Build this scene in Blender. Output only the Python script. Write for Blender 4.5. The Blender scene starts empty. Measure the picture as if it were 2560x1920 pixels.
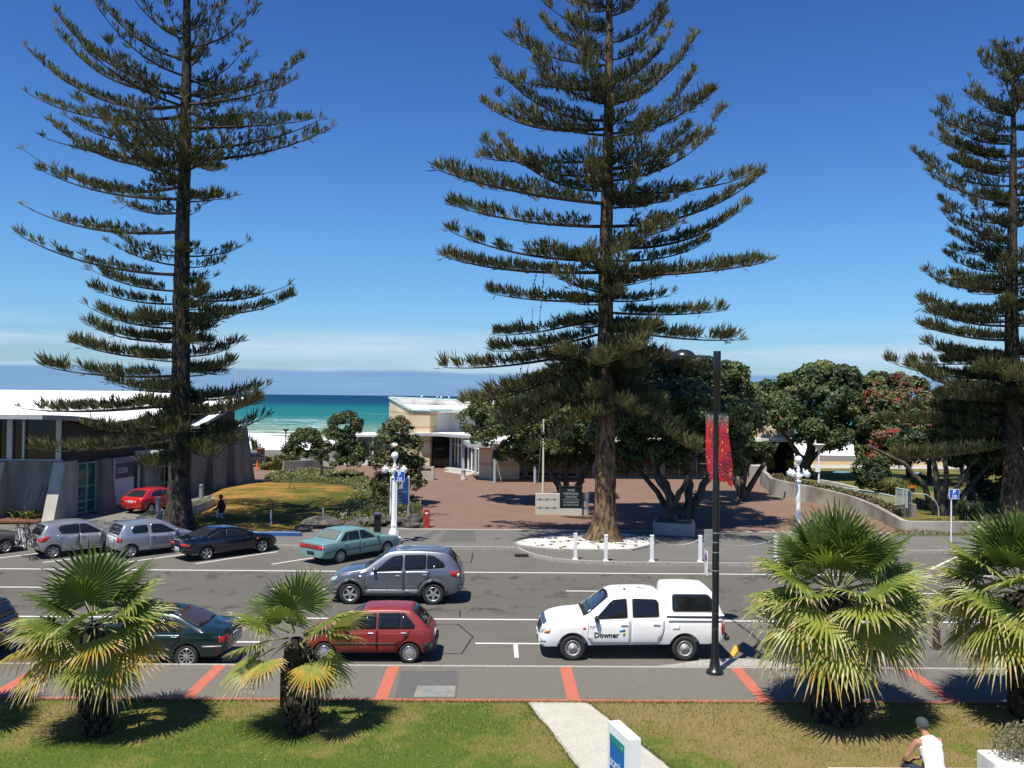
import bpy, bmesh, math, random
import numpy as np
from mathutils import Vector, Matrix
from mathutils.bvhtree import BVHTree
from mathutils.geometry import delaunay_2d_cdt
R = math.radians
PI = math.pi
scene = bpy.context.scene
COL = scene.collection
# ------------------------------------------------------------------ camera model
CAM_H = 7.2
FPX = 2145.0                     # focal length in pixels of the 2560 px wide photograph
YAW, PITCH, ROLL = R(1.0), R(0.86), R(0.63)
_F = Vector((math.sin(YAW)*math.cos(PITCH), math.cos(YAW)*math.cos(PITCH), math.sin(PITCH)))
_r0 = Vector((math.cos(YAW), -math.sin(YAW), 0))
_u0 = _r0.cross(_F)
CR = _r0*math.cos(ROLL) + _u0*math.sin(ROLL)
CU = _u0*math.cos(ROLL) - _r0*math.sin(ROLL)
CPOS = Vector((0, 0, CAM_H))
def ray(u, v):
    return _F + CR*((u-1280)/FPX) + CU*((960-v)/FPX)
def gp(u, v, z=0.0):
    d = ray(u, v)
    return CPOS + d*((z-CAM_H)/d.z)
def at(u, v, y):
    d = ray(u, v)
    return CPOS + d*(y/d.y)
# ------------------------------------------------------------------ materials
MATS = {}
def mat(name, col, rough=0.6, metal=0.0, spec=0.5, var=0.0, vscale=4.0, bump=0.0, bscale=40.0,
        col2=None, detail=4.0, coat=0.0, emit=None, trans=0.0, contrast=(0.35, 0.65), stretch=None):
    if name in MATS: return MATS[name]
    m = bpy.data.materials.new(name); m.use_nodes = True
    nt = m.node_tree; N = nt.nodes; L = nt.links
    b = N['Principled BSDF']
    b.inputs['Roughness'].default_value = rough
    b.inputs['Metallic'].default_value = metal
    b.inputs['Specular IOR Level'].default_value = spec
    b.inputs['Coat Weight'].default_value = coat
    b.inputs['Coat Roughness'].default_value = 0.04
    c = (col[0], col[1], col[2], 1)
    b.inputs['Base Color'].default_value = c
    tc = N.new('ShaderNodeTexCoord')
    src = tc.outputs['Object']
    if stretch:
        mp = N.new('ShaderNodeMapping'); mp.inputs['Scale'].default_value = stretch
        L.new(src, mp.inputs['Vector']); src = mp.outputs['Vector']
    if var > 0 or col2 is not None:
        n = N.new('ShaderNodeTexNoise'); n.inputs['Scale'].default_value = vscale; n.inputs['Detail'].default_value = detail
        L.new(src, n.inputs['Vector'])
        r = N.new('ShaderNodeValToRGB'); r.color_ramp.elements[0].position = contrast[0]; r.color_ramp.elements[1].position = contrast[1]
        if col2 is None:
            r.color_ramp.elements[0].color = (*[x*(1-var) for x in col[:3]], 1)
            r.color_ramp.elements[1].color = (*[min(1, x*(1+var)) for x in col[:3]], 1)
        else:
            r.color_ramp.elements[0].color = c; r.color_ramp.elements[1].color = (*col2[:3], 1)
        L.new(n.outputs['Fac'], r.inputs['Fac']); L.new(r.outputs['Color'], b.inputs['Base Color'])
    if bump > 0:
        n2 = N.new('ShaderNodeTexNoise'); n2.inputs['Scale'].default_value = bscale; n2.inputs['Detail'].default_value = 3
        L.new(src, n2.inputs['Vector'])
        bp = N.new('ShaderNodeBump'); bp.inputs['Strength'].default_value = bump; bp.inputs['Distance'].default_value = 0.02
        L.new(n2.outputs['Fac'], bp.inputs['Height']); L.new(bp.outputs['Normal'], b.inputs['Normal'])
    if trans > 0:
        t = N.new('ShaderNodeBsdfTranslucent'); mx = N.new('ShaderNodeMixShader'); mx.inputs[0].default_value = trans
        t.inputs['Color'].default_value = (min(1, col[0]*1.6), min(1, col[1]*1.6), col[2]*1.1, 1)
        o = N['Material Output']
        L.new(b.outputs[0], mx.inputs[1]); L.new(t.outputs[0], mx.inputs[2]); L.new(mx.outputs[0], o.inputs['Surface'])
    MATS[name] = m
    return m
# ------------------------------------------------------------------ mesh builder
class MB:
    def __init__(s): s.v = []; s.f = []; s.m = []; s.s = []
    def add(s, vs, fs, mi=0, sm=False):
        o = len(s.v); s.v.extend([tuple(x) for x in vs])
        for f in fs:
            s.f.append([i+o for i in f]); s.m.append(mi); s.s.append(sm)
        return s
    def box(s, c, d, mi=0, rz=0.0, bev=0.0, M=None):
        x, y, z = d[0]/2, d[1]/2, d[2]/2
        if bev > 0:
            b = bev; vs = []
            ring = lambda xx, yy, zz: [(-xx+b,-yy,zz),(xx-b,-yy,zz),(xx,-yy+b,zz),(xx,yy-b,zz),(xx-b,yy,zz),(-xx+b,yy,zz),(-xx,yy-b,zz),(-xx,-yy+b,zz)]
            vs = ring(x-b, y-b, -z)+ring(x, y, -z+b)+ring(x, y, z-b)+ring(x-b, y-b, z)
            fs = []
            for k in range(3):
                for i in range(8): fs.append([k*8+i, k*8+(i+1) % 8, (k+1)*8+(i+1) % 8, (k+1)*8+i])
            fs.append([7,6,5,4,3,2,1,0]); fs.append([24+i for i in range(8)])
        else:
            vs = [(-x,-y,-z),(x,-y,-z),(x,y,-z),(-x,y,-z),(-x,-y,z),(x,-y,z),(x,y,z),(-x,y,z)]
            fs = [[0,3,2,1],[4,5,6,7],[0,1,5,4],[1,2,6,5],[2,3,7,6],[3,0,4,7]]
        A = M if M is not None else Matrix.Translation(Vector(c)) @ Matrix.Rotation(rz, 4, 'Z')
        return s.add([A @ Vector(p) for p in vs], fs, mi)
    def prism(s, poly, z0, z1, mi=0, mtop=None):
        """vertical prism over an xy polygon (counter-clockwise)"""
        n = len(poly)
        a = sum(poly[i][0]*poly[(i+1) % n][1]-poly[(i+1) % n][0]*poly[i][1] for i in range(n))
        if a < 0: poly = poly[::-1]
        f0 = z0 if callable(z0) else (lambda x, y: z0)
        f1 = z1 if callable(z1) else (lambda x, y: z1)
        vs = [(p[0], p[1], f0(p[0], p[1])) for p in poly]+[(p[0], p[1], f1(p[0], p[1])) for p in poly]
        s.add(vs, [[i, (i+1) % n, n+(i+1) % n, n+i] for i in range(n)]+[list(range(n))[::-1]], mi)
        return s.add(vs, [[n+i for i in range(n)]], mi if mtop is None else mtop)
    def ext(s, poly, M, t, mi=0):
        """extrude 2D polygon (x,y) by thickness t along local z, placed by matrix M"""
        n = len(poly)
        a = sum(poly[i][0]*poly[(i+1) % n][1]-poly[(i+1) % n][0]*poly[i][1] for i in range(n))
        if a < 0: poly = poly[::-1]
        vs = [M @ Vector((p[0], p[1], 0)) for p in poly]+[M @ Vector((p[0], p[1], t)) for p in poly]
        fs = [[i, (i+1) % n, n+(i+1) % n, n+i] for i in range(n)]+[list(range(n))[::-1], [n+i for i in range(n)]]
        return s.add(vs, fs, mi)
    def tube(s, pts, rad, n=8, mi=0, caps=True, sm=True):
        pts = [Vector(p) for p in pts]; k = len(pts)
        rads = rad if hasattr(rad, '__len__') else [rad]*k
        vs = []; up = None
        for i, p in enumerate(pts):
            t = (pts[min(i+1, k-1)]-pts[max(i-1, 0)])
            t = t.normalized() if t.length > 1e-9 else Vector((0, 0, 1))
            if up is None:
                up = Vector((0, 0, 1)) if abs(t.z) < 0.95 else Vector((0, 1, 0))
            a = t.cross(up)
            if a.length < 1e-6: a = t.orthogonal()
            a.normalize(); b = a.cross(t).normalized(); up = b
            for j in range(n):
                th = 2*PI*j/n
                vs.append(p+(a*math.cos(th)+b*math.sin(th))*rads[i])
        fs = []
        for i in range(k-1):
            for j in range(n):
                fs.append([i*n+j, i*n+(j+1) % n, (i+1)*n+(j+1) % n, (i+1)*n+j])
        s.add(vs, fs, mi, sm)
        if caps:
            s.add(vs[:n], [list(range(n))[::-1]], mi); s.add(vs[-n:], [list(range(n))], mi)
        return s
    def lathe(s, prof, n=16, mi=0, c=(0, 0, 0), M=None, sm=True):
        """prof: (radius, z) from bottom to top; around local z"""
        vs = []; k = len(prof)
        A = M if M is not None else Matrix.Translation(Vector(c))
        for r, z in prof:
            for j in range(n):
                th = 2*PI*j/n; vs.append(A @ Vector((r*math.cos(th), r*math.sin(th), z)))
        fs = [[i*n+j, i*n+(j+1) % n, (i+1)*n+(j+1) % n, (i+1)*n+j] for i in range(k-1) for j in range(n)]
        s.add(vs, fs, mi, sm)
        if prof[0][0] > 1e-5: s.add(vs[:n], [list(range(n))[::-1]], mi)
        if prof[-1][0] > 1e-5: s.add(vs[-n:], [list(range(n))], mi)
        return s
    def ball(s, c, r, mi=0, n=14, k=9, sz=1.0):
        return s.lathe([(max(r*math.sin(PI*i/k), 0.0), -r*sz*math.cos(PI*i/k)) for i in range(k+1)], n, mi, c)
    def quadgrid(s, fn, nu, nv, mi=0, sm=True):
        vs = [fn(i/nu, j/nv) for j in range(nv+1) for i in range(nu+1)]
        fs = [[j*(nu+1)+i, j*(nu+1)+i+1, (j+1)*(nu+1)+i+1, (j+1)*(nu+1)+i] for j in range(nv) for i in range(nu)]
        return s.add(vs, fs, mi, sm)
    def mesh(s, name):
        me = bpy.data.meshes.new(name)
        me.from_pydata(s.v, [], s.f)
        me.polygons.foreach_set('material_index', s.m)
        me.polygons.foreach_set('use_smooth', s.s)
        me.update()
        return me
def link(name, me, mats, parent=None, loc=None, rz=None):
    o = bpy.data.objects.new(name, me); COL.objects.link(o)
    if me is not None:
        for m in (mats if isinstance(mats, (list, tuple)) else [mats]): me.materials.append(m)
    if parent is not None: o.parent = parent
    if loc is not None: o.location = loc
    if rz is not None: o.rotation_euler = (0, 0, rz)
    return o
def obj(name, mb, mats, parent=None, loc=None, rz=None):
    return link(name, mb.mesh(name), mats, parent, loc, rz)
def tag(o, label=None, cat=None, group=None, kind=None):
    if label: o['label'] = label
    if cat: o['category'] = cat
    if group: o['group'] = group
    if kind: o['kind'] = kind
    return o
def thing(name, label, cat, loc=(0, 0, 0), rz=0.0, group=None):
    o = bpy.data.objects.new(name, None); COL.objects.link(o)
    o.empty_display_size = 0.1
    o.location = loc; o.rotation_euler = (0, 0, rz)
    return tag(o, label, cat, group)
def struct(name, mb, mats, parent=None):
    o = obj(name, mb, mats, parent)
    if parent is None: o['kind'] = 'structure'
    return o
def copy_tree(o, parent=None, kids=None):
    c = o.copy(); COL.objects.link(c)
    if parent is not None: c.parent = parent
    for ch in list(o.children): copy_tree(ch, c)
    return c
def text_mesh(txt, size, M, depth=0.006, align='LEFT', bold=0.0, sx=1.0, spacing=1.0):
    cu = bpy.data.curves.new('lettering', 'FONT'); cu.body = txt; cu.size = size; cu.extrude = depth/2
    cu.align_x = align; cu.offset = bold; cu.space_character = spacing
    cu.resolution_u = 3
    ob = bpy.data.objects.new('lettering', cu); COL.objects.link(ob)
    dg = bpy.context.evaluated_depsgraph_get()
    me = bpy.data.meshes.new_from_object(ob.evaluated_get(dg))
    bpy.data.objects.remove(ob); bpy.data.curves.remove(cu)
    me.transform(M @ Matrix.Diagonal((sx, 1, 1, 1)))
    return me
def text(name, txt, size, M, m, parent=None, **k):
    me = text_mesh(txt, size, M, **k); me.materials.clear()
    return link(name, me, m, parent)
def face_matrix(o, xdir, up=(0, 0, 1)):
    """local x = xdir, local y = up, local z = outward normal"""
    x = Vector(xdir).normalized(); u = Vector(up); z = x.cross(u).normalized(); y = z.cross(x)
    return Matrix(((x.x, y.x, z.x, o[0]), (x.y, y.y, z.y, o[1]), (x.z, y.z, z.z, o[2]), (0, 0, 0, 1)))
def lerp(a, b, t): return a+(b-a)*t
def interp(x, pts):
    if x <= pts[0][0]: return pts[0][1]
    for (x0, y0), (x1, y1) in zip(pts, pts[1:]):
        if x <= x1: return y0+(y1-y0)*(x-x0)/(x1-x0)
    return pts[-1][1]
def pchip(pts):
    """monotone cubic through points, returns a function"""
    xs = [p[0] for p in pts]; ys = [p[1] for p in pts]; n = len(xs)
    h = [xs[i+1]-xs[i] for i in range(n-1)]; d = [(ys[i+1]-ys[i])/h[i] for i in range(n-1)]
    m = [0.0]*n
    m[0] = d[0]; m[-1] = d[-1]
    for i in range(1, n-1):
        if d[i-1]*d[i] <= 0: m[i] = 0
        else:
            w1 = 2*h[i]+h[i-1]; w2 = h[i]+2*h[i-1]
            m[i] = (w1+w2)/(w1/d[i-1]+w2/d[i])
    def f(x):
        if x <= xs[0]: return ys[0]
        if x >= xs[-1]: return ys[-1]
        i = 0
        while x > xs[i+1]: i += 1
        t = (x-xs[i])/h[i]; t2 = t*t; t3 = t2*t
        return (2*t3-3*t2+1)*ys[i]+(t3-2*t2+t)*h[i]*m[i]+(-2*t3+3*t2)*ys[i+1]+(t3-t2)*h[i]*m[i+1]
    return f
# ------------------------------------------------------------------ node helpers for the ground materials
def nodes(name):
    m = bpy.data.materials.new(name); m.use_nodes = True
    return m, m.node_tree.nodes, m.node_tree.links, m.node_tree.nodes['Principled BSDF']
class NT:
    """tiny helper that writes shader node chains"""
    def __init__(s, m):
        s.N = m.node_tree.nodes; s.L = m.node_tree.links; s.tc = s.N.new('ShaderNodeTexCoord')
        s.sep = s.N.new('ShaderNodeSeparateXYZ'); s.L.new(s.tc.outputs['Object'], s.sep.inputs[0])
    def noise(s, scale, detail=4, stretch=None, rough=0.5):
        n = s.N.new('ShaderNodeTexNoise'); n.inputs['Scale'].default_value = scale; n.inputs['Detail'].default_value = detail
        n.inputs['Roughness'].default_value = rough
        src = s.tc.outputs['Object']
        if stretch:
            mp = s.N.new('ShaderNodeMapping'); mp.inputs['Scale'].default_value = stretch; s.L.new(src, mp.inputs[0]); src = mp.outputs[0]
        s.L.new(src, n.inputs['Vector']); return n.outputs['Fac']
    def math(s, op, a, b=None, c=None, clamp=False):
        n = s.N.new('ShaderNodeMath'); n.operation = op; n.use_clamp = clamp
        for i, x in enumerate((a, b, c)):
            if x is None: continue
            if isinstance(x, (int, float)): n.inputs[i].default_value = x
            else: s.L.new(x, n.inputs[i])
        return n.outputs[0]
    def ramp(s, fac, stops, mode='LINEAR'):
        r = s.N.new('ShaderNodeValToRGB'); cr = r.color_ramp; cr.interpolation = mode
        while len(cr.elements) < len(stops): cr.elements.new(0.5)
        for e, (p, c) in zip(cr.elements, stops):
            e.position = p; e.color = (*c[:3], 1) if hasattr(c, '__len__') else (c, c, c, 1)
        s.L.new(fac, r.inputs[0]); return r.outputs['Color']
    def mix(s, fac, a, b, mode='MIX'):
        n = s.N.new('ShaderNodeMix'); n.data_type = 'RGBA'; n.blend_type = mode
        for k, x in (('Factor', fac), ('A', a), ('B', b)):
            i = [q for q in n.inputs if q.name == k and q.type == ('VALUE' if k == 'Factor' else 'RGBA')][0]
            if isinstance(x, (int, float)): i.default_value = x
            elif isinstance(x, (tuple, list)): i.default_value = (*x[:3], 1)
            else: s.L.new(x, i)
        return [q for q in n.outputs if q.type == 'RGBA'][0]
    def band(s, x, a, b, soft):
        """1 inside a..b, falling to 0 over soft"""
        lo = s.N.new('ShaderNodeMapRange'); lo.interpolation_type = 'SMOOTHSTEP'
        lo.inputs['From Min'].default_value = a-soft; lo.inputs['From Max'].default_value = a+soft; s.L.new(x, lo.inputs['Value'])
        hi = s.N.new('ShaderNodeMapRange'); hi.interpolation_type = 'SMOOTHSTEP'
        hi.inputs['From Min'].default_value = b-soft; hi.inputs['From Max'].default_value = b+soft
        hi.inputs['To Min'].default_value = 1; hi.inputs['To Max'].default_value = 0; s.L.new(x, hi.inputs['Value'])
        return s.math('MULTIPLY', lo.outputs[0], hi.outputs[0])
    def bump(s, bsdf, h, strength, dist=0.02):
        b = s.N.new('ShaderNodeBump'); b.inputs['Strength'].default_value = strength; b.inputs['Distance'].default_value = dist
        s.L.new(h, b.inputs['Height']); s.L.new(b.outputs[0], bsdf.inputs['Normal'])
def asphalt(name, c, scuffs=False, patch=0.12):
    m, N, L, b = nodes(name); t = NT(m)
    fine = t.noise(120, 2); mid = t.noise(6, 5); big = t.noise(0.35, 3)
    col = t.ramp(mid, [(0.3, [x*0.88 for x in c]), (0.7, [x*1.1 for x in c])])
    col = t.mix(t.math('MULTIPLY', t.ramp(big, [(0.4, 0.0), (0.62, 1.0)]), patch*3), col, [x*0.72 for x in c])
    col = t.mix(0.45, col, t.ramp(fine, [(0.35, [x*0.6 for x in c]), (0.65, [x*1.45 for x in c])]))
    if scuffs:
        y = t.sep.outputs['Y']
        stk = t.noise(1.0, 5, (0.05, 1.5, 1), 0.6); col = t.mix(t.math('MULTIPLY', t.ramp(stk, [(0.42, 0.0), (0.62, 1.0)]), 0.35), col, [x*0.72 for x in c])
        lanes = t.math('ADD', t.band(y, 33.6, 35.0, 0.6), t.math('ADD', t.band(y, 28.8, 29.6, 0.5), t.math('MULTIPLY', t.band(y, 30.9, 32.6, 0.5), 0.75)))
        sc = t.noise(1.7, 9, (0.55, 0.5, 1), 0.78)
        k = t.math('MULTIPLY', t.math('MULTIPLY', lanes, 0.88, clamp=True), t.ramp(sc, [(0.535, 0.0), (0.560, 1.0)]))
        col = t.mix(k, col, [x*0.2 for x in c])
        wear = t.math('MULTIPLY', t.band(y, 28.3, 34.9, 0.4), 0.38)
        col = t.mix(wear, col, [x*0.62 for x in c])
        oil = t.math('MULTIPLY', t.band(y, 23.2, 27.0, 0.6), t.math('MULTIPLY', t.ramp(t.noise(0.55, 5, (0.5, 1, 1)), [(0.52, 0.0), (0.7, 1.0)]), 0.35))
        col = t.mix(oil, col, [x*0.5 for x in c])
    L.new(col, b.inputs['Base Color']); b.inputs['Roughness'].default_value = 0.85; b.inputs['Specular IOR Level'].default_value = 0.3
    t.bump(b, fine, 0.25, 0.01)
    return m
M_ROAD = asphalt('asphalt_road', (0.124, 0.116, 0.10), True, 0.2)
M_PATH = asphalt('asphalt_path', (0.132, 0.124, 0.106), False, 0.06)
M_FPATH = asphalt('asphalt_far_path', (0.135, 0.13, 0.12), False, 0.2)
def line_paint():
    m, N, L, b = nodes('road_paint'); t = NT(m)
    n = t.noise(22, 5); L.new(t.ramp(n, [(0.36, (0.30, 0.295, 0.28)), (0.47, (0.70, 0.70, 0.68))]), b.inputs['Base Color']); b.inputs['Roughness'].default_value = 0.7
    return m
M_LINE = line_paint()
M_KERB = mat('kerb_concrete', (0.30, 0.285, 0.25), 0.85, var=0.18, vscale=9, bump=0.3, bscale=60)
def coral():
    m, N, L, b = nodes('coral_paint'); t = NT(m)
    n = t.noise(14, 5); f = t.noise(110, 2)
    c = t.mix(0.3, t.ramp(n, [(0.3, (0.33, 0.085, 0.05)), (0.7, (0.46, 0.13, 0.08))]), t.ramp(f, [(0.3, (0.25, 0.07, 0.045)), (0.7, (0.55, 0.17, 0.11))]))
    L.new(c, b.inputs['Base Color']); b.inputs['Roughness'].default_value = 0.85; return m
M_CORAL = coral()
# ---- ground sheet
g = MB()
xs = [-400, -60, -30, 0, 30, 60, 400]; ys = [(-60, -0.03), (112, -0.03), (118, -0.4), (150, -3.2), (210, -7.0), (260, -9.0)]
vs = [(x, y, z) for y, z in ys for x in xs]
g.add(vs, [[j*7+i, j*7+i+1, (j+1)*7+i+1, (j+1)*7+i] for j in range(5) for i in range(6)], 0, True)
def ground_mat():
    m, N, L, b = nodes('ground_earth'); t = NT(m)
    n = t.noise(0.6, 6); f = t.noise(14, 4); y = t.sep.outputs['Y']
    dry = t.ramp(n, [(0.35, (0.12, 0.115, 0.045)), (0.65, (0.21, 0.165, 0.075))])
    shing = t.ramp(f, [(0.3, (0.085, 0.08, 0.068)), (0.7, (0.155, 0.145, 0.12))])
    k = t.N.new('ShaderNodeMapRange'); k.inputs['From Min'].default_value = 95; k.inputs['From Max'].default_value = 100; L.new(t.math('ADD', y, t.math('MULTIPLY', n, 6)), k.inputs['Value'])
    L.new(t.mix(k.outputs[0], dry, shing), b.inputs['Base Color']); b.inputs['Roughness'].default_value = 0.95
    t.bump(b, f, 0.4, 0.05); return m
struct('ground', g, ground_mat())
# ---- road
road = MB(); road.add([(-90, 22.75, 0), (90, 22.75, 0), (90, 40.42, 0), (-90, 40.42, 0)], [[0, 1, 2, 3]])
struct('road', road, M_ROAD)
ln = MB()
def strip(x0, x1, y, w, z=0.004): ln.add([(x0, y-w/2, z), (x1, y-w/2, z), (x1, y+w/2, z), (x0, y+w/2, z)], [[0, 1, 2, 3]])
def seg(a, b, w, z=0.004):
    a = Vector((a[0], a[1], 0)); b = Vector((b[0], b[1], 0)); d = (b-a).normalized(); n = Vector((-d.y, d.x, 0))*w/2; k = Vector((0, 0, z))
    ln.add([a-n+k, b-n+k, b+n+k, a+n+k], [[0, 1, 2, 3]])
strip(-80, 80, 27.85, 0.11); strip(-80, 80, 35.27, 0.12)
for k in range(-8, 9):
    x0 = -8.35+11.0*k
    strip(x0, x0+3.3, 32.0, 0.11)
for x0, x1 in ((-0.55, 2.2), (-9.7, -6.8), (-18.5, -15.8), (8.5, 11.0), (17.0, 19.5)):
    strip(x0, x1, 25.15, 0.11)
    seg(((x0+x1)/2-0.2, 25.09), ((x0+x1)/2-0.2, 23.8), 0.12)
for k in range(-5, 2):
    if k < 1: seg((-9.45+3.2*k, 36.62), (-6.75+3.2*k, 39.55), 0.11)
for k in range(4): seg((15.5+3.2*k, 36.62), (18.2+3.2*k, 39.55), 0.11)
struct('road_markings', ln, M_LINE)
tar = MB()
def tarseg(pts, w):
    for a, b in zip(pts, pts[1:]):
        a = Vector((*a, 0)); b = Vector((*b, 0)); d = (b-a).normalized(); n = Vector((-d.y, d.x, 0))*w/2; k = Vector((0, 0, 0.003))
        a = a-d*w/2; b = b+d*w/2
        tar.add([a-n+k, b-n+k, b+n+k, a+n+k], [[0, 1, 2, 3]])
P2 = lambda u, v: gp(u, v)[:2]
tarseg([P2(1070, 1561), P2(1145, 1561), P2(1182, 1592), P2(1154, 1634), P2(1092, 1634)], 0.06)
tarseg([P2(1070, 1526), P2(1150, 1527), P2(1150, 1543)], 0.06)
tarseg([P2(1182, 1384), P2(1178, 1406), P2(1120, 1405)], 0.07)
tarseg([P2(1073, 1660), P2(1075, 1669)], 0.06); tarseg([P2(884, 1660), P2(887, 1669)], 0.06)
struct('road_seams', tar, mat('bitumen', (0.035, 0.035, 0.036), 0.6, var=0.2))
# ---- near footpath with kerb
fp = MB(); fp.add([(-90, 20.0, 0.12), (90, 20.0, 0.12), (90, 22.62, 0.12), (-90, 22.62, 0.12)], [[0, 1, 2, 3]])
struct('footpath', fp, M_PATH)
kb = MB(); kb.box((0, 22.685, 0.055), (180, 0.13, 0.14), bev=0.02)
# small kerb nib round the lamp post
nib = [(4.35, 22.76), (4.9, 22.95), (5.6, 23.25), (6.4, 23.45), (7.2, 23.4), (7.75, 23.1), (7.95, 22.76)]
kb.prism(nib, -0.02, 0.126)
struct('kerb', kb, M_KERB)
yk = MB(); a = gp(1822, 1642); b = gp(1842, 1616)
yk.prism([gp(1823, 1643)[:2], gp(1835, 1643)[:2], gp(1852, 1618)[:2], gp(1836, 1616)[:2]], 0, 0.03)
o = obj('kerb_marker', yk, mat('yellow_paint', (0.75, 0.36, 0.03), 0.6, var=0.12)); tag(o, 'yellow painted wedge on the kerb behind the white utility truck', 'marker')
bd = MB()
for k in range(-16, 17):
    x = -2.62+4.5*k
    bd.add([(x-0.15, 20.2, 0.124), (x+0.15, 20.2, 0.124), (x+0.15, 22.6, 0.124), (x-0.15, 22.6, 0.124)], [[0, 1, 2, 3]])
bd.add([(-90, 20.0, 0.124), (90, 20.0, 0.124), (90, 20.2, 0.124), (-90, 20.2, 0.124)], [[0, 1, 2, 3]])
struct('footpath_bands', bd, M_CORAL)
ac = MB()
q = [gp(1033, 1743, .12), gp(1136, 1743, .12), gp(1139, 1715, .12), gp(1044, 1715, .12)]
ac.add([(p.x, p.y, 0.126) for p in q], [[0, 1, 2, 3]])
q = [gp(1054, 1741, .12), gp(1118, 1741, .12), gp(1121, 1717, .12), gp(1060, 1717, .12)]
ac.add([(p.x, p.y, 0.130) for p in q], [[0, 1, 2, 3]], 1)
o = struct('access_cover', ac, [mat('cover_frame', (0.205, 0.195, 0.16), 0.85, var=0.15), mat('cover_plate', (0.185, 0.188, 0.188), 0.8, var=0.15)])
# patched darker slab between the bands
pt = MB(); q = [gp(985, 1751, .12), gp(1140, 1752, .12), gp(1150, 1677, .12), gp(1003, 1677, .12)]
pt.add([(p.x, p.y, 0.1225) for p in q], [[0, 1, 2, 3]])
struct('footpath_patch', pt, asphalt('asphalt_patch', (0.098, 0.096, 0.092), False, 0.05))
# ---- hotel lawn
def grass(name, lush, dry, bias=0.0, gradient=None, scale=0.5, daisies=False, k=0.42):
    m, N, L, b = nodes(name); t = NT(m)
    n = t.noise(scale, 6, None, 0.6); n2 = t.noise(scale*5, 4); f = t.noise(45, 3, (1, 2.2, 1)); f2 = t.noise(160, 2)
    v = t.math('ADD', t.math('MULTIPLY', n, 0.7), t.math('MULTIPLY', n2, 0.3))
    if gradient: v = t.math('ADD', v, gradient(t))
    v = t.math('ADD', v, bias)
    col = t.ramp(v, [(0.40, lush[0]), (0.47, lush[1]), (0.53, dry[0]), (0.62, dry[1])])
    col = t.mix(k, col, t.mix(0.6, col, t.ramp(f, [(0.35, (0.0, 0.0, 0.0)), (0.7, (1, 1, 0.8))]), 'OVERLAY'))
    col = t.mix(0.35, col, t.mix(0.7, col, t.ramp(f2, [(0.35, (0.0, 0.0, 0.0)), (0.68, (1, 1, 0.85))]), 'OVERLAY'))
    if daisies:
        vo = t.N.new('ShaderNodeTexVoronoi'); vo.inputs['Scale'].default_value = 7.0; L.new(t.tc.outputs['Object'], vo.inputs['Vector'])
        dz = t.math('LESS_THAN', vo.outputs['Distance'], 0.09)
        pk = t.ramp(t.noise(0.8, 3), [(0.5, 0.0), (0.6, 1.0)])
        col = t.mix(t.math('MULTIPLY', dz, pk), col, (0.6, 0.6, 0.55))
    L.new(col, b.inputs['Base Color']); b.inputs['Roughness'].default_value = 1.0; b.inputs['Specular IOR Level'].default_value = 0.1
    t.bump(b, t.math('ADD', f, f2), 0.7, 0.05)
    return m
def lawn_grad(t):
    x = t.sep.outputs['X']; y = t.sep.outputs['Y']
    r = t.N.new('ShaderNodeMapRange'); r.inputs['From Min'].default_value = 0.5; r.inputs['From Max'].default_value = 4.5
    r.inputs['To Min'].default_value = -0.045; r.inputs['To Max'].default_value = 0.125; t.L.new(x, r.inputs['Value'])
    q = t.N.new('ShaderNodeMapRange'); q.inputs['From Min'].default_value = 16; q.inputs['From Max'].default_value = 20.2
    q.inputs['To Min'].default_value = -0.09; q.inputs['To Max'].default_value = 0.075; t.L.new(y, q.inputs['Value'])
    s = t.N.new('ShaderNodeMapRange'); s.inputs['From Min'].default_value = 5.5; s.inputs['From Max'].default_value = 9
    s.inputs['To Min'].default_value = 0.0; s.inputs['To Max'].default_value = -0.07; t.L.new(x, s.inputs['Value'])
    return t.math('ADD', t.math('ADD', r.outputs[0], q.outputs[0]), s.outputs[0])
LUSH = ((0.105, 0.165, 0.028), (0.18, 0.205, 0.045)); DRY = ((0.245, 0.21, 0.07), (0.30, 0.23, 0.11))
random.seed(3)
lw = MB(); nx, ny = 120, 24
def lz(x, y): return 0.125+0.035*math.sin(x*0.9+1)*math.sin(y*0.8)*min(1, (20-y)/1.5)+0.02*math.sin(x*3.1+y*2.3)*min(1, (20-y)/1.0)*0.4
lw.quadgrid(lambda a, b: (-30+60*a, 3+17*b, lz(-30+60*a, 3+17*b)), nx, ny)
struct('lawn', lw, grass('lawn_grass', LUSH, DRY, 0.0, lawn_grad, 0.45, True))
# ragged grass blades, thickest along the path edges and the footpath edge
def blades(name, pts, m, h=(0.03, 0.075), w=0.007, lab=None):
    rng = np.random.default_rng(5); n = len(pts)
    P = np.array(pts); th = rng.uniform(0, 2*PI, n); H = rng.uniform(h[0], h[1], n); lean = rng.normal(0, 0.45, (n, 2))
    dx = np.cos(th)*w; dy = np.sin(th)*w
    a = P+np.stack([dx, dy, np.zeros(n)], 1); b = P-np.stack([dx, dy, np.zeros(n)], 1)
    c = P+np.stack([lean[:, 0]*H, lean[:, 1]*H, H], 1)
    V = np.stack([a, b, c], 1).reshape(-1, 3)
    me = bpy.data.meshes.new(name); me.from_pydata(V.tolist(), [], [[3*i, 3*i+1, 3*i+2] for i in range(n)])
    mi = rng.integers(0, len(m), n); me.polygons.foreach_set('material_index', mi.tolist())
    o = link(name, me, m); tag(o, lab, 'grass', kind='stuff'); return o
def pathx(y): return (0.83+(19.75-y)*0.245, 2.22+(19.75-y)*0.35)
pts = []
rr = random.Random(9)
while len(pts) < 42000:
    y = 13.5+6.55*math.sqrt(rr.random()); x = rr.uniform(-11.5, 13)
    l, r_ = pathx(y)
    if l-0.02 < x < r_+0.02: continue
    pts.append((x, y, lz(x, y)-0.004))
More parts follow.
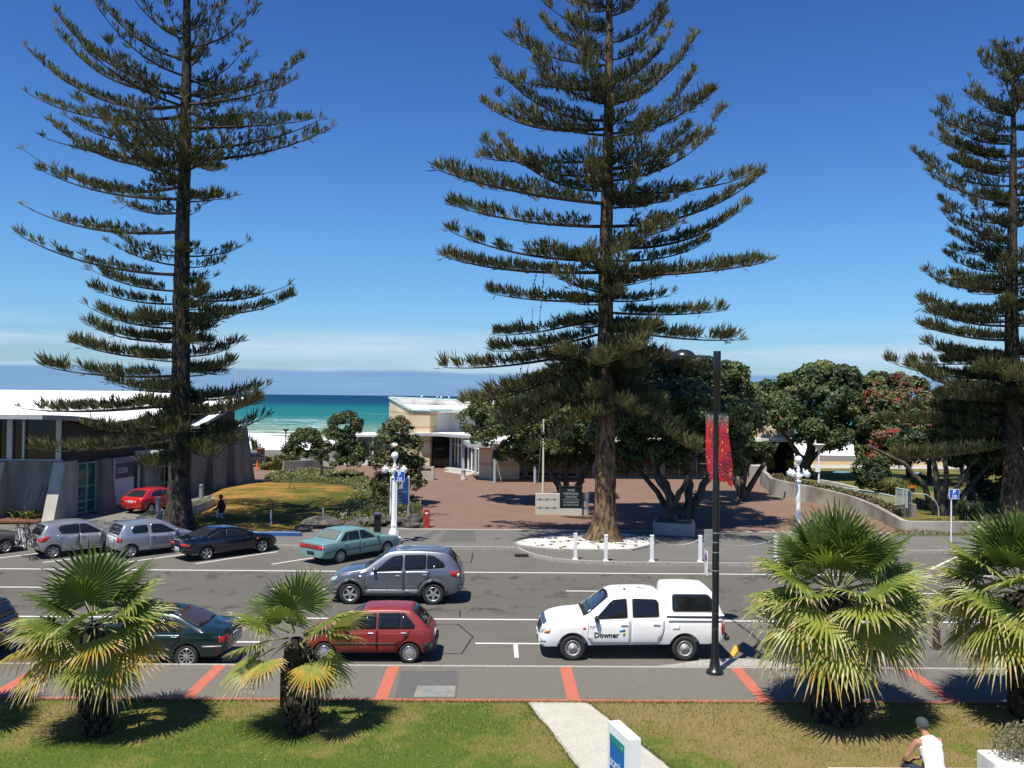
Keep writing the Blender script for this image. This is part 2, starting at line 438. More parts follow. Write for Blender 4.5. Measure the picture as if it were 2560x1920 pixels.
for i in range(7000):
    y = rr.uniform(13.5, 19.98); l, r_ = pathx(y); e = abs(rr.gauss(0, 0.06))
    x = l+0.02-e if rr.random() < .5 else r_-0.02+e
    pts.append((x, y, 0.128))
for i in range(9000): pts.append((rr.uniform(-12, 14), 20.03-abs(rr.gauss(0, 0.06)), 0.125))
GB = [mat('blade_green', (0.07, 0.125, 0.02), 0.9, trans=0.3), mat('blade_olive', (0.15, 0.155, 0.04), 0.9, trans=0.3), mat('blade_straw', (0.27, 0.215, 0.09), 0.9)]
blades('grass_blades', pts, GB, lab='short mown blades of grass over the hotel lawn')
# gravel path across the lawn
gpth = MB()
jit = random.Random(4)
L_ = [(pathx(y)[0]+jit.uniform(-.03, .03), y) for y in np.linspace(20.0, 5, 60)]; R_ = [(pathx(y)[1]+jit.uniform(-.03, .03), y) for y in np.linspace(20.0, 5, 60)]
gpth.add([(x, y, 0.165 if y < 19.9 else 0.128) for x, y in L_]+[(x, y, 0.165 if y < 19.9 else 0.128) for x, y in R_], [[i, i+1, 61+i, 60+i] for i in range(59)])
def pebble():
    m, N, L, b = nodes('exposed_pebble'); t = NT(m)
    vo = t.N.new('ShaderNodeTexVoronoi'); vo.inputs['Scale'].default_value = 55; L.new(t.tc.outputs['Object'], vo.inputs['Vector'])
    c = t.mix(0.5, t.ramp(vo.outputs['Color'], [(0.1, (0.30, 0.28, 0.24)), (0.55, (0.42, 0.40, 0.34)), (0.9, (0.58, 0.56, 0.49))]), t.ramp(t.noise(3, 5), [(0.3, (0.36, 0.34, 0.29)), (0.7, (0.46, 0.44, 0.38))]))
    L.new(c, b.inputs['Base Color']); b.inputs['Roughness'].default_value = 0.8; t.bump(b, vo.outputs['Distance'], 0.5, 0.01); return m
struct('gravel_path', gpth, pebble())
# ---- far side
far = MB(); z = 0.13
bulb = [(1.0, 40.45), (1.25, 39.6), (1.75, 38.55), (2.5, 37.75), (3.6, 37.25), (5.4, 36.98), (12.0, 36.95), (13.4, 37.3), (14.3, 38.3), (14.9, 39.6), (15.2, 40.45)]
poly = [(-90, 40.55)]+[(x+(0.10 if i < 3 else (-0.10 if i > 7 else 0)), y+0.12) for i, (x, y) in enumerate(bulb)]+[(90, 40.55), (90, 46.2), (-90, 46.2)]
far.prism(poly, -0.02, z)
struct('far_footpath', far, M_FPATH)
fk = MB()
outl = [(-90, 40.42)]+bulb+[(90, 40.42)]
for (a, b) in zip(outl, outl[1:]):
    a = Vector((*a, 0)); b = Vector((*b, 0)); d = (b-a).normalized(); n = Vector((-d.y, d.x, 0))*0.14
    fk.prism([a[:2], b[:2], (b+n)[:2], (a+n)[:2]], -0.02, 0.136)
struct('far_kerb', fk, M_KERB)
dr = MB(); q = gp(1304, 1388, .05); dr.box((q.x, q.y-0.06, 0.06), (0.62, 0.25, 0.09))
tag(obj('storm_drain', dr, mat('drain_dark', (0.015, 0.015, 0.015), 0.9)), 'dark storm drain opening in the far kerb left of the white bollards', 'drain')
pat = MB()
for q in ([(1095, 1354), (1190, 1354), (1187, 1326), (1115, 1326)], [(1060, 1350), (1110, 1326), (1085, 1326), (1030, 1350)]):
    pat.add([(*gp(u, v, z)[:2], z+0.004) for u, v in q], [[0, 1, 2, 3]])
struct('path_patches', pat, asphalt('asphalt_patch_far', (0.10, 0.098, 0.09), False))
# ---- brick plaza
pl = MB(); WALLP = [tuple(gp(u, v, z)[:2]) for u, v, z in ((2440, 1304, .8), (2300, 1303, .80), (2262, 1301, .80), (2235, 1288, .84), (2185, 1262, .94), (2124, 1239, 1.08), (2043, 1219, 1.22), (1978, 1206, 1.32), (1932, 1196, 1.36), (1920, 1185, 1.38), (1904, 1174, 1.38))]
pp_ = [(-5.2, 45.75)]+WALLP[2:]+[(24, 78), (30, 80), (30, 86), (-34, 86), (-34, 78), (-7.2, 66)]
pl.add([(x, y, 0.142) for x, y in pp_], [list(range(len(pp_)))])
def brick():
    m, N, L, b = nodes('brick_paving'); t = NT(m)
    br = t.N.new('ShaderNodeTexBrick'); br.inputs['Scale'].default_value = 2.4; br.inputs['Mortar Size'].default_value = 0.012
    br.inputs['Color1'].default_value = (0.178, 0.104, 0.070, 1); br.inputs['Color2'].default_value = (0.140, 0.082, 0.056, 1); br.inputs['Mortar'].default_value = (0.13, 0.095, 0.07, 1)
    L.new(t.tc.outputs['Object'], br.inputs['Vector'])
    c = t.mix(0.55, br.outputs['Color'], t.ramp(t.noise(0.5, 6), [(0.3, (0.145, 0.088, 0.06)), (0.7, (0.205, 0.13, 0.088))]))
    c = t.mix(0.25, c, t.ramp(t.noise(9, 4), [(0.35, (0.11, 0.066, 0.048)), (0.65, (0.225, 0.138, 0.096))]))
    L.new(c, b.inputs['Base Color']); b.inputs['Roughness'].default_value = 0.8; return m
M_BRICK = brick()
struct('brick_plaza', pl, M_BRICK)
edge = MB(); edge.box((8.6, 45.68, 0.08), (27.6, 0.12, 0.14))
struct('plaza_edging', edge, mat('edging_concrete', (0.42, 0.40, 0.36), 0.8, var=0.12))
# ---- asphalt drive past the spa
dv = MB(); dv.add([(-24.5, 46.2, 0.125), (-15.2, 46.2, 0.125), (-16.6, 49.5, 0.125), (-20.2, 66, 0.125), (-19, 70, 0.125), (-14, 76, 0.125), (-12, 96, 0.125), (-60, 96, 0.125), (-60, 72, 0.125), (-22, 72, 0.125)], [[0, 1, 2, 3, 4, 5, 6, 7, 8, 9]])
struct('driveway', dv, asphalt('asphalt_drive', (0.16, 0.15, 0.135), False))
# ---- dried mound lawn beside the spa
ml = MB()
ring = [gp(u, v, .14) for u, v in [(478, 1331), (560, 1329), (700, 1327), (800, 1318), (830, 1288), (862, 1262), (892, 1232), (880, 1216), (790, 1208), (690, 1206), (612, 1205), (560, 1214), (505, 1226), (540, 1245), (470, 1290)]]
cx = sum(p.x for p in ring)/len(ring); cy = sum(p.y for p in ring)/len(ring)
K = 10; n = len(ring); vs = []
for k in range(K+1):
    f = k/K
    for p in ring: vs.append((lerp(cx, p.x, f), lerp(cy, p.y, f), 0.14+0.30*(1-f*f)**1.0))
ml.add(vs, [[k*n+i, k*n+(i+1) % n, (k+1)*n+(i+1) % n, (k+1)*n+i] for k in range(K) for i in range(n)], 0, True)
def mound_grad(t):
    r = t.N.new('ShaderNodeMapRange'); r.inputs['From Min'].default_value = -21; r.inputs['From Max'].default_value = -11
    r.inputs['To Min'].default_value = 0.06; r.inputs['To Max'].default_value = -0.10; t.L.new(t.sep.outputs['X'], r.inputs['Value']); return r.outputs[0]
struct('mound_lawn', ml, grass('dried_lawn', ((0.10, 0.105, 0.022), (0.165, 0.14, 0.032)), ((0.28, 0.175, 0.045), (0.37, 0.20, 0.065)), 0.03, mound_grad, 0.3))
# ---- park on the right
pk = MB(); pk.prism([(90, WALLP[0][1]), (90, 91), (24, 88), (24, 78)]+WALLP[::-1], 0.0, 0.132)
struct('park_lawn', pk, grass('park_grass', ((0.05, 0.085, 0.018), (0.10, 0.115, 0.03)), ((0.18, 0.16, 0.05), (0.24, 0.19, 0.075)), 0.005, None, 0.12))
pp = MB()
pp.add([(22, 88.0, 0.146), (90, 91, 0.146), (90, 96, 0.146), (22, 93, 0.146)], [[0, 1, 2, 3]])
pp.add([(22, 93.0, 0.142), (90, 96, 0.142), (90, 101, 0.142), (22, 98, 0.142)], [[0, 1, 2, 3]], 1)
struct('promenade', pp, [mat('promenade_concrete', (0.38, 0.35, 0.30), 0.85, var=0.1), mat('dry_verge', (0.36, 0.25, 0.11), 0.95, var=0.2)])
pudd = MB()
for u, v, w, h in ((2105, 1180, 44, 5), (2290, 1183, 26, 6)):
    vs = [(*gp(u+w*0.5*math.cos(a)*(1+.15*math.sin(3*a)), v+h*0.5*math.sin(a), .13)[:2], 0.137) for a in np.linspace(0, 2*PI, 24, endpoint=False)]
    pudd.add(vs, [list(range(24))[::-1]])
struct('puddles', pudd, mat('puddle_water', (0.03, 0.035, 0.04), 0.03, spec=1.0))
# ---- sea
sea = MB(); sea.add([(-40000, 150, -3.5), (40000, 150, -3.5), (40000, 60000, -3.5), (-40000, 60000, -3.5)], [[0, 1, 2, 3]])
def sea_mat():
    m, N, L, b = nodes('sea_water'); t = NT(m)
    y = t.sep.outputs['Y']; x = t.sep.outputs['X']
    inv = t.math('DIVIDE', 160.0, y)                     # shallow to deep
    lin = t.noise(0.010, 5, (1, 3.2, 1)); wig = t.noise(0.022, 5, (0.8, 2.4, 1), 0.65); fine = t.noise(0.22, 5, (0.5, 2, 1), 0.7)
    k = t.math('ADD', inv, t.math('MULTIPLY', t.math('SUBTRACT', lin, 0.5), t.math('MULTIPLY', inv, 0.35)))
    col = t.ramp(k, [(0.0, (0.003, 0.032, 0.078)), (0.09, (0.003, 0.036, 0.082)), (0.15, (0.004, 0.055, 0.095)), (0.21, (0.008, 0.105, 0.125)), (0.42, (0.018, 0.135, 0.135)), (0.55, (0.06, 0.165, 0.135)), (0.68, (0.15, 0.20, 0.135)), (0.8, (0.2, 0.23, 0.16))])
    left = t.N.new('ShaderNodeMapRange'); left.inputs['From Min'].default_value = -30; left.inputs['From Max'].default_value = -75
    left.inputs['To Min'].default_value = 0.0; left.inputs['To Max'].default_value = 0.10; L.new(x, left.inputs['Value'])
    # foam: solid surf by the beach, torn streaks behind it
    fk = t.math('ADD', inv, t.math('ADD', t.math('MULTIPLY', t.math('SUBTRACT', wig, 0.5), 0.30), t.math('MULTIPLY', t.math('SUBTRACT', fine, 0.5), 0.22)))
    fk = t.math('ADD', fk, left.outputs[0])
    foam = t.ramp(fk, [(0.745, 0.0), (0.77, 0.75), (0.82, 1.0)])
    st = t.ramp(t.math('ADD', t.math('MULTIPLY', fine, 0.6), t.math('MULTIPLY', t.noise(0.06, 6, (0.5, 2.5, 1), 0.7), 0.4)), [(0.53, 0.0), (0.60, 1.0)])
    stz = t.math('MULTIPLY', t.band(t.math('ADD', inv, t.math('MULTIPLY', left.outputs[0], 1.6)), 0.58, 0.80, 0.06), st)
    caps = t.ramp(t.noise(0.055, 3, (0.4, 3.0, 1), 0.6), [(0.70, 0.0), (0.73, 1.0)])
    foam = t.math('MAXIMUM', foam, t.math('MAXIMUM', t.math('MULTIPLY', stz, 0.95), t.math('MULTIPLY', caps, 0.7)))
    L.new(t.mix(foam, col, (0.82, 0.84, 0.84)), b.inputs['Base Color'])
    b.inputs['Roughness'].default_value = 0.6; b.inputs['Specular IOR Level'].default_value = 0.05
    t.bump(b, t.math('ADD', fine, t.noise(0.9, 3, (0.5, 1.5, 1))), 0.5, 0.5); return m
struct('sea', sea, sea_mat())
# surf piled above the beach edge: a low bank of foaming wave
wv = MB()
def wavez(x): return 0.55+0.35*math.sin(x*0.05+1.0)+0.25*math.sin(x*0.13)+0.1*math.sin(x*0.37)
wv.quadgrid(lambda a, b: (-260+520*a, 196+16*b+3*math.sin((-260+520*a)*0.04), -3.55+wavez(-260+520*a)*math.sin(PI*min(1, b*1.02))**1.3), 160, 6)
struct('breaking_wave', wv, mat('surf_foam', (0.80, 0.82, 0.82), 0.7, var=0.06, vscale=0.5, bump=0.6, bscale=1.5))
# ------------------------------------------------------------------ vehicles
def paint(name, c, metal=0.0, rough=0.28, spec=0.5, coat=0.6):
    return mat(name, c, rough, metal, spec, var=0.05, vscale=1.2, coat=coat)
M_GLASS = mat('car_glass', (0.010, 0.012, 0.014), 0.03, spec=0.6)
M_GLASSB = mat('windscreen_glass', (0.018, 0.022, 0.026), 0.02, spec=0.9)
M_BLACK = mat('black_trim', (0.016, 0.016, 0.017), 0.5, var=0.1, vscale=6)
M_ARCH = mat('wheel_well', (0.006, 0.006, 0.006), 1.0, spec=0.0)
M_TYRE = mat('tyre_rubber', (0.022, 0.021, 0.02), 0.85, var=0.25, vscale=14, bump=0.2, bscale=90)
M_ALLOY = mat('alloy', (0.55, 0.55, 0.56), 0.32, 0.75, var=0.08, vscale=10)
M_STEEL = mat('steel_rim', (0.42, 0.42, 0.42), 0.45, 0.4, var=0.1, vscale=10)
M_CHROME = mat('chrome', (0.75, 0.75, 0.75), 0.12, 1.0)
M_TAIL = mat('tail_red', (0.42, 0.012, 0.012), 0.12, spec=0.7)
M_TAILD = mat('tail_dark_red', (0.16, 0.02, 0.015), 0.15, spec=0.7)
M_AMBER = mat('amber_lens', (0.62, 0.17, 0.02), 0.15, spec=0.6)
M_LENS = mat('clear_lens', (0.62, 0.64, 0.66), 0.08, 0.3, spec=0.8)
M_PLATE = mat('plate_white', (0.72, 0.72, 0.70), 0.5)
M_PLATEINK = mat('plate_ink', (0.03, 0.03, 0.03), 0.6)
def pip(x, y, poly):
    c = False; n = len(poly); j = n-1
    for i in range(n):
        xi, yi = poly[i]; xj, yj = poly[j]
        if (yi > y) != (yj > y) and x < (xj-xi)*(y-yi)/(yj-yi)+xi: c = not c
        j = i
    return c
def rnd(poly, r, k=4):
    """round the corners of a polygon"""
    out = []; n = len(poly)
    for i in range(n):
        p = Vector(poly[i]); a = Vector(poly[i-1]); b = Vector(poly[(i+1) % n])
        rr = min(r, (a-p).length*0.45, (b-p).length*0.45)
        s = p+(a-p).normalized()*rr; e = p+(b-p).normalized()*rr
        for q in range(k+1):
            t = q/k; out.append(tuple(s*(1-t)**2+p*2*t*(1-t)+e*t*t))
    return out
def loft(sp, nst=84):
    top, belt, hw = pchip(sp['top']), pchip(sp['belt']), pchip(sp['hw'])
    bot = lambda x: interp(x, sp['bot'])
    x0, x1 = sp['hw'][0][0], sp['hw'][-1][0]
    xs = sorted(set([x0+(x1-x0)*(0.5-0.5*math.cos(PI*i/nst))*0.4+0.6*(x1-x0)*i/nst for i in range(nst+1)]))
    tum = sp.get('tum', 0.42); rail = sp.get('rail', 0.055); bul = sp.get('bulge', 1.0)
    rings = []
    for x in xs:
        zb, zt, w = bot(x), top(x), hw(x)
        zl = min(belt(x), zt-0.012); zl = max(zl, zb+0.05); h = zl-zb
        hc = max(zt-zl, 0.01); hr = max(hc-rail-0.012, 0.0)*0.985
        ws = w*0.955
        P = [(0, zb), (w*0.78, zb), (w*(0.94 if bul else .97), zb+0.025), (w*(0.982), zb+0.22*h), (w, zb+0.48*h), (w*0.996, zb+0.72*h), (w*0.982, zl-0.045*min(1, h*3)), (ws, zl),
             (ws-tum*hr*0.5-0.004, zl+hr*0.5+0.001), (ws-tum*hr-0.008, zl+hr+0.002)]
        y9, z9 = P[-1]; dh = zt-z9
        P += [(y9-min(0.045, y9*0.2), z9+dh*0.62), (y9*0.62, z9+dh*0.92), (0, zt)]
        ring = [(x, -y, z) for y, z in P[:0:-1]][:-0 or None]
        full = [(x, y, z) for y, z in P]+[(x, -y, z) for y, z in P[-2:0:-1]]
        rings.append(full)
    mb = MB(); n = len(rings[0]); vs = [p for r in rings for p in r]
    fs = [[k*n+j, (k+1)*n+j, (k+1)*n+(j+1) % n, k*n+(j+1) % n] for k in range(len(rings)-1) for j in range(n)]
    fs = [f[::-1] for f in fs]
    mb.add(vs, fs, 0, True)
    m = len(rings)-1
    mb.f.append(list(range(n))[::1]); mb.m.append(0); mb.s.append(False)
    mb.f.append([m*n+j for j in range(n)][::-1]); mb.m.append(0); mb.s.append(False)
    me = mb.mesh('body')
    bm = bmesh.new(); bm.from_mesh(me); bmesh.ops.recalc_face_normals(bm, faces=bm.faces); bm.to_mesh(me); bm.free()
    return me
def cut_arches(me, axles, ra, ymax, depth=0.34):
    a = bpy.data.objects.new('tmp_a', me); COL.objects.link(a)
    c = MB()
    for ax, wz in axles:
        for sg in (1, -1):
            M = Matrix.Translation((ax, sg*(ymax+0.3), wz)) @ Matrix.Rotation(R(90) if sg > 0 else R(-90), 4, 'X')
            c.lathe([(ra, 0.0), (ra, 0.3+depth)], 40, 0, M=M, sm=False)
    cm = c.mesh('tmp'); bm = bmesh.new(); bm.from_mesh(cm); bmesh.ops.remove_doubles(bm, verts=bm.verts, dist=1e-5); bmesh.ops.recalc_face_normals(bm, faces=bm.faces); bm.to_mesh(cm); bm.free()
    b = bpy.data.objects.new('tmp_b', cm); COL.objects.link(b)
    md = a.modifiers.new('cut', 'BOOLEAN'); md.operation = 'DIFFERENCE'; md.object = b; md.solver = 'EXACT'
    dg = bpy.context.evaluated_depsgraph_get()
    out = bpy.data.meshes.new_from_object(a.evaluated_get(dg))
    bpy.data.objects.remove(a); bpy.data.objects.remove(b)
    for p in out.polygons:
        cx, cy, cz = p.center
        for ax, wz in axles:
            r = math.hypot(cx-ax, cz-wz)
            if r < ra+0.004 and abs(p.normal.z if False else 0) < 2:
                inner = abs(cy) <= ymax-depth+0.01 and abs(p.normal.y) > 0.9 and r < ra
                wall = abs(r-ra) < 0.012 and abs(p.normal.y) < 0.25 and (p.normal.x*(ax-cx)+p.normal.z*(wz-cz)) > 0
                if inner or wall: p.material_index = 1
    return out
class Shell:
    def __init__(s, me):
        bm = bmesh.new(); bm.from_mesh(me); s.t = BVHTree.FromBMesh(bm); bm.free()
    def hit(s, a, b, view, sg=1):
        if view == 'S': o, d = Vector((a, 3*sg, b)), Vector((0, -sg, 0))
        elif view == 'F': o, d = Vector((6, a, b)), Vector((-1, 0, 0))
        elif view == 'B': o, d = Vector((-6, a, b)), Vector((1, 0, 0))
        else: o, d = Vector((a, b, 5)), Vector((0, 0, -1))
        r = s.t.ray_cast(o, d)
        if r[0] is None:
            q = o+d*(2.2 if view == 'S' else (4.0 if view != 'T' else 3.5)); n = s.t.find_nearest(q)
            return n[0], n[1]
        return r[0], r[1]
    def patch(s, poly, view, off=0.004, sg=1, res=0.11, thick=0.012):
        """skin patch: polygon in view coordinates laid onto the shell"""
        pts = []; n = len(poly)
        for i in range(n):
            a = Vector(poly[i]); b = Vector(poly[(i+1) % n]); k = max(1, int((b-a).length/res))
            for q in range(k): pts.append(a.lerp(b, q/k))
        nb = len(pts); edges = [(i, (i+1) % nb) for i in range(nb)]
        xs = [p.x for p in pts]; ys = [p.y for p in pts]; pl = [tuple(p) for p in pts]
        x = min(xs)+res*0.5
        while x < max(xs):
            y = min(ys)+res*0.5
            while y < max(ys):
                if pip(x, y, pl) and min((Vector((x, y))-p).length for p in pts) > res*0.4: pts.append(Vector((x, y)))
                y += res
            x += res
        v2, e2, f2, *_ = delaunay_2d_cdt(pts, edges, [], 1, 1e-5)
        mb = MB(); P = []; Q = []
        for v in v2:
            h, nn = s.hit(v.x, v.y, view, sg); P.append(h+nn*off); Q.append(h-nn*thick)
        cnt = {}
        fs = []
        for f in f2:
            f = list(f)
            nrm = (P[f[1]]-P[f[0]]).cross(P[f[2]]-P[f[0]])
            out = {'S': Vector((0, sg, 0)), 'F': Vector((1, 0, 0)), 'B': Vector((-1, 0, 0)), 'T': Vector((0, 0, 1))}[view]
            if nrm.dot(out) < 0: f = f[::-1]
            fs.append(f)
            for i in range(len(f)): cnt[(f[i], f[(i+1) % len(f)])] = 1
        m = len(P); mb.add(P+Q, fs, 0, True)
        for (a, b) in cnt:
            if (b, a) not in cnt: mb.f.append([b, a, m+a, m+b]); mb.m.append(0); mb.s.append(False)
        return mb
    def project(s, me, view, sg, off):
        for v in me.vertices:
            h, n = s.hit(v.co.x, v.co.z if view == 'S' else v.co.z, view, sg)
            v.co = h+Vector((0, sg, 0))*off
def wheel(parent, x, y, r, w, style, sg, rim=0.64):
    """wheel > tyre, rim; sg = outward side"""
    root = bpy.data.objects.new('wheel', None); COL.objects.link(root); root.parent = parent; root.location = (x, y, r)
    M = Matrix.Rotation(R(-90)*sg, 4, 'X')
    t = MB(); ri = r*rim
    t.lathe([(ri, -w/2), (r*0.93, -w/2), (r*0.985, -w*0.4), (r, -w*0.22), (r, w*0.22), (r*0.985, w*0.40), (r*0.93, w*0.49), (r*0.8, w*0.5), (ri, w*0.44), (ri*0.97, w*0.2)], 30, 0, M=M)
    obj('tyre', t, M_TYRE, root)
    k = MB(); f = w*0.40
    k.lathe([(ri*0.99, w*0.15), (ri*1.0, w*0.45), (ri*0.94, w*0.46), (ri*0.88, w*0.34), (ri*0.86, w*0.1)], 30, 0, M=M)
    def face(pts, z0, z1, mi): k.ext(pts, M @ Matrix.Translation((0, 0, z0)), z1-z0, mi)
    disc = lambda rr, n=24: [(rr*math.cos(2*PI*i/n), rr*math.sin(2*PI*i/n)) for i in range(n)]
    if style in ('spoke5', 'spoke7', 'spoke10'):
        n = int(style[5:]); face(disc(ri*0.9), w*0.02, w*0.08, 1); face(disc(ri*0.2, 14), w*0.1, f, 0)
        for i in range(n):
            a = 2*PI*i/n+PI/2; hw = ri*(0.15 if n == 5 else 0.105 if n == 7 else .06); c, s_ = math.cos(a), math.sin(a)
            p = [(ri*0.12, -hw*1.15), (ri*0.9, -hw*0.95), (ri*0.9, hw*0.95), (ri*0.12, hw*1.15)]
            face([(px*c-py*s_, px*s_+py*c) for px, py in p], w*0.2, f-0.004, 0)
    elif style == 'cap':
        face(disc(ri*0.93, 30), w*0.2, f-0.012, 0); k.lathe([(ri*0.93, f-0.012), (ri*0.6, f+0.004), (ri*0.3, f+0.008), (0.001, f+0.01)], 30, 0, M=M)
        for i in range(11):
            a = 2*PI*i/11; c, s_ = math.cos(a), math.sin(a)
            p = [(ri*0.62, -ri*0.02), (ri*0.86, -ri*0.075), (ri*0.86, ri*0.055), (ri*0.62, ri*0.05)]
            face([(px*c-py*s_, px*s_+py*c) for px, py in p], f-0.012, f+0.004, 1)
    else:
        face(disc(ri*0.93, 30), w*0.1, w*0.22, 0); k.lathe([(ri*0.62, w*0.22), (ri*0.56, f), (ri*0.30, f), (ri*0.22, f+0.02), (0.001, f+0.03)], 24, 0, M=M)
        face(disc(ri*0.2, 14), f, f+0.012, 1)
        for i in range(12):
            a = 2*PI*i/12; face([(ri*0.76*math.cos(a)+ri*0.075*math.cos(q), ri*0.76*math.sin(a)+ri*0.075*math.sin(q)) for q in np.linspace(0, 2*PI, 9)[:-1]], w*0.22, w*0.226, 1)
    obj('rim', k, [M_STEEL if style == 'steel' else M_ALLOY, M_ARCH], root)
def box_on(sh, parent, name, a, b, view, sg, d, m, rot=0):
    h, n = sh.hit(a, b, view, sg); mb = MB(); mb.box(h, d, bev=min(d)*0.3); return obj(name, mb, m, parent)
def car(sp, label, loc, rz, group=None, name='parked_car', cat='car'):
    root = thing(name, label, cat, (loc[0], loc[1], loc[2] if len(loc) > 2 else 0.0), rz, group)
    me = loft(sp); sh = Shell(me)
    ymax = max(h[1] for h in sp['hw']); wr = sp['wr']; ra = sp.get('ra', wr+0.055)
    body = cut_arches(me, [(sp['fx'], wr), (sp['rx'], wr)], ra, ymax)
    body.set_sharp_from_angle(angle=R(38))
    body.materials.clear(); link('body', body, [sp['paint'], M_ARCH], root)
    tw = sp.get('tw', 0.19)
    for x in (sp['fx'], sp['rx']):
        for sg in (1, -1): wheel(root, x, sg*(ymax-tw/2-0.018), wr, tw, sp['rim'], sg, sp.get('rimf', 0.64))
    for d in sp.get('doors', []):                       # raised door skins leave real gaps at their edges
        for sg in (1, -1):
            mb = sh.patch([(x, z) for x, z in d['p']], 'S', 0.005, sg, 0.13, 0.004)
            pin = []; q = d['p']                          # dark shut line as a narrow ring round the skin
            for i in range(len(q)):
                a, b = Vector(q[i]), Vector(q[(i+1) % len(q)]); k = max(1, int((b-a).length/0.06))
                pin += [tuple(a.lerp(b, j/k)) for j in range(k)]
            po, n = grow(pin, 0.011), len(pin)
            V = [s_[0]+s_[1]*0.003 for s_ in [sh.hit(x, z, 'S', sg) for x, z in grow(pin, -0.002)]]+[s_[0]+s_[1]*0.003 for s_ in [sh.hit(x, z, 'S', sg) for x, z in po]]
            mb.add(V, [[i, (i+1) % n, n+(i+1) % n, n+i] for i in range(n)], 1)
            dr = obj('door', mb, [sp['paint'], M_ARCH], root)
            if 'h' in d: box_on(sh, dr, 'handle', d['h'][0], d['h'][1], 'S', sg, d.get('hd', (0.17, 0.045, 0.035)), sp.get('hmat', sp['paint']))
    for wpoly in sp['side_glass']:
        for sg in (1, -1):
            p = rnd(wpoly, sp.get('gr', 0.05))
            fr = sh.patch(grow(p, 0.018), 'S', 0.004, sg, 0.14); gl = sh.patch(p, 'S', 0.009, sg, 0.14)
            f = obj('window', gl, sp.get('glass', M_GLASS), root); obj('window_frame', fr, sp.get('frame', M_BLACK), f)
    for nm, poly, m in sp['top_glass']:
        p = rnd(poly, 0.07); fr = sh.patch(grow(p, 0.022), 'T', 0.004, 1, 0.12)
        f = obj(nm, sh.patch(p, 'T', 0.009, 1, 0.12), m, root); obj('window_frame', fr, M_BLACK, f)
    for it in sp.get('patches', []):
        nm, poly, view, m, sides = it[:5]; off = it[5] if len(it) > 5 else 0.006
        for sg in sides:
            pp_ = poly if view == 'S' else [(a*sg, b) for a, b in poly]
            o = obj(nm, sh.patch(pp_, view, off, sg if view == 'S' else 1, 0.10), m, root)
            if len(it) > 6: tag(o, it[6])
    for sg in (1, -1):                                   # door mirrors
        mx, mz = sp['mirror']; h, n = sh.hit(mx, mz, 'S', sg); mb = MB()
        mb.box(h+Vector((0.0, sg*0.11, 0.03)), (0.12, 0.19, 0.14), bev=0.04); mb.box(h+Vector((0, sg*0.02, 0.0)), (0.05, 0.08, 0.04))
        obj('wing_mirror', mb, sp.get('mirmat', sp['paint']), root)
    for view, z, mz in sp.get('plates', []):
        h, n = sh.hit(0.0, z, view); mb = MB(); mb.box(h+Vector((0.012 if view == 'F' else -0.012, 0, 0)), (0.02, 0.36, 0.125), bev=0.005)
        x = h.x+(0.0235 if view == 'F' else -0.0235)
        for i in range(6): mb.box((x, -0.125+0.05*i, z), (0.003, 0.028, 0.06), 1)
        obj('number_plate', mb, [M_PLATE, M_PLATEINK], root)
    return root, sh
def grow(poly, d):
    n = len(poly); a = sum(poly[i][0]*poly[(i+1) % n][1]-poly[(i+1) % n][0]*poly[i][1] for i in range(n)); s = 1 if a > 0 else -1
    out = []
    for i in range(n):
        p = Vector(poly[i]); e0 = (p-Vector(poly[i-1])); e1 = (Vector(poly[(i+1) % n])-p)
        if e0.length < 1e-7 or e1.length < 1e-7: out.append(tuple(p)); continue
        n0 = Vector((e0.y, -e0.x)).normalized()*s; n1 = Vector((e1.y, -e1.x)).normalized()*s
        b = (n0+n1); b = b.normalized() if b.length > 1e-6 else n0
        out.append(tuple(p+b*d/max(0.45, b.dot(n0))))
    return out
def qd(x0, z0, x1, z1): return [(x0, z0), (x1, z0), (x1, z1), (x0, z1)]
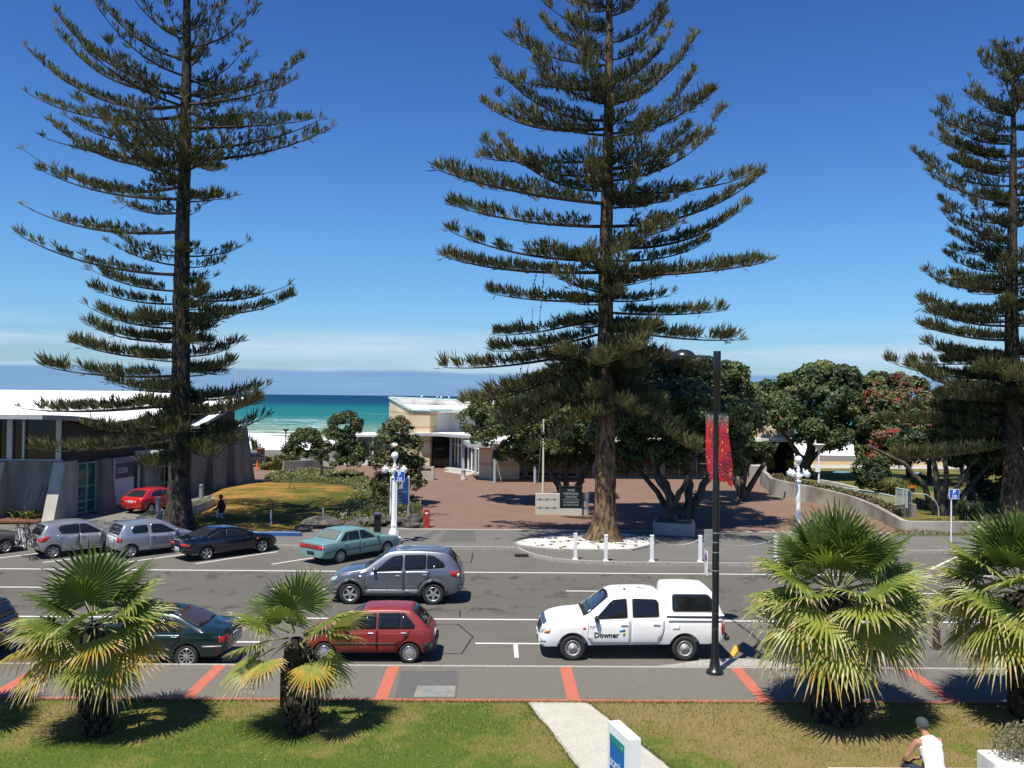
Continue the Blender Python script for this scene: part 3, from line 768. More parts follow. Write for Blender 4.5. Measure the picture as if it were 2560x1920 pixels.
# ---- white utility with canopy ------------------------------------------------
WHITE = paint('white_paint', (0.80, 0.80, 0.79), rough=0.3, coat=0.4)
ute = dict(paint=WHITE, wr=0.345, fx=1.5425, rx=-1.5425, rim='steel', rimf=0.60, tw=0.22, ra=0.43, tum=0.30, rail=0.07,
    top=[(-2.66, 1.02), (-2.64, 1.17), (-1.08, 1.20), (-1.05, 1.24), (-1.00, 1.62), (-0.93, 1.76), (-0.4, 1.82), (0.25, 1.80), (0.48, 1.74), (0.8, 1.51), (1.18, 1.22), (1.26, 1.185), (1.7, 1.14), (2.12, 1.05), (2.3, 0.96), (2.42, 0.80), (2.47, 0.62)],
    belt=[(-2.66, 1.0), (-2.60, 1.16), (-1.05, 1.185), (-0.9, 1.155), (1.2, 1.10), (1.7, 1.05), (2.2, 0.92), (2.47, 0.56)],
    hw=[(-2.66, 0.74), (-2.62, 0.82), (-2.5, 0.86), (0.9, 0.87), (1.9, 0.865), (2.2, 0.80), (2.36, 0.70), (2.44, 0.58), (2.47, 0.5)],
    bot=[(-2.66, 0.52), (-2.2, 0.44), (1.0, 0.40), (2.0, 0.36), (2.35, 0.32), (2.47, 0.40)],
    doors=[dict(p=rnd([(-0.02, 0.47), (-0.02, 1.11), (1.10, 1.06), (1.13, 0.62), (1.02, 0.47)], 0.04), h=(0.13, 0.97), hd=(0.20, 0.05, 0.04)), dict(p=rnd([(-0.06, 0.47), (-0.06, 1.11), (-0.96, 1.13), (-0.96, 0.86), (-0.9, 0.62), (-0.8, 0.47)], 0.04), h=(-0.76, 0.99), hd=(0.20, 0.05, 0.04))],
    hmat=M_CHROME, mirmat=M_BLACK, frame=WHITE,
    side_glass=[[(0.04, 1.17), (0.94, 1.13), (0.50, 1.58), (0.42, 1.63), (0.05, 1.665)], [(-0.10, 1.18), (-0.10, 1.665), (-0.75, 1.65), (-0.83, 1.58), (-0.83, 1.20)]],
    top_glass=[('windscreen', [(1.17, -0.66), (1.22, 0), (1.17, 0.66), (0.56, 0.56), (0.53, 0), (0.56, -0.56)], M_GLASSB)],
    patches=[('headlight', rnd([(0.80, 0.74), (0.47, 0.68), (0.46, 0.84), (0.66, 0.95), (0.81, 0.92)], 0.05), 'F', M_LENS, (1, -1)),
             ('indicator', rnd([(0.80, 0.74), (0.72, 0.72), (0.74, 0.80), (0.81, 0.82)], 0.02), 'F', M_AMBER, (1, -1), 0.010),
             ('grille', rnd([(-0.42, 0.66), (0.42, 0.66), (0.46, 0.90), (-0.46, 0.90)], 0.05), 'F', M_BLACK, (1,)),
             ('bonnet_guard', rnd([(-0.55, 0.92), (0.55, 0.92), (0.52, 0.99), (-0.52, 0.99)], 0.02), 'F', mat('tinted_blue_acrylic', (0.03, 0.06, 0.17), 0.1, spec=0.7), (1,), 0.03),
             ('lower_grille', rnd(qd(-0.45, 0.42, 0.45, 0.55), 0.03), 'F', M_BLACK, (1,)),
             ('fog_light', rnd(qd(0.62, 0.47, 0.76, 0.58), 0.05), 'F', M_LENS, (1, -1)),
             ('tail_light', rnd([(-2.64, 0.74), (-2.55, 0.74), (-2.53, 0.92), (-2.58, 1.12), (-2.64, 1.12)], 0.02), 'S', M_TAIL, (1, -1), 0.012),
             ('side_indicator', rnd(qd(1.19, 0.86, 1.27, 0.91), 0.02), 'S', M_TAIL, (1, -1)),
             ('fuel_flap', rnd(qd(-1.40, 0.86, -1.20, 1.04), 0.04), 'S', WHITE, (1,), 0.004),
             ('tray_rail', rnd(qd(-2.55, 1.085, -1.08, 1.12), 0.01), 'S', mat('rail_grey', (0.30, 0.30, 0.31), 0.4, 0.5), (1, -1), 0.018),
             ('mud_flap', qd(0.98, 0.27, 1.0, 0.52), 'S', M_BLACK, (1, -1), 0.01)],
    mirror=(0.90, 1.14), plates=[('F', 0.60, 0)])
u_root, u_sh = car(ute, 'white double cab utility truck with a canopy and blue green black door logo', (3.69, 24.40), PI+0.008, name='utility_truck', cat='truck')
can = dict(top=[(-2.64, 1.24), (-2.60, 1.35), (-2.28, 1.92), (-2.2, 1.955), (-1.6, 1.985), (-1.12, 1.965), (-1.06, 1.90), (-1.03, 1.6)], belt=[(-2.64, 1.24), (-1.03, 1.24)], hw=[(-2.64, 0.78), (-2.5, 0.84), (-1.2, 0.845), (-1.03, 0.83)], bot=[(-2.64, 1.205), (-1.03, 1.205)], tum=0.20, rail=0.10)
cme = loft(can, 40); csh = Shell(cme); cme.set_sharp_from_angle(angle=R(50)); cobj = link('canopy', cme, WHITE, u_root)
for sg in (1, -1):
    p = rnd([(-1.20, 1.34), (-1.20, 1.80), (-2.20, 1.80), (-2.36, 1.60), (-2.42, 1.34)], 0.08)
    f = obj('canopy_window', csh.patch(p, 'S', 0.012, sg, 0.14), M_GLASS, cobj)
    st = MB(); st.box((-1.84, sg*0.835, 1.222), (1.60, 0.03, 0.028)); obj('canopy_seal', st, M_BLACK, cobj)
rp = csh.patch(rnd([(-0.6, 1.36), (0.6, 1.36), (0.52, 1.78), (-0.52, 1.78)], 0.06), 'B', 0.01); obj('rear_window', rp, M_GLASS, cobj)
bp = MB(); bp.box((-2.74, 0, 0.60), (0.14, 1.5, 0.15), bev=0.04); bp.box((-2.62, 0.3, 0.6), (0.2, 0.1, 0.1)); bp.box((-2.62, -0.3, 0.6), (0.2, 0.1, 0.1)); obj('rear_bumper', bp, M_BLACK, u_root)
an = MB(); an.box((0.05, 0.25, 1.835), (0.05, 0.05, 0.03)); an.tube([(-0.55, 0.1, 1.82), (-0.30, 0.1, 1.86)], 0.008, 6); obj('roof_aerial', an, M_BLACK, u_root)
wp = MB()
for y in (-0.35, 0.3): wp.tube([(1.19, y+0.35, 1.24), (1.08, y+0.1, 1.33), (1.02, y-0.25, 1.365)], 0.009, 5)
wp.box((1.2, 0, 1.2), (0.09, 1.3, 0.03)); obj('wiper', wp, M_BLACK, u_root)
INK = mat('lettering_black', (0.015, 0.015, 0.016), 0.5)
def side_text(t, size, x, z, m, parent, sh, sg, **k):
    # left side of the vehicle is read with x decreasing towards the rear
    me = text_mesh(t, size, Matrix.Identity(4), 0.002, **k)
    w = max(v.co.x for v in me.vertices)
    for v in me.vertices:
        px = x-v.co.x*1.0 if sg > 0 else x+v.co.x; pz = z+v.co.y; dz = v.co.z
        h, n = sh.hit(px, pz, 'S', sg); v.co = h+Vector((0, sg, 0))*(0.010+dz)
    if sg > 0: me.flip_normals()
    me.materials.clear(); return link('lettering', me, m, parent)
side_text('Downer', 0.20, 0.965, 0.645, INK, u_root, u_sh, 1, bold=0.006)
side_text('HILUX', 0.058, 1.085, 0.93, mat('lettering_grey', (0.25, 0.25, 0.26), 0.5), u_root, u_sh, 1, bold=0.002)
side_text('2.5 D4D', 0.036, 1.085, 0.885, MATS['lettering_grey'], u_root, u_sh, 1)
for q, m in ((qd(0.17, 0.80, 0.27, 0.86), mat('logo_blue', (0.04, 0.34, 0.62), 0.5)), (qd(0.11, 0.80, 0.17, 0.86), INK), (qd(0.11, 0.69, 0.17, 0.80), mat('logo_green', (0.20, 0.50, 0.06), 0.5))):
    obj('logo', u_sh.patch(q, 'S', 0.0105, 1, 0.2), m, u_root)
obj('registration_label', u_sh.patch(qd(1.02, 0.50, 1.10, 0.58), 'T', 0.012, 1, 0.2), M_PLATE, u_root)
# ---- grey blue people mover on the road ------------------------------------------
SUVP = paint('steel_blue_paint', (0.135, 0.155, 0.185), 0.55, 0.30, 0.5)
CLAD = mat('cladding_grey', (0.075, 0.08, 0.088), 0.55, var=0.08, vscale=5)
def arc(cx, cz, r0, r1, a0, a1, n=14):
    o = [(cx+r1*math.cos(a), cz+r1*math.sin(a)) for a in np.linspace(a0, a1, n)]; i = [(cx+r0*math.cos(a), cz+r0*math.sin(a)) for a in np.linspace(a1, a0, n)]
    return o+i
suv = dict(paint=SUVP, wr=0.365, fx=1.43, rx=-1.43, rim='spoke5', rimf=0.66, tw=0.23, ra=0.43, tum=0.40, rail=0.075,
    top=[(-2.44, 0.80), (-2.42, 1.05), (-2.34, 1.22), (-2.1, 1.55), (-1.92, 1.735), (-1.6, 1.79), (-0.8, 1.825), (0.0, 1.79), (0.2, 1.73), (0.5, 1.53), (0.98, 1.22), (1.1, 1.19), (1.6, 1.11), (2.0, 0.99), (2.2, 0.80), (2.27, 0.55)],
    belt=[(-2.44, 0.75), (-2.36, 1.10), (-2.0, 1.20), (-1.5, 1.21), (0.8, 1.14), (1.2, 1.09), (1.9, 0.92), (2.27, 0.5)],
    hw=[(-2.44, 0.66), (-2.38, 0.78), (-2.15, 0.88), (-1.4, 0.925), (1.3, 0.925), (1.8, 0.88), (2.1, 0.76), (2.22, 0.62), (2.27, 0.5)],
    bot=[(-2.44, 0.50), (-2.2, 0.38), (-1.9, 0.30), (1.9, 0.29), (2.15, 0.30), (2.27, 0.40)],
    doors=[dict(p=rnd([(-0.40, 0.50), (-0.40, 1.15), (0.72, 1.10), (0.92, 0.98), (0.92, 0.62), (0.86, 0.50)], 0.05), h=(-0.20, 0.99)), dict(p=rnd([(-0.44, 0.50), (-0.44, 1.15), (-1.30, 1.165), (-1.26, 0.90), (-1.02, 0.72), (-0.96, 0.50)], 0.05), h=(-1.13, 1.03))],
    side_glass=[[(-0.34, 1.20), (0.55, 1.16), (0.12, 1.52), (-0.05, 1.62), (-0.34, 1.655)], [(-0.44, 1.205), (-0.44, 1.66), (-1.15, 1.67), (-1.15, 1.235)], [(-1.21, 1.24), (-1.21, 1.665), (-1.45, 1.62), (-1.74, 1.44), (-1.82, 1.29)]],
    top_glass=[('windscreen', [(0.95, -0.68), (1.02, 0), (0.95, 0.68), (0.24, 0.58), (0.20, 0), (0.24, -0.58)], M_GLASSB), ('rear_window', [(-1.98, -0.54), (-1.98, 0.54), (-2.30, 0.62), (-2.30, -0.62)], M_GLASS)],
    patches=[('arch_cladding', arc(1.43, 0.365, 0.432, 0.53, -0.25, PI+0.25), 'S', CLAD, (1, -1), 0.018), ('arch_cladding', arc(-1.43, 0.365, 0.432, 0.53, -0.25, PI+0.25), 'S', CLAD, (1, -1), 0.018),
             ('sill_cladding', qd(-0.92, 0.31, 0.92, 0.46), 'S', CLAD, (1, -1), 0.016), ('sill_trim', qd(-0.9, 0.462, 0.9, 0.482), 'S', M_ALLOY, (1, -1), 0.018),
             ('bumper_cladding', [(-0.70, 0.32), (0.70, 0.32), (0.78, 0.50), (-0.78, 0.50)], 'F', CLAD, (1,), 0.012), ('bumper_cladding', [(-0.76, 0.40), (0.76, 0.40), (0.80, 0.62), (-0.80, 0.62)], 'B', CLAD, (1,), 0.014),
             ('headlight', rnd([(0.84, 0.80), (0.58, 0.74), (0.50, 0.86), (0.62, 0.98), (0.82, 0.95)], 0.04), 'F', M_LENS, (1, -1)),
             ('grille', rnd([(-0.42, 0.72), (0.42, 0.72), (0.48, 0.86), (-0.48, 0.86)], 0.03), 'F', M_BLACK, (1,)), ('lower_grille', rnd(qd(-0.4, 0.52, 0.4, 0.64), 0.03), 'F', M_BLACK, (1,)),
             ('tail_light', rnd([(-2.34, 0.92), (-2.06, 0.98), (-1.98, 1.16), (-2.24, 1.17), (-2.38, 1.10)], 0.04), 'S', M_TAIL, (1, -1)),
             ('tail_lens', rnd(qd(-2.34, 0.96, -2.24, 1.08), 0.04), 'S', M_LENS, (1, -1), 0.011),
             ('rear_spoiler', rnd([(-1.86, -0.60), (-1.86, 0.60), (-1.97, 0.58), (-1.97, -0.58)], 0.02), 'T', SUVP, (1,), 0.035),
             ('fender_vent', rnd(qd(1.02, 0.93, 1.12, 0.99), 0.02), 'S', M_CHROME, (1, -1), 0.01), ('window_sticker', qd(-1.47, 1.28, -1.43, 1.33), 'S', M_PLATE, (1,), 0.011)],
    mirror=(0.60, 1.19), plates=[('F', 0.66, 0), ('B', 0.82, 0)], hmat=SUVP)
s_root, s_sh = car(suv, 'grey blue sport utility wagon driving left along the road', (-3.55, 30.62), PI, name='moving_car')
rl = MB()
for sg in (1, -1):
    for y in (0.28, 0.36, 0.44): rl.tube([(-1.6, sg*y, 1.795), (-0.9, sg*y, 1.825), (-0.1, sg*y, 1.79)], 0.010, 5)
obj('roof_ribs', rl, SUVP, s_root)
# ---- small red hatch ----------------------------------------------------------
REDP = paint('brick_red_paint', (0.21, 0.026, 0.022), 0.05, 0.38, 0.4, 0.3)
red = dict(paint=REDP, wr=0.272, fx=1.14, rx=-1.14, rim='cap', rimf=0.68, tw=0.15, ra=0.325, tum=0.36, rail=0.05,
    top=[(-1.80, 0.55), (-1.76, 0.78), (-1.66, 0.90), (-1.2, 1.36), (-1.12, 1.40), (-0.6, 1.42), (0.05, 1.40), (0.2, 1.35), (0.78, 0.97), (0.86, 0.94), (1.45, 0.82), (1.66, 0.70), (1.72, 0.48)],
    belt=[(-1.80, 0.5), (-1.7, 0.80), (-1.5, 0.90), (0.7, 0.89), (1.45, 0.76), (1.72, 0.42)],
    hw=[(-1.80, 0.62), (-1.72, 0.70), (-1.4, 0.755), (1.0, 0.76), (1.5, 0.72), (1.68, 0.64), (1.72, 0.56)],
    bot=[(-1.80, 0.34), (-1.5, 0.26), (1.4, 0.24), (1.72, 0.30)],
    doors=[dict(p=rnd([(-0.26, 0.30), (-0.26, 0.88), (0.66, 0.87), (0.74, 0.60), (0.68, 0.30)], 0.03), h=(-0.10, 0.80)), dict(p=rnd([(-0.29, 0.30), (-0.29, 0.88), (-1.14, 0.885), (-1.10, 0.70), (-0.86, 0.52), (-0.80, 0.30)], 0.03), h=(-0.98, 0.81))],
    side_glass=[[(-0.22, 0.925), (0.55, 0.915), (0.20, 1.19), (0.08, 1.27), (-0.22, 1.29)], [(-0.30, 0.925), (-0.30, 1.295), (-0.86, 1.30), (-0.86, 0.93)], [(-0.90, 0.93), (-0.90, 1.30), (-0.98, 1.29), (-1.26, 1.0), (-1.26, 0.935)]], gr=0.025,
    top_glass=[('windscreen', [(0.76, -0.58), (0.80, 0), (0.76, 0.58), (0.22, 0.50), (0.19, 0), (0.22, -0.50)], M_GLASSB), ('rear_window', [(-1.21, -0.48), (-1.21, 0.48), (-1.62, 0.56), (-1.62, -0.56)], M_GLASS)],
    patches=[('side_moulding', qd(-0.80, 0.50, 0.86, 0.545), 'S', M_BLACK, (1, -1), 0.014), ('side_moulding', qd(-1.72, 0.50, -1.50, 0.545), 'S', M_BLACK, (1, -1), 0.014),
             ('rear_bumper', [(-0.70, 0.33), (0.70, 0.33), (0.70, 0.53), (-0.70, 0.53)], 'B', M_BLACK, (1,), 0.05), ('bumper_end', [(-1.80, 0.35), (-1.52, 0.33), (-1.50, 0.50), (-1.80, 0.53)], 'S', M_BLACK, (1, -1), 0.02),
             ('front_bumper', [(-0.62, 0.30), (0.62, 0.30), (0.62, 0.48), (-0.62, 0.48)], 'F', M_BLACK, (1,), 0.04),
             ('tail_light', qd(0.46, 0.58, 0.64, 0.80), 'B', M_TAILD, (1, -1)), ('tail_light', [(-1.80, 0.58), (-1.71, 0.58), (-1.66, 0.80), (-1.75, 0.80)], 'S', M_TAILD, (1, -1)),
             ('headlight', qd(0.36, 0.56, 0.62, 0.70), 'F', M_LENS, (1, -1)), ('hatch_seam', [(-1.225, -0.56), (-1.225, 0.56), (-1.20, 0.56), (-1.20, -0.56)], 'T', M_BLACK, (1,), 0.003)],
    mirror=(0.58, 0.93), mirmat=M_BLACK, hmat=M_CHROME, plates=[('B', 0.66, 0)])
car(red, 'old red hatchback with black bumpers parked behind the smallest palm', (-3.42, 23.98), PI)
# ---- dark green sedan --------------------------------------------------------------
GRN = paint('bottle_green_paint', (0.010, 0.028, 0.032), 0.35, 0.22, 0.5, 0.8)
def sedan(p, rim, **k):
    d = dict(paint=p, wr=0.30, fx=1.34, rx=-1.34, rim=rim, rimf=0.70, tw=0.19, ra=0.355, tum=0.44, rail=0.06,
    top=[(-2.36, 0.62), (-2.34, 0.86), (-2.25, 0.96), (-1.78, 1.0), (-1.70, 1.02), (-1.0, 1.34), (-0.85, 1.375), (-0.3, 1.40), (0.15, 1.375), (0.35, 1.30), (0.98, 0.99), (1.08, 0.965), (1.7, 0.86), (2.05, 0.74), (2.14, 0.5)],
    belt=[(-2.36, 0.55), (-2.28, 0.88), (-1.7, 0.935), (0.9, 0.90), (1.6, 0.80), (2.14, 0.45)],
    hw=[(-2.36, 0.62), (-2.28, 0.76), (-1.9, 0.835), (-1.0, 0.86), (1.0, 0.86), (1.7, 0.80), (2.02, 0.68), (2.14, 0.52)],
    bot=[(-2.36, 0.42), (-2.1, 0.27), (1.9, 0.24), (2.14, 0.34)],
    doors=[dict(p=rnd([(-0.22, 0.33), (-0.22, 0.89), (0.80, 0.865), (0.92, 0.60), (0.88, 0.33)], 0.04), h=(-0.06, 0.79)), dict(p=rnd([(-0.25, 0.33), (-0.25, 0.89), (-1.18, 0.90), (-1.16, 0.72), (-0.98, 0.56), (-0.92, 0.33)], 0.04), h=(-1.02, 0.81))],
    side_glass=[[(-0.18, 0.955), (0.72, 0.935), (0.30, 1.18), (0.14, 1.26), (-0.18, 1.285)], [(-0.27, 0.957), (-0.27, 1.29), (-0.72, 1.27), (-1.00, 1.16), (-1.18, 1.0), (-1.18, 0.965)]],
    top_glass=[('windscreen', [(0.95, -0.64), (1.0, 0), (0.95, 0.64), (0.38, 0.52), (0.35, 0), (0.38, -0.52)], M_GLASSB), ('rear_window', [(-0.98, -0.50), (-0.96, 0), (-0.98, 0.50), (-1.62, 0.62), (-1.66, 0), (-1.62, -0.62)], mat('tinted_rear_glass', (0.045, 0.032, 0.028), 0.06, spec=0.6))],
    patches=[('tail_light', rnd([(0.76, 0.64), (0.52, 0.66), (0.52, 0.84), (0.74, 0.82)], 0.02), 'B', M_TAIL, (1, -1)), ('tail_light', rnd([(-2.33, 0.66), (-2.18, 0.66), (-2.16, 0.82), (-2.30, 0.82)], 0.02), 'S', M_TAIL, (1, -1)),
             ('headlight', rnd(qd(0.40, 0.58, 0.70, 0.70), 0.03), 'F', M_LENS, (1, -1)), ('grille', rnd(qd(-0.3, 0.60, 0.3, 0.68), 0.02), 'F', M_BLACK, (1,)),
             ('bumper_strip', qd(-2.34, 0.55, -1.75, 0.585), 'S', M_STEEL, (1, -1), 0.012), ('sill_strip', qd(-0.9, 0.30, 0.9, 0.325), 'S', M_STEEL, (1, -1), 0.012)],
    mirror=(0.74, 0.955), plates=[('B', 0.70, 0)])
    d.update(k); return d
car(sedan(GRN, 'spoke10'), 'dark green sedan parked behind the yellowing palm', (-9.40, 23.55), PI)
# ---- teal boxy sedan ----------------------------------------------------------------
TEAL = paint('teal_paint', (0.155, 0.285, 0.275), 0.15, 0.34, 0.5, 0.4)
car(sedan(TEAL, 'spoke10', tum=0.34, rail=0.05,
    top=[(-2.30, 0.60), (-2.29, 0.84), (-2.24, 0.93), (-1.60, 0.985), (-1.55, 0.995), (-1.08, 1.33), (-1.0, 1.36), (-0.4, 1.385), (0.1, 1.36), (0.22, 1.32), (0.80, 0.985), (0.88, 0.965), (1.9, 0.82), (2.18, 0.74), (2.22, 0.5)],
    belt=[(-2.30, 0.55), (-2.26, 0.88), (-1.6, 0.92), (0.8, 0.90), (2.0, 0.77), (2.22, 0.45)],
    hw=[(-2.30, 0.74), (-2.26, 0.79), (-1.9, 0.835), (1.6, 0.835), (2.1, 0.78), (2.22, 0.70)],
    bot=[(-2.30, 0.34), (-2.1, 0.27), (1.9, 0.25), (2.22, 0.34)],
    doors=[dict(p=rnd([(-0.24, 0.33), (-0.24, 0.89), (0.72, 0.88), (0.86, 0.60), (0.82, 0.33)], 0.03), h=(-0.10, 0.79)), dict(p=rnd([(-0.27, 0.33), (-0.27, 0.89), (-1.14, 0.90), (-1.14, 0.72), (-0.96, 0.56), (-0.90, 0.33)], 0.03), h=(-1.02, 0.80))],
    side_glass=[[(-0.20, 0.945), (0.60, 0.935), (0.18, 1.18), (0.06, 1.255), (-0.20, 1.275)], [(-0.29, 0.947), (-0.29, 1.28), (-0.84, 1.275), (-0.88, 0.95)], [(-0.93, 0.95), (-0.88, 1.275), (-0.98, 1.26), (-1.30, 0.99), (-1.30, 0.955)]], gr=0.02,
    top_glass=[('windscreen', [(0.78, -0.64), (0.80, 0), (0.78, 0.64), (0.25, 0.54), (0.22, 0), (0.25, -0.54)], M_GLASSB), ('rear_window', [(-1.10, -0.54), (-1.10, 0.54), (-1.49, 0.62), (-1.49, -0.62)], mat('pale_rear_glass', (0.13, 0.155, 0.13), 0.06, spec=0.6))],
    patches=[('tail_panel', qd(-0.74, 0.66, 0.74, 0.84), 'B', M_TAILD, (1,), 0.005), ('tail_light', qd(0.42, 0.67, 0.73, 0.83), 'B', M_TAIL, (1, -1), 0.010), ('tail_light', qd(-2.29, 0.67, -2.20, 0.83), 'S', M_TAIL, (1, -1)),
             ('side_moulding', qd(-2.2, 0.545, 1.0, 0.575), 'S', M_BLACK, (1, -1), 0.012), ('headlight', qd(0.36, 0.58, 0.70, 0.72), 'F', M_LENS, (1, -1)), ('grille', qd(-0.34, 0.58, 0.34, 0.72), 'F', M_BLACK, (1,)),
             ('plate_recess', qd(-0.24, 0.42, 0.24, 0.57), 'B', M_BLACK, (1,), 0.006)], plates=[]), 'old teal boxy sedan nosed in beside the ornate white lamp post', (-6.35, 38.42), R(50))
# ---- navy coupe ----------------------------------------------------------------------
NAVY = paint('midnight_paint', (0.006, 0.009, 0.022), 0.2, 0.16, 0.5, 0.9)
car(sedan(NAVY, 'spoke5', wr=0.305, tum=0.46,
    top=[(-2.28, 0.60), (-2.26, 0.84), (-2.16, 0.93), (-1.62, 0.97), (-0.75, 1.27), (-0.4, 1.315), (0.0, 1.31), (0.25, 1.25), (0.98, 0.95), (1.1, 0.92), (1.75, 0.82), (2.15, 0.66), (2.26, 0.46)],
    belt=[(-2.28, 0.55), (-2.2, 0.86), (-1.5, 0.90), (0.9, 0.87), (1.75, 0.76), (2.26, 0.42)],
    hw=[(-2.28, 0.60), (-2.18, 0.77), (-1.8, 0.85), (1.2, 0.86), (1.8, 0.81), (2.14, 0.68), (2.26, 0.5)],
    bot=[(-2.28, 0.40), (-2.0, 0.25), (1.9, 0.22), (2.26, 0.32)],
    doors=[dict(p=rnd([(-0.42, 0.30), (-0.46, 0.86), (0.80, 0.84), (0.92, 0.60), (0.88, 0.30)], 0.04), h=(-0.26, 0.79))],
    side_glass=[[(-0.40, 0.92), (0.70, 0.90), (0.22, 1.12), (0.05, 1.18), (-0.36, 1.205)], [(-0.48, 0.925), (-0.44, 1.20), (-0.75, 1.16), (-1.28, 0.95)]],
    top_glass=[('windscreen', [(0.95, -0.64), (1.0, 0), (0.95, 0.64), (0.30, 0.52), (0.26, 0), (0.30, -0.52)], M_GLASSB), ('rear_window', [(-0.78, -0.50), (-0.76, 0), (-0.78, 0.50), (-1.52, 0.62), (-1.56, 0), (-1.52, -0.62)], M_GLASSB)],
    patches=[('tail_light', rnd(qd(0.30, 0.66, 0.70, 0.78), 0.02), 'B', M_TAIL, (1, -1)), ('tail_light', rnd(qd(-2.24, 0.66, -2.10, 0.77), 0.02), 'S', M_AMBER, (1, -1)), ('headlight', rnd(qd(0.36, 0.56, 0.66, 0.64), 0.02), 'F', M_LENS, (1, -1)),
             ('side_indicator', rnd(qd(1.02, 0.66, 1.14, 0.71), 0.02), 'S', M_AMBER, (1, -1)), ('sill_skirt', qd(-0.9, 0.26, 0.9, 0.31), 'S', M_BLACK, (1, -1), 0.012), ('spoiler', rnd([(-2.10, -0.66), (-2.10, 0.66), (-2.22, 0.64), (-2.22, -0.64)], 0.03), 'T', NAVY, (1,), 0.045)],
    plates=[('B', 0.52, 0)]), 'black blue coupe parked at an angle in front of the left pine', (-12.1, 38.9), R(46))
# ---- silver hatchbacks ----------------------------------------------------------------
def hatch(p, rim, **k):
    d = dict(paint=p, wr=0.30, fx=1.19, rx=-1.19, rim=rim, rimf=0.66, tw=0.18, ra=0.35, tum=0.36, rail=0.07,
    top=[(-1.74, 0.66), (-1.72, 0.90), (-1.66, 1.02), (-1.45, 1.38), (-1.36, 1.45), (-0.9, 1.50), (-0.2, 1.53), (0.25, 1.49), (0.45, 1.41), (1.10, 1.03), (1.2, 0.99), (1.65, 0.86), (1.85, 0.70), (1.92, 0.48)],
    belt=[(-1.74, 0.6), (-1.66, 0.96), (-1.3, 1.02), (0.9, 0.955), (1.5, 0.83), (1.92, 0.44)],
    hw=[(-1.74, 0.62), (-1.66, 0.74), (-1.3, 0.825), (1.0, 0.83), (1.5, 0.78), (1.82, 0.64), (1.92, 0.48)],
    bot=[(-1.74, 0.40), (-1.5, 0.27), (1.6, 0.25), (1.92, 0.36)],
    doors=[dict(p=rnd([(-0.12, 0.35), (-0.12, 0.97), (0.84, 0.93), (0.84, 0.60), (0.78, 0.35)], 0.04), h=(0.02, 0.86)), dict(p=rnd([(-0.15, 0.35), (-0.15, 0.97), (-1.04, 1.0), (-1.02, 0.76), (-0.84, 0.60), (-0.78, 0.35)], 0.04), h=(-0.90, 0.89))],
    side_glass=[[(-0.09, 1.02), (0.78, 0.985), (0.34, 1.27), (0.16, 1.36), (-0.09, 1.39)], [(-0.14, 1.02), (-0.14, 1.39), (-0.85, 1.37), (-0.98, 1.30), (-0.86, 1.05)]],
    top_glass=[('windscreen', [(1.08, -0.62), (1.12, 0), (1.08, 0.62), (0.50, 0.54), (0.47, 0), (0.50, -0.54)], M_GLASSB), ('rear_window', [(-1.44, -0.52), (-1.44, 0.52), (-1.64, 0.60), (-1.64, -0.60)], M_GLASS)],
    patches=[('tail_light', rnd([(0.76, 0.74), (0.58, 0.72), (0.56, 0.84), (0.70, 0.97)], 0.02), 'B', M_TAIL, (1, -1)), ('tail_light', rnd([(-1.70, 0.74), (-1.52, 0.76), (-1.30, 0.96), (-1.34, 1.0), (-1.60, 0.96)], 0.03), 'S', M_TAIL, (1, -1)),
             ('headlight', rnd([(0.72, 0.70), (0.48, 0.64), (0.46, 0.76), (0.70, 0.86)], 0.03), 'F', M_LENS, (1, -1)), ('grille', rnd(qd(-0.3, 0.56, 0.3, 0.66), 0.02), 'F', M_BLACK, (1,)), ('plate_recess', qd(-0.28, 0.66, 0.28, 0.80), 'B', M_BLACK, (1,), 0.004)],
    mirror=(0.80, 1.02), plates=[('B', 0.73, 0)])
    d.update(k); return d
SILV = paint('silver_paint', (0.36, 0.37, 0.39), 0.55, 0.30, 0.5); SILB = paint('silver_blue_paint', (0.33, 0.36, 0.41), 0.55, 0.30, 0.5)
sw_root, sw_sh = car(hatch(SILV, 'spoke7'), 'silver hatchback with a bicycle rack on its tailgate', (-18.75, 38.85), R(44))
car(hatch(SILB, 'spoke7', doors=[dict(p=rnd([(-0.40, 0.35), (-0.40, 0.97), (0.84, 0.93), (0.84, 0.60), (0.78, 0.35)], 0.04), h=(-0.22, 0.86))],
    side_glass=[[(-0.30, 1.01), (0.80, 0.985), (0.34, 1.27), (0.16, 1.36), (-0.30, 1.39)], [(-0.46, 1.03), (-0.46, 1.38), (-1.05, 1.36), (-1.16, 1.22), (-1.12, 1.05)]], gr=0.10, frame=SILB,
    patches=[('tail_light', rnd(qd(0.60, 0.70, 0.74, 0.92), 0.03), 'B', M_TAIL, (1, -1)), ('tail_light', rnd(qd(-1.72, 0.70, -1.56, 0.92), 0.03), 'S', M_TAIL, (1, -1)), ('headlight', rnd(qd(0.42, 0.64, 0.70, 0.80), 0.05), 'F', M_LENS, (1, -1))]),
    'silver blue three door hatchback with rounded rear side windows', (-15.55, 39.15), R(44))
BRZ = paint('taupe_paint', (0.13, 0.12, 0.105), 0.45, 0.32, 0.5)
car(sedan(BRZ, 'spoke7'), 'taupe grey car cut by the left edge beside the bicycle rack', (-23.3, 38.3), R(44))
DKB = paint('dark_blue_paint', (0.012, 0.018, 0.05), 0.3, 0.2, 0.5, 0.8)
car(hatch(DKB, 'spoke7'), 'dark blue hatchback cut by the left edge in the kerbside lane', (-15.05, 23.75), PI)
BRED = paint('bright_red_paint', (0.44, 0.018, 0.022), 0.05, 0.28, 0.5, 0.6)
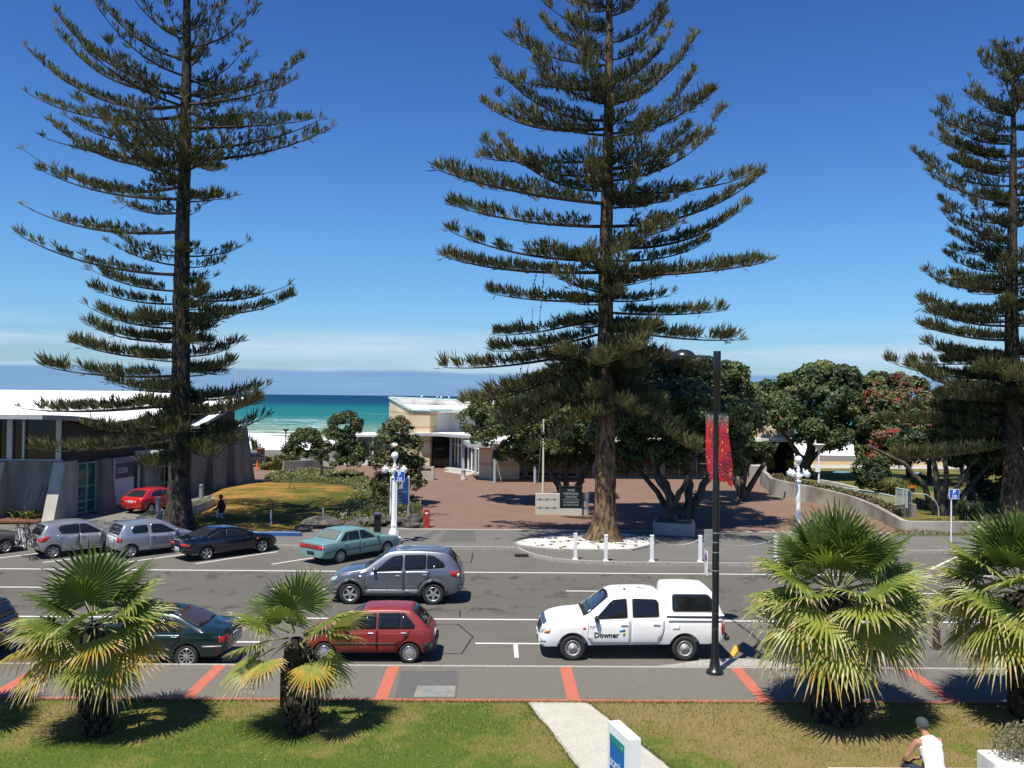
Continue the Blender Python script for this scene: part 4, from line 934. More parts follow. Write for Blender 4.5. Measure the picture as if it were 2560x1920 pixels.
car(hatch(BRED, 'spoke7', wr=0.29, tum=0.40,
    top=[(-1.95, 0.60), (-1.93, 0.86), (-1.86, 0.94), (-1.72, 1.00), (-1.25, 1.30), (-1.12, 1.365), (-0.7, 1.40), (-0.1, 1.41), (0.25, 1.38), (0.45, 1.30), (1.05, 0.98), (1.2, 0.94), (1.75, 0.82), (2.0, 0.68), (2.08, 0.48)],
    belt=[(-1.95, 0.55), (-1.88, 0.88), (-1.5, 0.93), (0.9, 0.90), (1.6, 0.79), (2.08, 0.44)],
    hw=[(-1.95, 0.66), (-1.88, 0.78), (-1.5, 0.84), (1.1, 0.845), (1.7, 0.78), (2.0, 0.64), (2.08, 0.5)], bot=[(-1.95, 0.36), (-1.7, 0.25), (1.7, 0.24), (2.08, 0.34)],
    side_glass=[[(-0.09, 0.955), (0.78, 0.935), (0.34, 1.17), (0.16, 1.26), (-0.09, 1.29)], [(-0.16, 0.96), (-0.16, 1.29), (-0.75, 1.27), (-1.05, 1.14), (-1.20, 0.98)]],
    top_glass=[('windscreen', [(1.04, -0.62), (1.08, 0), (1.04, 0.62), (0.48, 0.52), (0.45, 0), (0.48, -0.52)], M_GLASSB), ('rear_window', [(-1.24, -0.52), (-1.22, 0), (-1.24, 0.52), (-1.70, 0.64), (-1.74, 0), (-1.70, -0.64)], M_GLASSB)],
    patches=[('tail_light', rnd(qd(0.44, 0.66, 0.76, 0.84), 0.04), 'B', M_TAIL, (1, -1)), ('reverse_light', rnd(qd(0.24, 0.69, 0.40, 0.76), 0.02), 'B', M_LENS, (1, -1)), ('headlight', rnd(qd(0.40, 0.58, 0.70, 0.70), 0.04), 'F', M_LENS, (1, -1)), ('bumper_line', qd(-0.74, 0.555, 0.74, 0.57), 'B', M_BLACK, (1,), 0.004)], plates=[('B', 0.72, 0)]),
    'bright red hatchback parked by the blue sign of the spa building', (-20.55, 52.3, 0.125), R(68))
GRYP = paint('slate_paint', (0.085, 0.095, 0.105), 0.45, 0.3, 0.5)
car(sedan(GRYP, 'spoke7'), 'slate grey sedan far off beside the orange cone', (-23.9, 84.6, 0.125), R(58))
# ---- bicycles on the rack ------------------------------------------------------------------
def bicycle(label, fr, origin, rz, tilt, sc=1.0):
    root = thing('bicycle', label, 'bicycle', origin, rz, 'bicycles on the tailgate rack'); root.rotation_euler = (tilt, 0, rz)
    wr = 0.33
    for x in (-0.52, 0.52):
        w_ = MB(); M = Matrix.Translation((x, 0, wr)) @ Matrix.Rotation(R(90), 4, 'X')
        n = 30; pts = [M @ Vector((wr*math.cos(2*PI*i/n), wr*math.sin(2*PI*i/n), 0)) for i in range(n+1)]
        w_.tube(pts, 0.022, 6, 0, caps=False)
        pts = [M @ Vector((0.295*math.cos(2*PI*i/n), 0.295*math.sin(2*PI*i/n), 0)) for i in range(n+1)]; w_.tube(pts, 0.012, 5, 1, caps=False)
        for i in range(14): a = 2*PI*i/14; w_.tube([M @ Vector((0, 0, 0)), M @ Vector((0.295*math.cos(a), 0.295*math.sin(a), 0))], 0.0035, 3, 1, caps=False)
        w_.lathe([(0.025, -0.04), (0.025, 0.04)], 8, 1, M=M); obj('wheel', w_, [M_TYRE, M_ALLOY], root)
    f = MB(); bb, st, hd, ra_ = Vector((-0.08, 0, 0.30)), Vector((-0.22, 0, 0.78)), Vector((0.36, 0, 0.80)), Vector((-0.52, 0, wr))
    for a, b, r in ((bb, st, .02), (st, hd, .022), (bb, hd, .026), (bb, ra_, .013), (st, ra_, .012), (hd, Vector((0.34, 0, 0.90)), .02), (Vector((0.37, 0.04, 0.72)), Vector((0.52, 0.04, wr)), .016), (Vector((0.37, -0.04, 0.72)), Vector((0.52, -0.04, wr)), .016), (hd, Vector((0.38, 0, 0.70)), .022)): f.tube([a, b], r, 7)
    obj('frame', f, fr, root)
    s = MB(); s.tube([st, Vector((-0.26, 0, 0.90))], 0.014, 6); s.box((-0.27, 0, 0.92), (0.26, 0.13, 0.05), bev=0.02); obj('saddle', s, M_BLACK, root)
    h = MB(); h.tube([(0.34, -0.28, 0.93), (0.36, 0, 0.92), (0.34, 0.28, 0.93)], 0.014, 6); obj('handlebar', h, M_BLACK, root)
    c = MB(); M = Matrix.Translation((-0.08, 0.05, 0.30)) @ Matrix.Rotation(R(90), 4, 'X'); c.lathe([(0.085, -0.004), (0.085, 0.004)], 18, 0, M=M); c.box((-0.02, 0.07, 0.23), (0.03, 0.02, 0.18)); c.box((-0.14, -0.07, 0.37), (0.03, 0.02, 0.18)); obj('crank', c, M_BLACK, root)
    return root
hd = Vector((math.cos(R(44)), math.sin(R(44)), 0)); bc = Vector((-18.75, 38.85, 0))-hd*1.95
bicycle('dark framed bicycle hung nearest the tailgate of the silver hatchback', mat('bike_navy', (0.02, 0.025, 0.07), 0.3), bc+Vector((0, 0, 0.55)), R(44+90), R(-4))
bicycle('white framed bicycle hung outermost on the tailgate rack', mat('bike_white', (0.65, 0.65, 0.66), 0.3), bc-hd*0.27+Vector((0, 0, 0.50)), R(44-90), R(5))
rk = MB(); B0 = bc
for s in (-0.28, 0.28):
    o_ = Vector((-hd.y, hd.x, 0))*s
    rk.tube([bc+hd*0.27+o_+Vector((0, 0, 0.62)), bc+hd*0.1+o_+Vector((0, 0, 1.25)), bc-hd*0.45+o_+Vector((0, 0, 1.32))], 0.018, 6); rk.tube([bc+hd*0.1+o_+Vector((0, 0, 1.25)), bc+hd*0.42+o_+Vector((0, 0, 1.5))], 0.012, 6)
tag(obj('bicycle_rack', rk, M_BLACK), 'black tailgate bicycle rack strapped to the silver hatchback', 'bike rack')
# ------------------------------------------------------------------ vegetation
def add_np(mb_list, V, quad=True): mb_list.append((V, quad))
def mesh_np(name, chunks):
    """chunks: list of (verts [n,k,3], material index array [n]); every row of k vertices is one face"""
    vs, fs, ms, o = [], [], [], 0
    for V, mi in chunks:
        n, k, _ = V.shape
        vs.append(V.reshape(-1, 3)); idx = np.arange(n*k).reshape(n, k)+o
        fs.extend(idx.tolist()); ms.append(np.broadcast_to(mi, (n,))); o += n*k
    me = bpy.data.meshes.new(name)
    me.from_pydata(np.concatenate(vs).tolist(), [], fs)
    me.polygons.foreach_set('material_index', np.concatenate(ms).astype(np.int32).tolist())
    me.update(); return me
def unit(a): return a/np.maximum(np.linalg.norm(a, axis=-1, keepdims=True), 1e-9)
def bark(name, c, c2, scale=3.0, stretch=(1, 1, 0.25), bump=0.8):
    return mat(name, c, 0.95, spec=0.2, col2=c2, vscale=scale, detail=8, bump=bump, bscale=16, stretch=stretch, contrast=(0.38, 0.62))
M_PINEBARK = bark('pine_bark', (0.022, 0.018, 0.014), (0.075, 0.062, 0.047), 5.0, (1, 1, 0.5))
M_PINETWIG = mat('pine_twig', (0.05, 0.04, 0.03), 0.95, spec=0.15)
M_PINE = [mat('pine_needles_deep', (0.056, 0.070, 0.032), 0.75, spec=0.3, trans=0.12),
          mat('pine_needles_olive', (0.115, 0.118, 0.048), 0.75, spec=0.3, trans=0.12),
          mat('pine_needles_fresh', (0.19, 0.18, 0.075), 0.75, spec=0.3, trans=0.12),
          mat('pine_needles_bronze', (0.17, 0.125, 0.06), 0.8, spec=0.2)]
def pine(label, base, prof, tips, top, seed, fill, mats_w, hfill=None, bare=0.0):
    """base: foot of the trunk; prof: [(z, radius)] of the trunk; tips: (attach v, tip u, tip v) of the limbs read off the photo"""
    rng = random.Random(seed); nr = np.random.default_rng(seed)
    root = thing('norfolk_pine', label, 'tree', base)
    B = Vector(base)
    # trunk with root flare and rough bark
    mb = MB(); zs = [p[0] for p in prof]; nz = 70; nn = 22; vs = []
    for k in range(nz+1):
        z = zs[0]+(zs[-1]-zs[0])*(k/nz)**1.6
        r = interp(z, prof)
        for j in range(nn):
            th = 2*PI*j/nn
            fl = 1+max(0, 1-z/1.7)**2*0.32*(0.5+0.5*math.cos(th*5+seed))
            rr = r*fl*(1+0.05*math.sin(7*th+z*1.3)+0.04*math.sin(z*5.1+3*th)+rng.uniform(-.03, .03))
            vs.append((rr*math.cos(th)+0.04*math.sin(z*0.35), rr*math.sin(th), z-0.05))
    mb.add(vs, [[k*nn+j, k*nn+(j+1) % nn, (k+1)*nn+(j+1) % nn, (k+1)*nn+j] for k in range(nz) for j in range(nn)], 0, True)
    obj('trunk', mb, mats_w['bark'], root)
    H = prof[-1][0]
    tube = MB(); limbs = []
    for va, tu, tv in tips:
        a = at(1280, va, B.y); za = CAM_H + (ray((B.x/B.y-math.tan(YAW))*FPX+1280, va).z/ray((B.x/B.y-math.tan(YAW))*FPX+1280, va).y)*B.y - B.z
        az = rng.uniform(-0.75, 0.75)
        # tip on the pixel ray of the photograph, at the depth its azimuth gives
        p = at(tu, tv, B.y); dx = p.x-B.x
        y = B.y+abs(dx)*math.tan(az)*0.8
        p = at(tu, tv, y)
        limbs.append((Vector((0, 0, za)), p-B))
    # radius of the crown by height, from the limbs
    pr = sorted([(l[0].z, math.hypot(l[1].x, l[1].y)) for l in limbs])
    def rad(z):
        w = 0; s = 0
        for zz, r_ in pr:
            k = math.exp(-((zz-z)/1.3)**2); w += k; s += k*r_
        return s/max(w, 1e-6) if w > 1e-4 else 2.0
    for z0, z1, cnt, k0, k1 in fill:
        for i in range(cnt):
            z = rng.uniform(z0, z1)
            az = rng.choice([PI/2, -PI/2])+rng.uniform(-0.95, 0.95)
            if hfill: az = rng.uniform(0, 2*PI)
            r_ = rad(z)*rng.uniform(k0, k1)
            rise = interp(z/H, [(0, -0.15), (0.28, -0.02), (0.45, 0.12), (0.75, 0.42), (1, 0.8)])
            limbs.append((Vector((0, 0, z)), Vector((r_*math.cos(az), r_*math.sin(az), z+r_*(rise+rng.uniform(-.1, .1))))))
    quads = []
    for P0, P2 in limbs:
        d = P2-P0; L = d.length; hd = Vector((d.x, d.y, 0)).normalized() if math.hypot(d.x, d.y) > 1e-3 else Vector((1, 0, 0))
        P1 = P0+Vector((d.x*0.6, d.y*0.6, d.z*(0.12 if d.z > 0 else 0.75)-0.05*L))
        wob = Vector((-hd.y, hd.x, 0))*rng.uniform(-.05, .05)*L
        n = 14; pts = []
        for i in range(n+1):
            t = i/n; pts.append(P0*(1-t)**2+P1*2*t*(1-t)+P2*t*t+wob*math.sin(PI*t))
        r0 = min(0.10, 0.022+0.0095*L)
        tube.tube(pts, [r0*(1-0.82*(i/n)) for i in range(n+1)], 5, 4, caps=False)
        # tufts: branchlets left and right of the limb, all turning upwards
        side = Vector((-hd.y, hd.x, 0))
        t = rng.uniform(0.04, 0.14)+bare*0.15
        step = (0.20 if P0.z < 13 else 0.23+0.13*bare)/max(L, 0.8)
        gaps = [(g, g+rng.uniform(0.04, 0.10)) for g in [rng.uniform(0.45, 0.95) for _ in range(rng.choice([0, 1, 2, 3]))]]
        end = 1.0-(rng.uniform(0.05, 0.3) if rng.random() < bare else 0.0)
        while t < end:
            if any(a_ < t < b_ for a_, b_ in gaps): t += step; continue
            i = min(int(t*n), n-1); p = pts[i].lerp(pts[i+1], t*n-i)
            tan = (pts[i+1]-pts[i]).normalized()
            wlen = min(1.35, 0.17*L+0.22)*(1-t)**0.55*min(1, 0.5+t*1.6)
            for sg in (-1, 0, 1):
                if rng.random() < (0.08+(bare*0.38 if P0.z > 13 else bare*.1)): continue
                off = wlen*(rng.uniform(0.35, 1.0) if sg else 0)*1.0
                q = p+side*sg*off+tan*off*0.45+Vector((0, 0, 0.05+off*rng.uniform(-.05, .25)))
                if sg and off > 0.3 and rng.random() < 0.6: tube.tube([p, q], [0.014, 0.008], 3, 4, caps=False)
                if sg and off > 0.45:      # second tuft half way out
                    limbq = [(q, 1.0), (p.lerp(q, 0.55), 0.9)]
                else: limbq = [(q, 1.0)]
                for q_, s in limbq:
                    quads.append((q_, tan*0.42+side*sg*0.28+Vector((0, 0, 1.0)), (0.42+0.18*t)*s*rng.uniform(0.7, 1.25)*(1.25 if P0.z < 11 else (1.0-0.35*bare if P0.z > 13 else 1.0)), t))
            t += step*rng.uniform(0.75, 1.25)
        quads.append((P2, (pts[-1]-pts[-2]).normalized()*0.9+Vector((0, 0, 0.7)), 0.55, 1.1))
    nT = len(quads); F = 9
    P = np.array([q[0][:] for q in quads]); D = unit(np.array([q[1][:] for q in quads])); S = np.array([q[2] for q in quads]); T = np.array([q[3] for q in quads])
    P = np.repeat(P, F, 0); D = np.repeat(D, F, 0); S = np.repeat(S, F)*nr.uniform(0.65, 1.15, nT*F); T = np.repeat(T, F)
    D = unit(D+nr.normal(0, 0.34, D.shape)); P = P+nr.normal(0, 0.035, P.shape)
    a = unit(np.cross(D, nr.normal(0, 1, D.shape))); b = np.cross(D, a)
    W = nr.uniform(0.016, 0.030, nT*F)[:, None]; S_ = S[:, None]
    def blade(a): return np.stack([P, P+D*S_*0.62+a*W, P+D*S_, P+D*S_*0.62-a*W], 1)
    # clumps share a shade: fresh growth near the tips, deep green inside
    shade = np.repeat(nr.normal(0, 0.25, nT), F)+T*0.75+nr.normal(0, 0.12, nT*F)
    mi = np.digitize(shade, mats_w['cuts'])
    tv = np.array(tube.v); tf = np.array(tube.f)
    crown = mesh_np('crown', [(blade(a), mi), (blade(b), mi), (tv[tf], np.full(len(tf), 4))])
    link('crown', crown, M_PINE+[M_PINETWIG], root)
    return root
T1 = [(225, 143, 35), (232, 143, 66), (262, 67, 120), (290, 71, 234), (400, 126, 303), (410, 114, 346), (465, 59, 374), (497, 102, 425),
      (578, 61, 515), (687, 47, 588), (530, 299, 505), (665, 273, 606), (640, 287, 582), (728, 232, 677), (760, 230, 722), (821, 220, 766),
      (854, 218, 809), (890, 185, 858), (939, 112, 917), (1010, 55, 1021), (1098, 92, 1127), (980, 277, 958), (1085, 212, 1061), (150, 225, -40), (190, 240, 10), (340, 190, 250), (360, 165, 290),
      (120, 647, 0), (205, 616, 114), (240, 635, 147), (235, 753, 148), (262, 730, 200), (330, 683, 258), (318, 769, 301), (372, 800, 300), (398, 826, 319),
      (505, 580, 492), (540, 506, 512), (640, 618, 606), (668, 553, 655), (752, 718, 714), (781, 726, 744), (809, 606, 781), (890, 602, 854),
      (940, 582, 907), (1000, 667, 966), (1035, 643, 1004), (1086, 667, 1041), (1112, 598, 1110), (836, 529, 821), (715, 498, 703), (170, 560, 10), (75, 560, -30), (100, 300, -60)]
T2 = [(70, 1353, 0), (126, 1355, 49), (260, 1298, 75), (163, 1273, 98), (301, 1235, 161), (228, 1257, 195), (338, 1249, 244), (321, 1207, 258), (476, 1253, 348),
      (440, 1215, 360), (400, 1203, 395), (509, 1099, 427), (566, 1131, 513), (651, 1125, 578), (680, 1113, 643), (752, 1227, 734), (790, 1241, 838), (830, 1235, 878),
      (868, 1111, 919), (895, 1225, 982), (930, 1215, 1100), (925, 1290, 1075), (915, 1180, 1075), (905, 1265, 1035), (960, 1330, 1130), (890, 1160, 1010), (106, 1668, 0), (195, 1675, 67), (150, 1660, 40), (260, 1740, 90), (334, 1734, 183), (346, 1780, 232),
      (423, 1805, 279), (452, 1776, 338), (480, 1880, 435), (566, 1904, 437), (618, 1868, 513), (651, 1764, 606), (687, 1921, 655), (690, 1685, 683), (752, 1679, 736),
      (781, 1805, 777), (817, 1847, 850), (850, 1780, 930), (885, 1738, 1131), (900, 1650, 1020), (900, 1690, 1075), (930, 1600, 1050), (40, 1640, -60), (20, 1380, -60), (600, 1700, 560), (520, 1720, 480)]
T3 = [(150, 2486, 110), (206, 2453, 141), (285, 2423, 198), (290, 2419, 233), (320, 2354, 255), (340, 2340, 283), (390, 2337, 342), (465, 2289, 383), (507, 2325, 430),
      (593, 2366, 532), (630, 2378, 583), (680, 2366, 637), (730, 2315, 682), (790, 2307, 751), (815, 2303, 758), (850, 2297, 810), (895, 2315, 862), (945, 2222, 904), (985, 2300, 930), (1000, 2354, 989),
      (1040, 2205, 1053), (1110, 2237, 1144), (1080, 2330, 1090), (430, 2380, 400), (250, 2600, 190), (320, 2680, 250), (420, 2740, 350), (520, 2730, 450), (640, 2720, 600), (760, 2760, 720), (880, 2790, 850), (1000, 2800, 980), (1090, 2760, 1080),
      (560, 2350, 500), (360, 2390, 320), (180, 2590, 140), (700, 2420, 700), (760, 2380, 790)]
BM = {'bark': M_PINEBARK}
pine('tall norfolk pine with thin upper limbs standing before the concrete spa building', (-16.14, 44.05, 0.10),
     [(0, 1.02), (0.35, 0.80), (1.2, 0.62), (3, 0.52), (7, 0.46), (14, 0.37), (22, 0.26), (30, 0.13), (36, 0.03)], T1, None, 11,
     [(3.8, 7, 14, 0.5, 0.9), (7, 13, 14, 0.35, 0.75), (13, 17, 4, .3, .6), (17, 30, 40, 0.45, 0.9)], {'bark': M_PINEBARK, 'cuts': [0.36, 0.78, 1.22]}, bare=0.45)
pine('broad norfolk pine in the white pebble bed by the plaza entrance', (5.37, 42.42, 0.12),
     [(0, 1.05), (0.3, 0.76), (1.0, 0.58), (2.2, 0.51), (5, 0.46), (9, 0.40), (14, 0.33), (22, 0.23), (30, 0.11), (34, 0.03)], T2, None, 23,
     [(6.2, 9.5, 26, 0.4, 0.8), (9.5, 14, 14, 0.4, 0.75), (14, 21, 11, 0.4, 0.8), (21, 31, 16, 0.4, 0.9)],
     {'bark': bark('pine_bark_warm', (0.042, 0.028, 0.018), (0.19, 0.13, 0.072), 6.0, (1, 1, 0.35)), 'cuts': [0.34, 0.72, 1.2]}, bare=0.03)
pine('dense norfolk pine at the right with a pointed top', (31.0, 51.1, 0.12),
     [(0, 1.0), (0.4, 0.75), (1.5, 0.6), (6, 0.48), (12, 0.36), (20, 0.22), (27, 0.08), (29, 0.03)], T3, None, 37,
     [(4.5, 12, 38, 0.5, 0.95), (12, 20, 30, 0.5, 0.95), (20, 28, 24, 0.5, 0.95)], {'bark': M_PINEBARK, 'cuts': [0.40, 0.85, 1.3]}, hfill=True, bare=0.05)
# ------------------------------------------------------------------ broadleaf trees
M_TRUNK = bark('grey_trunk', (0.05, 0.042, 0.035), (0.12, 0.105, 0.085), 4.0, (1, 1, 0.4))
LEAF = {'deep': mat('leaf_deep', (0.028, 0.05, 0.018), 0.5, spec=0.4, trans=0.1), 'mid': mat('leaf_mid', (0.062, 0.094, 0.024), 0.5, spec=0.4, trans=0.12),
        'olive': mat('leaf_olive', (0.118, 0.128, 0.036), 0.55, spec=0.4, trans=0.12), 'pale': mat('leaf_pale', (0.165, 0.17, 0.062), 0.6, spec=0.35, trans=0.12),
        'red': mat('flower_red', (0.26, 0.03, 0.022), 0.7), 'bronze': mat('leaf_bronze', (0.15, 0.085, 0.045), 0.6, trans=0.1), 'grey': mat('leaf_grey', (0.13, 0.135, 0.085), 0.7, trans=0.1)}
def crown_np(rng, lobes, n, size, clump, keys, weights, flower=None, upbias=0.25):
    """leaf clumps over the shells of overlapping ellipsoids"""
    C = np.array([l[0] for l in lobes], float); Rr = np.array([l[1] if hasattr(l[1], '__len__') else (l[1],)*3 for l in lobes], float)
    area = (Rr.prod(1))**(2/3); nc = max(8, int(sum(area)*4*PI*0.55/(clump*clump*1.3)))
    li = rng.choice(len(lobes), nc, p=area/area.sum())
    d = unit(rng.normal(0, 1, (nc, 3)))
    d[:, 2] = np.where(d[:, 2] < -0.35, -d[:, 2]*0.6, d[:, 2]); d = unit(d)
    cc = C[li]+d*Rr[li]*rng.uniform(0.66, 1.0, (nc, 1))
    inside = np.zeros(nc, bool)
    for k in range(len(lobes)):
        q = np.linalg.norm((cc-C[k])/Rr[k], axis=1); inside |= (q < 0.62)
    cc = cc[~inside]; dd = d[~inside]; nc = len(cc)
    cr = clump*rng.uniform(0.6, 1.25, nc)
    sh = rng.choice(len(keys), nc, p=np.array(weights)/sum(weights))
    ci = rng.integers(0, nc, n)
    e = unit(rng.normal(0, 1, (n, 3))+dd[ci]*0.9+np.array([0, 0, upbias]))
    P = cc[ci]+e*(cr[ci]*rng.uniform(0.55, 1.05, n))[:, None]*np.array([1.15, 1.15, 0.85])
    nrm = unit(e+rng.normal(0, 0.45, (n, 3)))
    a = unit(np.cross(nrm, rng.normal(0, 1, (n, 3)))); b = np.cross(nrm, a)
    s = (size*rng.uniform(0.6, 1.3, n))[:, None]
    V = np.stack([P-a*s, P-b*s*0.55+nrm*s*0.12, P+a*s, P+b*s*0.55+nrm*s*0.12], 1)
    m = sh[ci].copy(); jit = rng.random(n); m = np.where(jit < 0.22, rng.choice(len(keys), n, p=np.array(weights)/sum(weights)), m)
    if flower:
        fr, key = flower; hot = rng.random(nc) < fr
        m = np.where(hot[ci] & (rng.random(n) < 0.55), key, m)
    return V, m
def leafy(name, label, cat, base, limbs, lobes, n, size, clump, keys, weights, seed, flower=None, group=None, upbias=0.25):
    """limbs: list of (points, r0, r1) relative to base; lobes: list of (centre, radii) relative to base"""
    rng = np.random.default_rng(seed); root = thing(name, label, cat, base, 0, group)
    mb = MB(); rr = random.Random(seed)
    for pts, r0, r1 in limbs:
        pts = [Vector(p) for p in pts]; fine = []
        for a, b in zip(pts, pts[1:]):
            for k in range(4): fine.append(a.lerp(b, k/4)+Vector((rr.uniform(-1, 1), rr.uniform(-1, 1), 0))*r0*0.35*(1 if fine else 0))
        fine.append(pts[-1])
        mb.tube(fine, [lerp(r0, r1, i/(len(fine)-1)) for i in range(len(fine))], 9, 0)
    if mb.v: obj('trunk', mb, M_TRUNK, root)
    ks = list(keys)+([flower[1]] if flower else [])
    V, m = crown_np(rng, lobes, n, size, clump, keys, weights, (flower[0], len(keys)) if flower else None, upbias)
    link('crown', mesh_np('crown', [(V, m)]), [LEAF[k] for k in ks], root)
    return root
def W(u, v, y, base): return tuple(at(u, v, y)-Vector(base))
def lob(u, v, y, ru, rv, base, ry=None):
    """ellipsoid lobe whose outline spans ru, rv photo pixels at depth y"""
    s = y/FPX; return (W(u, v, y, base), (ru*s, (ry if ry else ru)*s*0.9, rv*s))
def G(u, v, z=0.14): p = gp(u, v, z); return (p.x, p.y, z)
# three small trees by the spa drive
b = G(815, 1206); b = (b[0], b[1], 0.14)
leafy('pohutukawa_tree', 'round grey green shrub tree behind the low concrete wall near the beach', 'tree', (-22.0, 82.0, 0.14), [([(0, 0, 0), (0.1, 0, 1.2)], 0.2, 0.12)],
      [lob(765, 1110, 82, 42, 38, (-22, 82, .14)), lob(735, 1128, 82, 24, 24, (-22, 82, .14)), lob(790, 1125, 82, 26, 26, (-22, 82, .14)), lob(770, 1090, 82, 26, 20, (-22, 82, .14)), lob(765, 1140, 82, 40, 18, (-22, 82, .14))],
      15000, 0.10, 0.34, ['deep', 'mid', 'olive', 'bronze'], [4, 3, 1.5, .4], 51)
bb = (-14.4, 71.0, 0.14)
leafy('pohutukawa_tree', 'slim bright green tree on a short bare stem in the brick paving', 'tree', bb, [([(0, 0, 0), (0.02, 0, 1.2), (-0.1, 0, 2.6)], 0.13, 0.08)],
      [lob(865, 1065, 71, 36, 34, bb), lob(845, 1100, 71, 40, 30, bb), lob(838, 1140, 71, 38, 32, bb), lob(885, 1130, 71, 30, 30, bb), lob(870, 1158, 71, 40, 18, bb), lob(885, 1075, 71, 22, 22, bb)],
      16000, 0.10, 0.34, ['deep', 'mid', 'olive', 'bronze'], [3, 4, 1.5, 0.35], 52)
bb = (-7.9, 55.5, 0.14)
leafy('pohutukawa_tree', 'tall bushy bronze topped tree behind the blue parking board', 'tree', bb, [([(0, 0, 0), (0.0, 0, 1.5)], 0.14, 0.1)],
      [lob(1000, 1078, 55.5, 40, 30, bb), lob(975, 1110, 55.5, 46, 36, bb), lob(1015, 1120, 55.5, 38, 34, bb), lob(985, 1160, 55.5, 58, 40, bb), lob(1005, 1205, 55.5, 50, 36, bb), lob(960, 1215, 55.5, 32, 30, bb), lob(1035, 1165, 55.5, 22, 24, bb), lob(985, 1235, 55.5, 40, 16, bb)],
      20000, 0.085, 0.32, ['deep', 'mid', 'olive', 'bronze'], [3, 4, 2, 1.6], 53)
# the big pohutukawa group behind the central pine
def pohu(label, base, limbs, lobes, n, seed, keys=('deep', 'mid', 'olive', 'pale'), wts=(3, 3, 2, .4), fl=None, size=0.125, clump=0.5):
    return leafy('pohutukawa_tree', label, 'tree', base, limbs, lobes, int(n*1.35), size, clump, list(keys), list(wts), seed, fl)
b = (7.3, 58.5, 0.14)
b = (4.6, 57.5, 0.14)
pohu('spreading olive green tree with three dark stems beside the memorial sign', b,
     [([(0, 0, 0), (-0.4, 0, 1.2), (-1.6, .3, 3.0), (-3, .4, 4.4)], 0.26, 0.1), ([(0.1, 0, 0), (0.15, 0, 1.5), (0.2, 0, 3.5), (-0.2, 0, 5)], 0.24, 0.1), ([(0.2, 0, 0), (1.0, 0, 1.4), (2.0, 0, 3.2), (2.5, 0, 4.5)], 0.26, 0.1)],
     [lob(1200, 1060, 59, 42, 44, b), lob(1240, 1040, 57, 62, 46, b), lob(1315, 1010, 58, 70, 46, b), lob(1290, 1075, 56, 80, 44, b), lob(1400, 1050, 57, 70, 52, b), lob(1370, 970, 59, 60, 44, b), lob(1230, 1090, 57, 46, 32, b), lob(1335, 1120, 56, 70, 36, b), lob(1440, 1000, 60, 50, 60, b), lob(1290, 1140, 57, 44, 34, b), lob(1420, 1115, 57, 60, 40, b), lob(1240, 1075, 58, 60, 44, b), lob(1350, 1150, 58, 50, 26, b), lob(1430, 1150, 58, 50, 30, b), lob(1475, 1120, 59, 40, 44, b)],
     38000, 61, wts=(2.4, 3, 3, 1.2))
b = (10.9, 50.4, 0.14)
pohu('wide dark tree with many leaning stems right of the central pine', b,
     [([(0, 0, 0), (-0.7, 0, 1.6), (-1.8, 0.3, 3.4), (-2.4, .3, 5)], 0.3, 0.1), ([(0.3, 0, 0), (0.5, 0, 2), (0.2, 0.2, 4.2), (0.4, .2, 5.6)], 0.28, 0.1), ([(0.5, 0.3, 0), (1.4, 0.3, 2.0), (2.6, 0.3, 3.8), (3.8, 0, 5.2)], 0.28, 0.1), ([(-.3, 0.4, 0), (-1.7, .6, 2.0), (-3.2, .8, 3.8)], 0.22, 0.08)],
     [lob(1560, 960, 52, 70, 60, b, 120), lob(1640, 940, 52, 80, 56, b, 140), lob(1705, 985, 51, 84, 62, b, 150), lob(1600, 1030, 50, 96, 66, b, 160), lob(1730, 1060, 50, 96, 60, b, 160), lob(1650, 1105, 49, 100, 44, b, 150), lob(1810, 1050, 49.5, 80, 60, b, 190), lob(1700, 1020, 48, 90, 60, b, 200), lob(1600, 1060, 47.5, 90, 50, b, 190), lob(1790, 1110, 50, 60, 36, b, 150), lob(1540, 1080, 51, 66, 56, b, 130), lob(1480, 970, 53, 50, 70, b), lob(1585, 1140, 50, 66, 34, b, 120), lob(1740, 1130, 49, 66, 40, b, 120), lob(1660, 1140, 51, 60, 36, b, 120), lob(1545, 1165, 54, 40, 26, b), lob(1800, 1150, 54, 50, 30, b), lob(1450, 1100, 53, 50, 36, b)],
     60000, 62, wts=(4, 3, 1, .1), fl=(0.015, 'red'))
b = (17.2, 60.0, 0.14)
pohu('tall rounded dark tree behind the lamp post with the red banner', b,
     [([(0, 0, 0), (0.3, 0, 2), (0.8, 0, 4.5)], 0.34, 0.14), ([(0.1, 0, 0), (-0.8, 0, 2.2), (-2, 0, 4.4)], 0.26, 0.1), ([(0.1, 0, 0), (1.4, 0, 2.2), (2.6, 0, 4)], 0.24, 0.1)],
     [lob(1760, 965, 61, 66, 56, b), lob(1815, 950, 61, 50, 40, b), lob(1830, 1000, 61, 46, 50, b), lob(1780, 1040, 60, 80, 60, b), lob(1850, 1070, 60, 40, 50, b), lob(1860, 1120, 59, 36, 40, b), lob(1800, 1105, 60, 70, 46, b, 110), lob(1890, 1135, 60, 36, 34, b), lob(1760, 1130, 58, 60, 40, b, 100)],
     40000, 63, wts=(3, 3, 2, .4), fl=(0.03, 'bronze'))
b = (28.4, 78.0, 0.14)
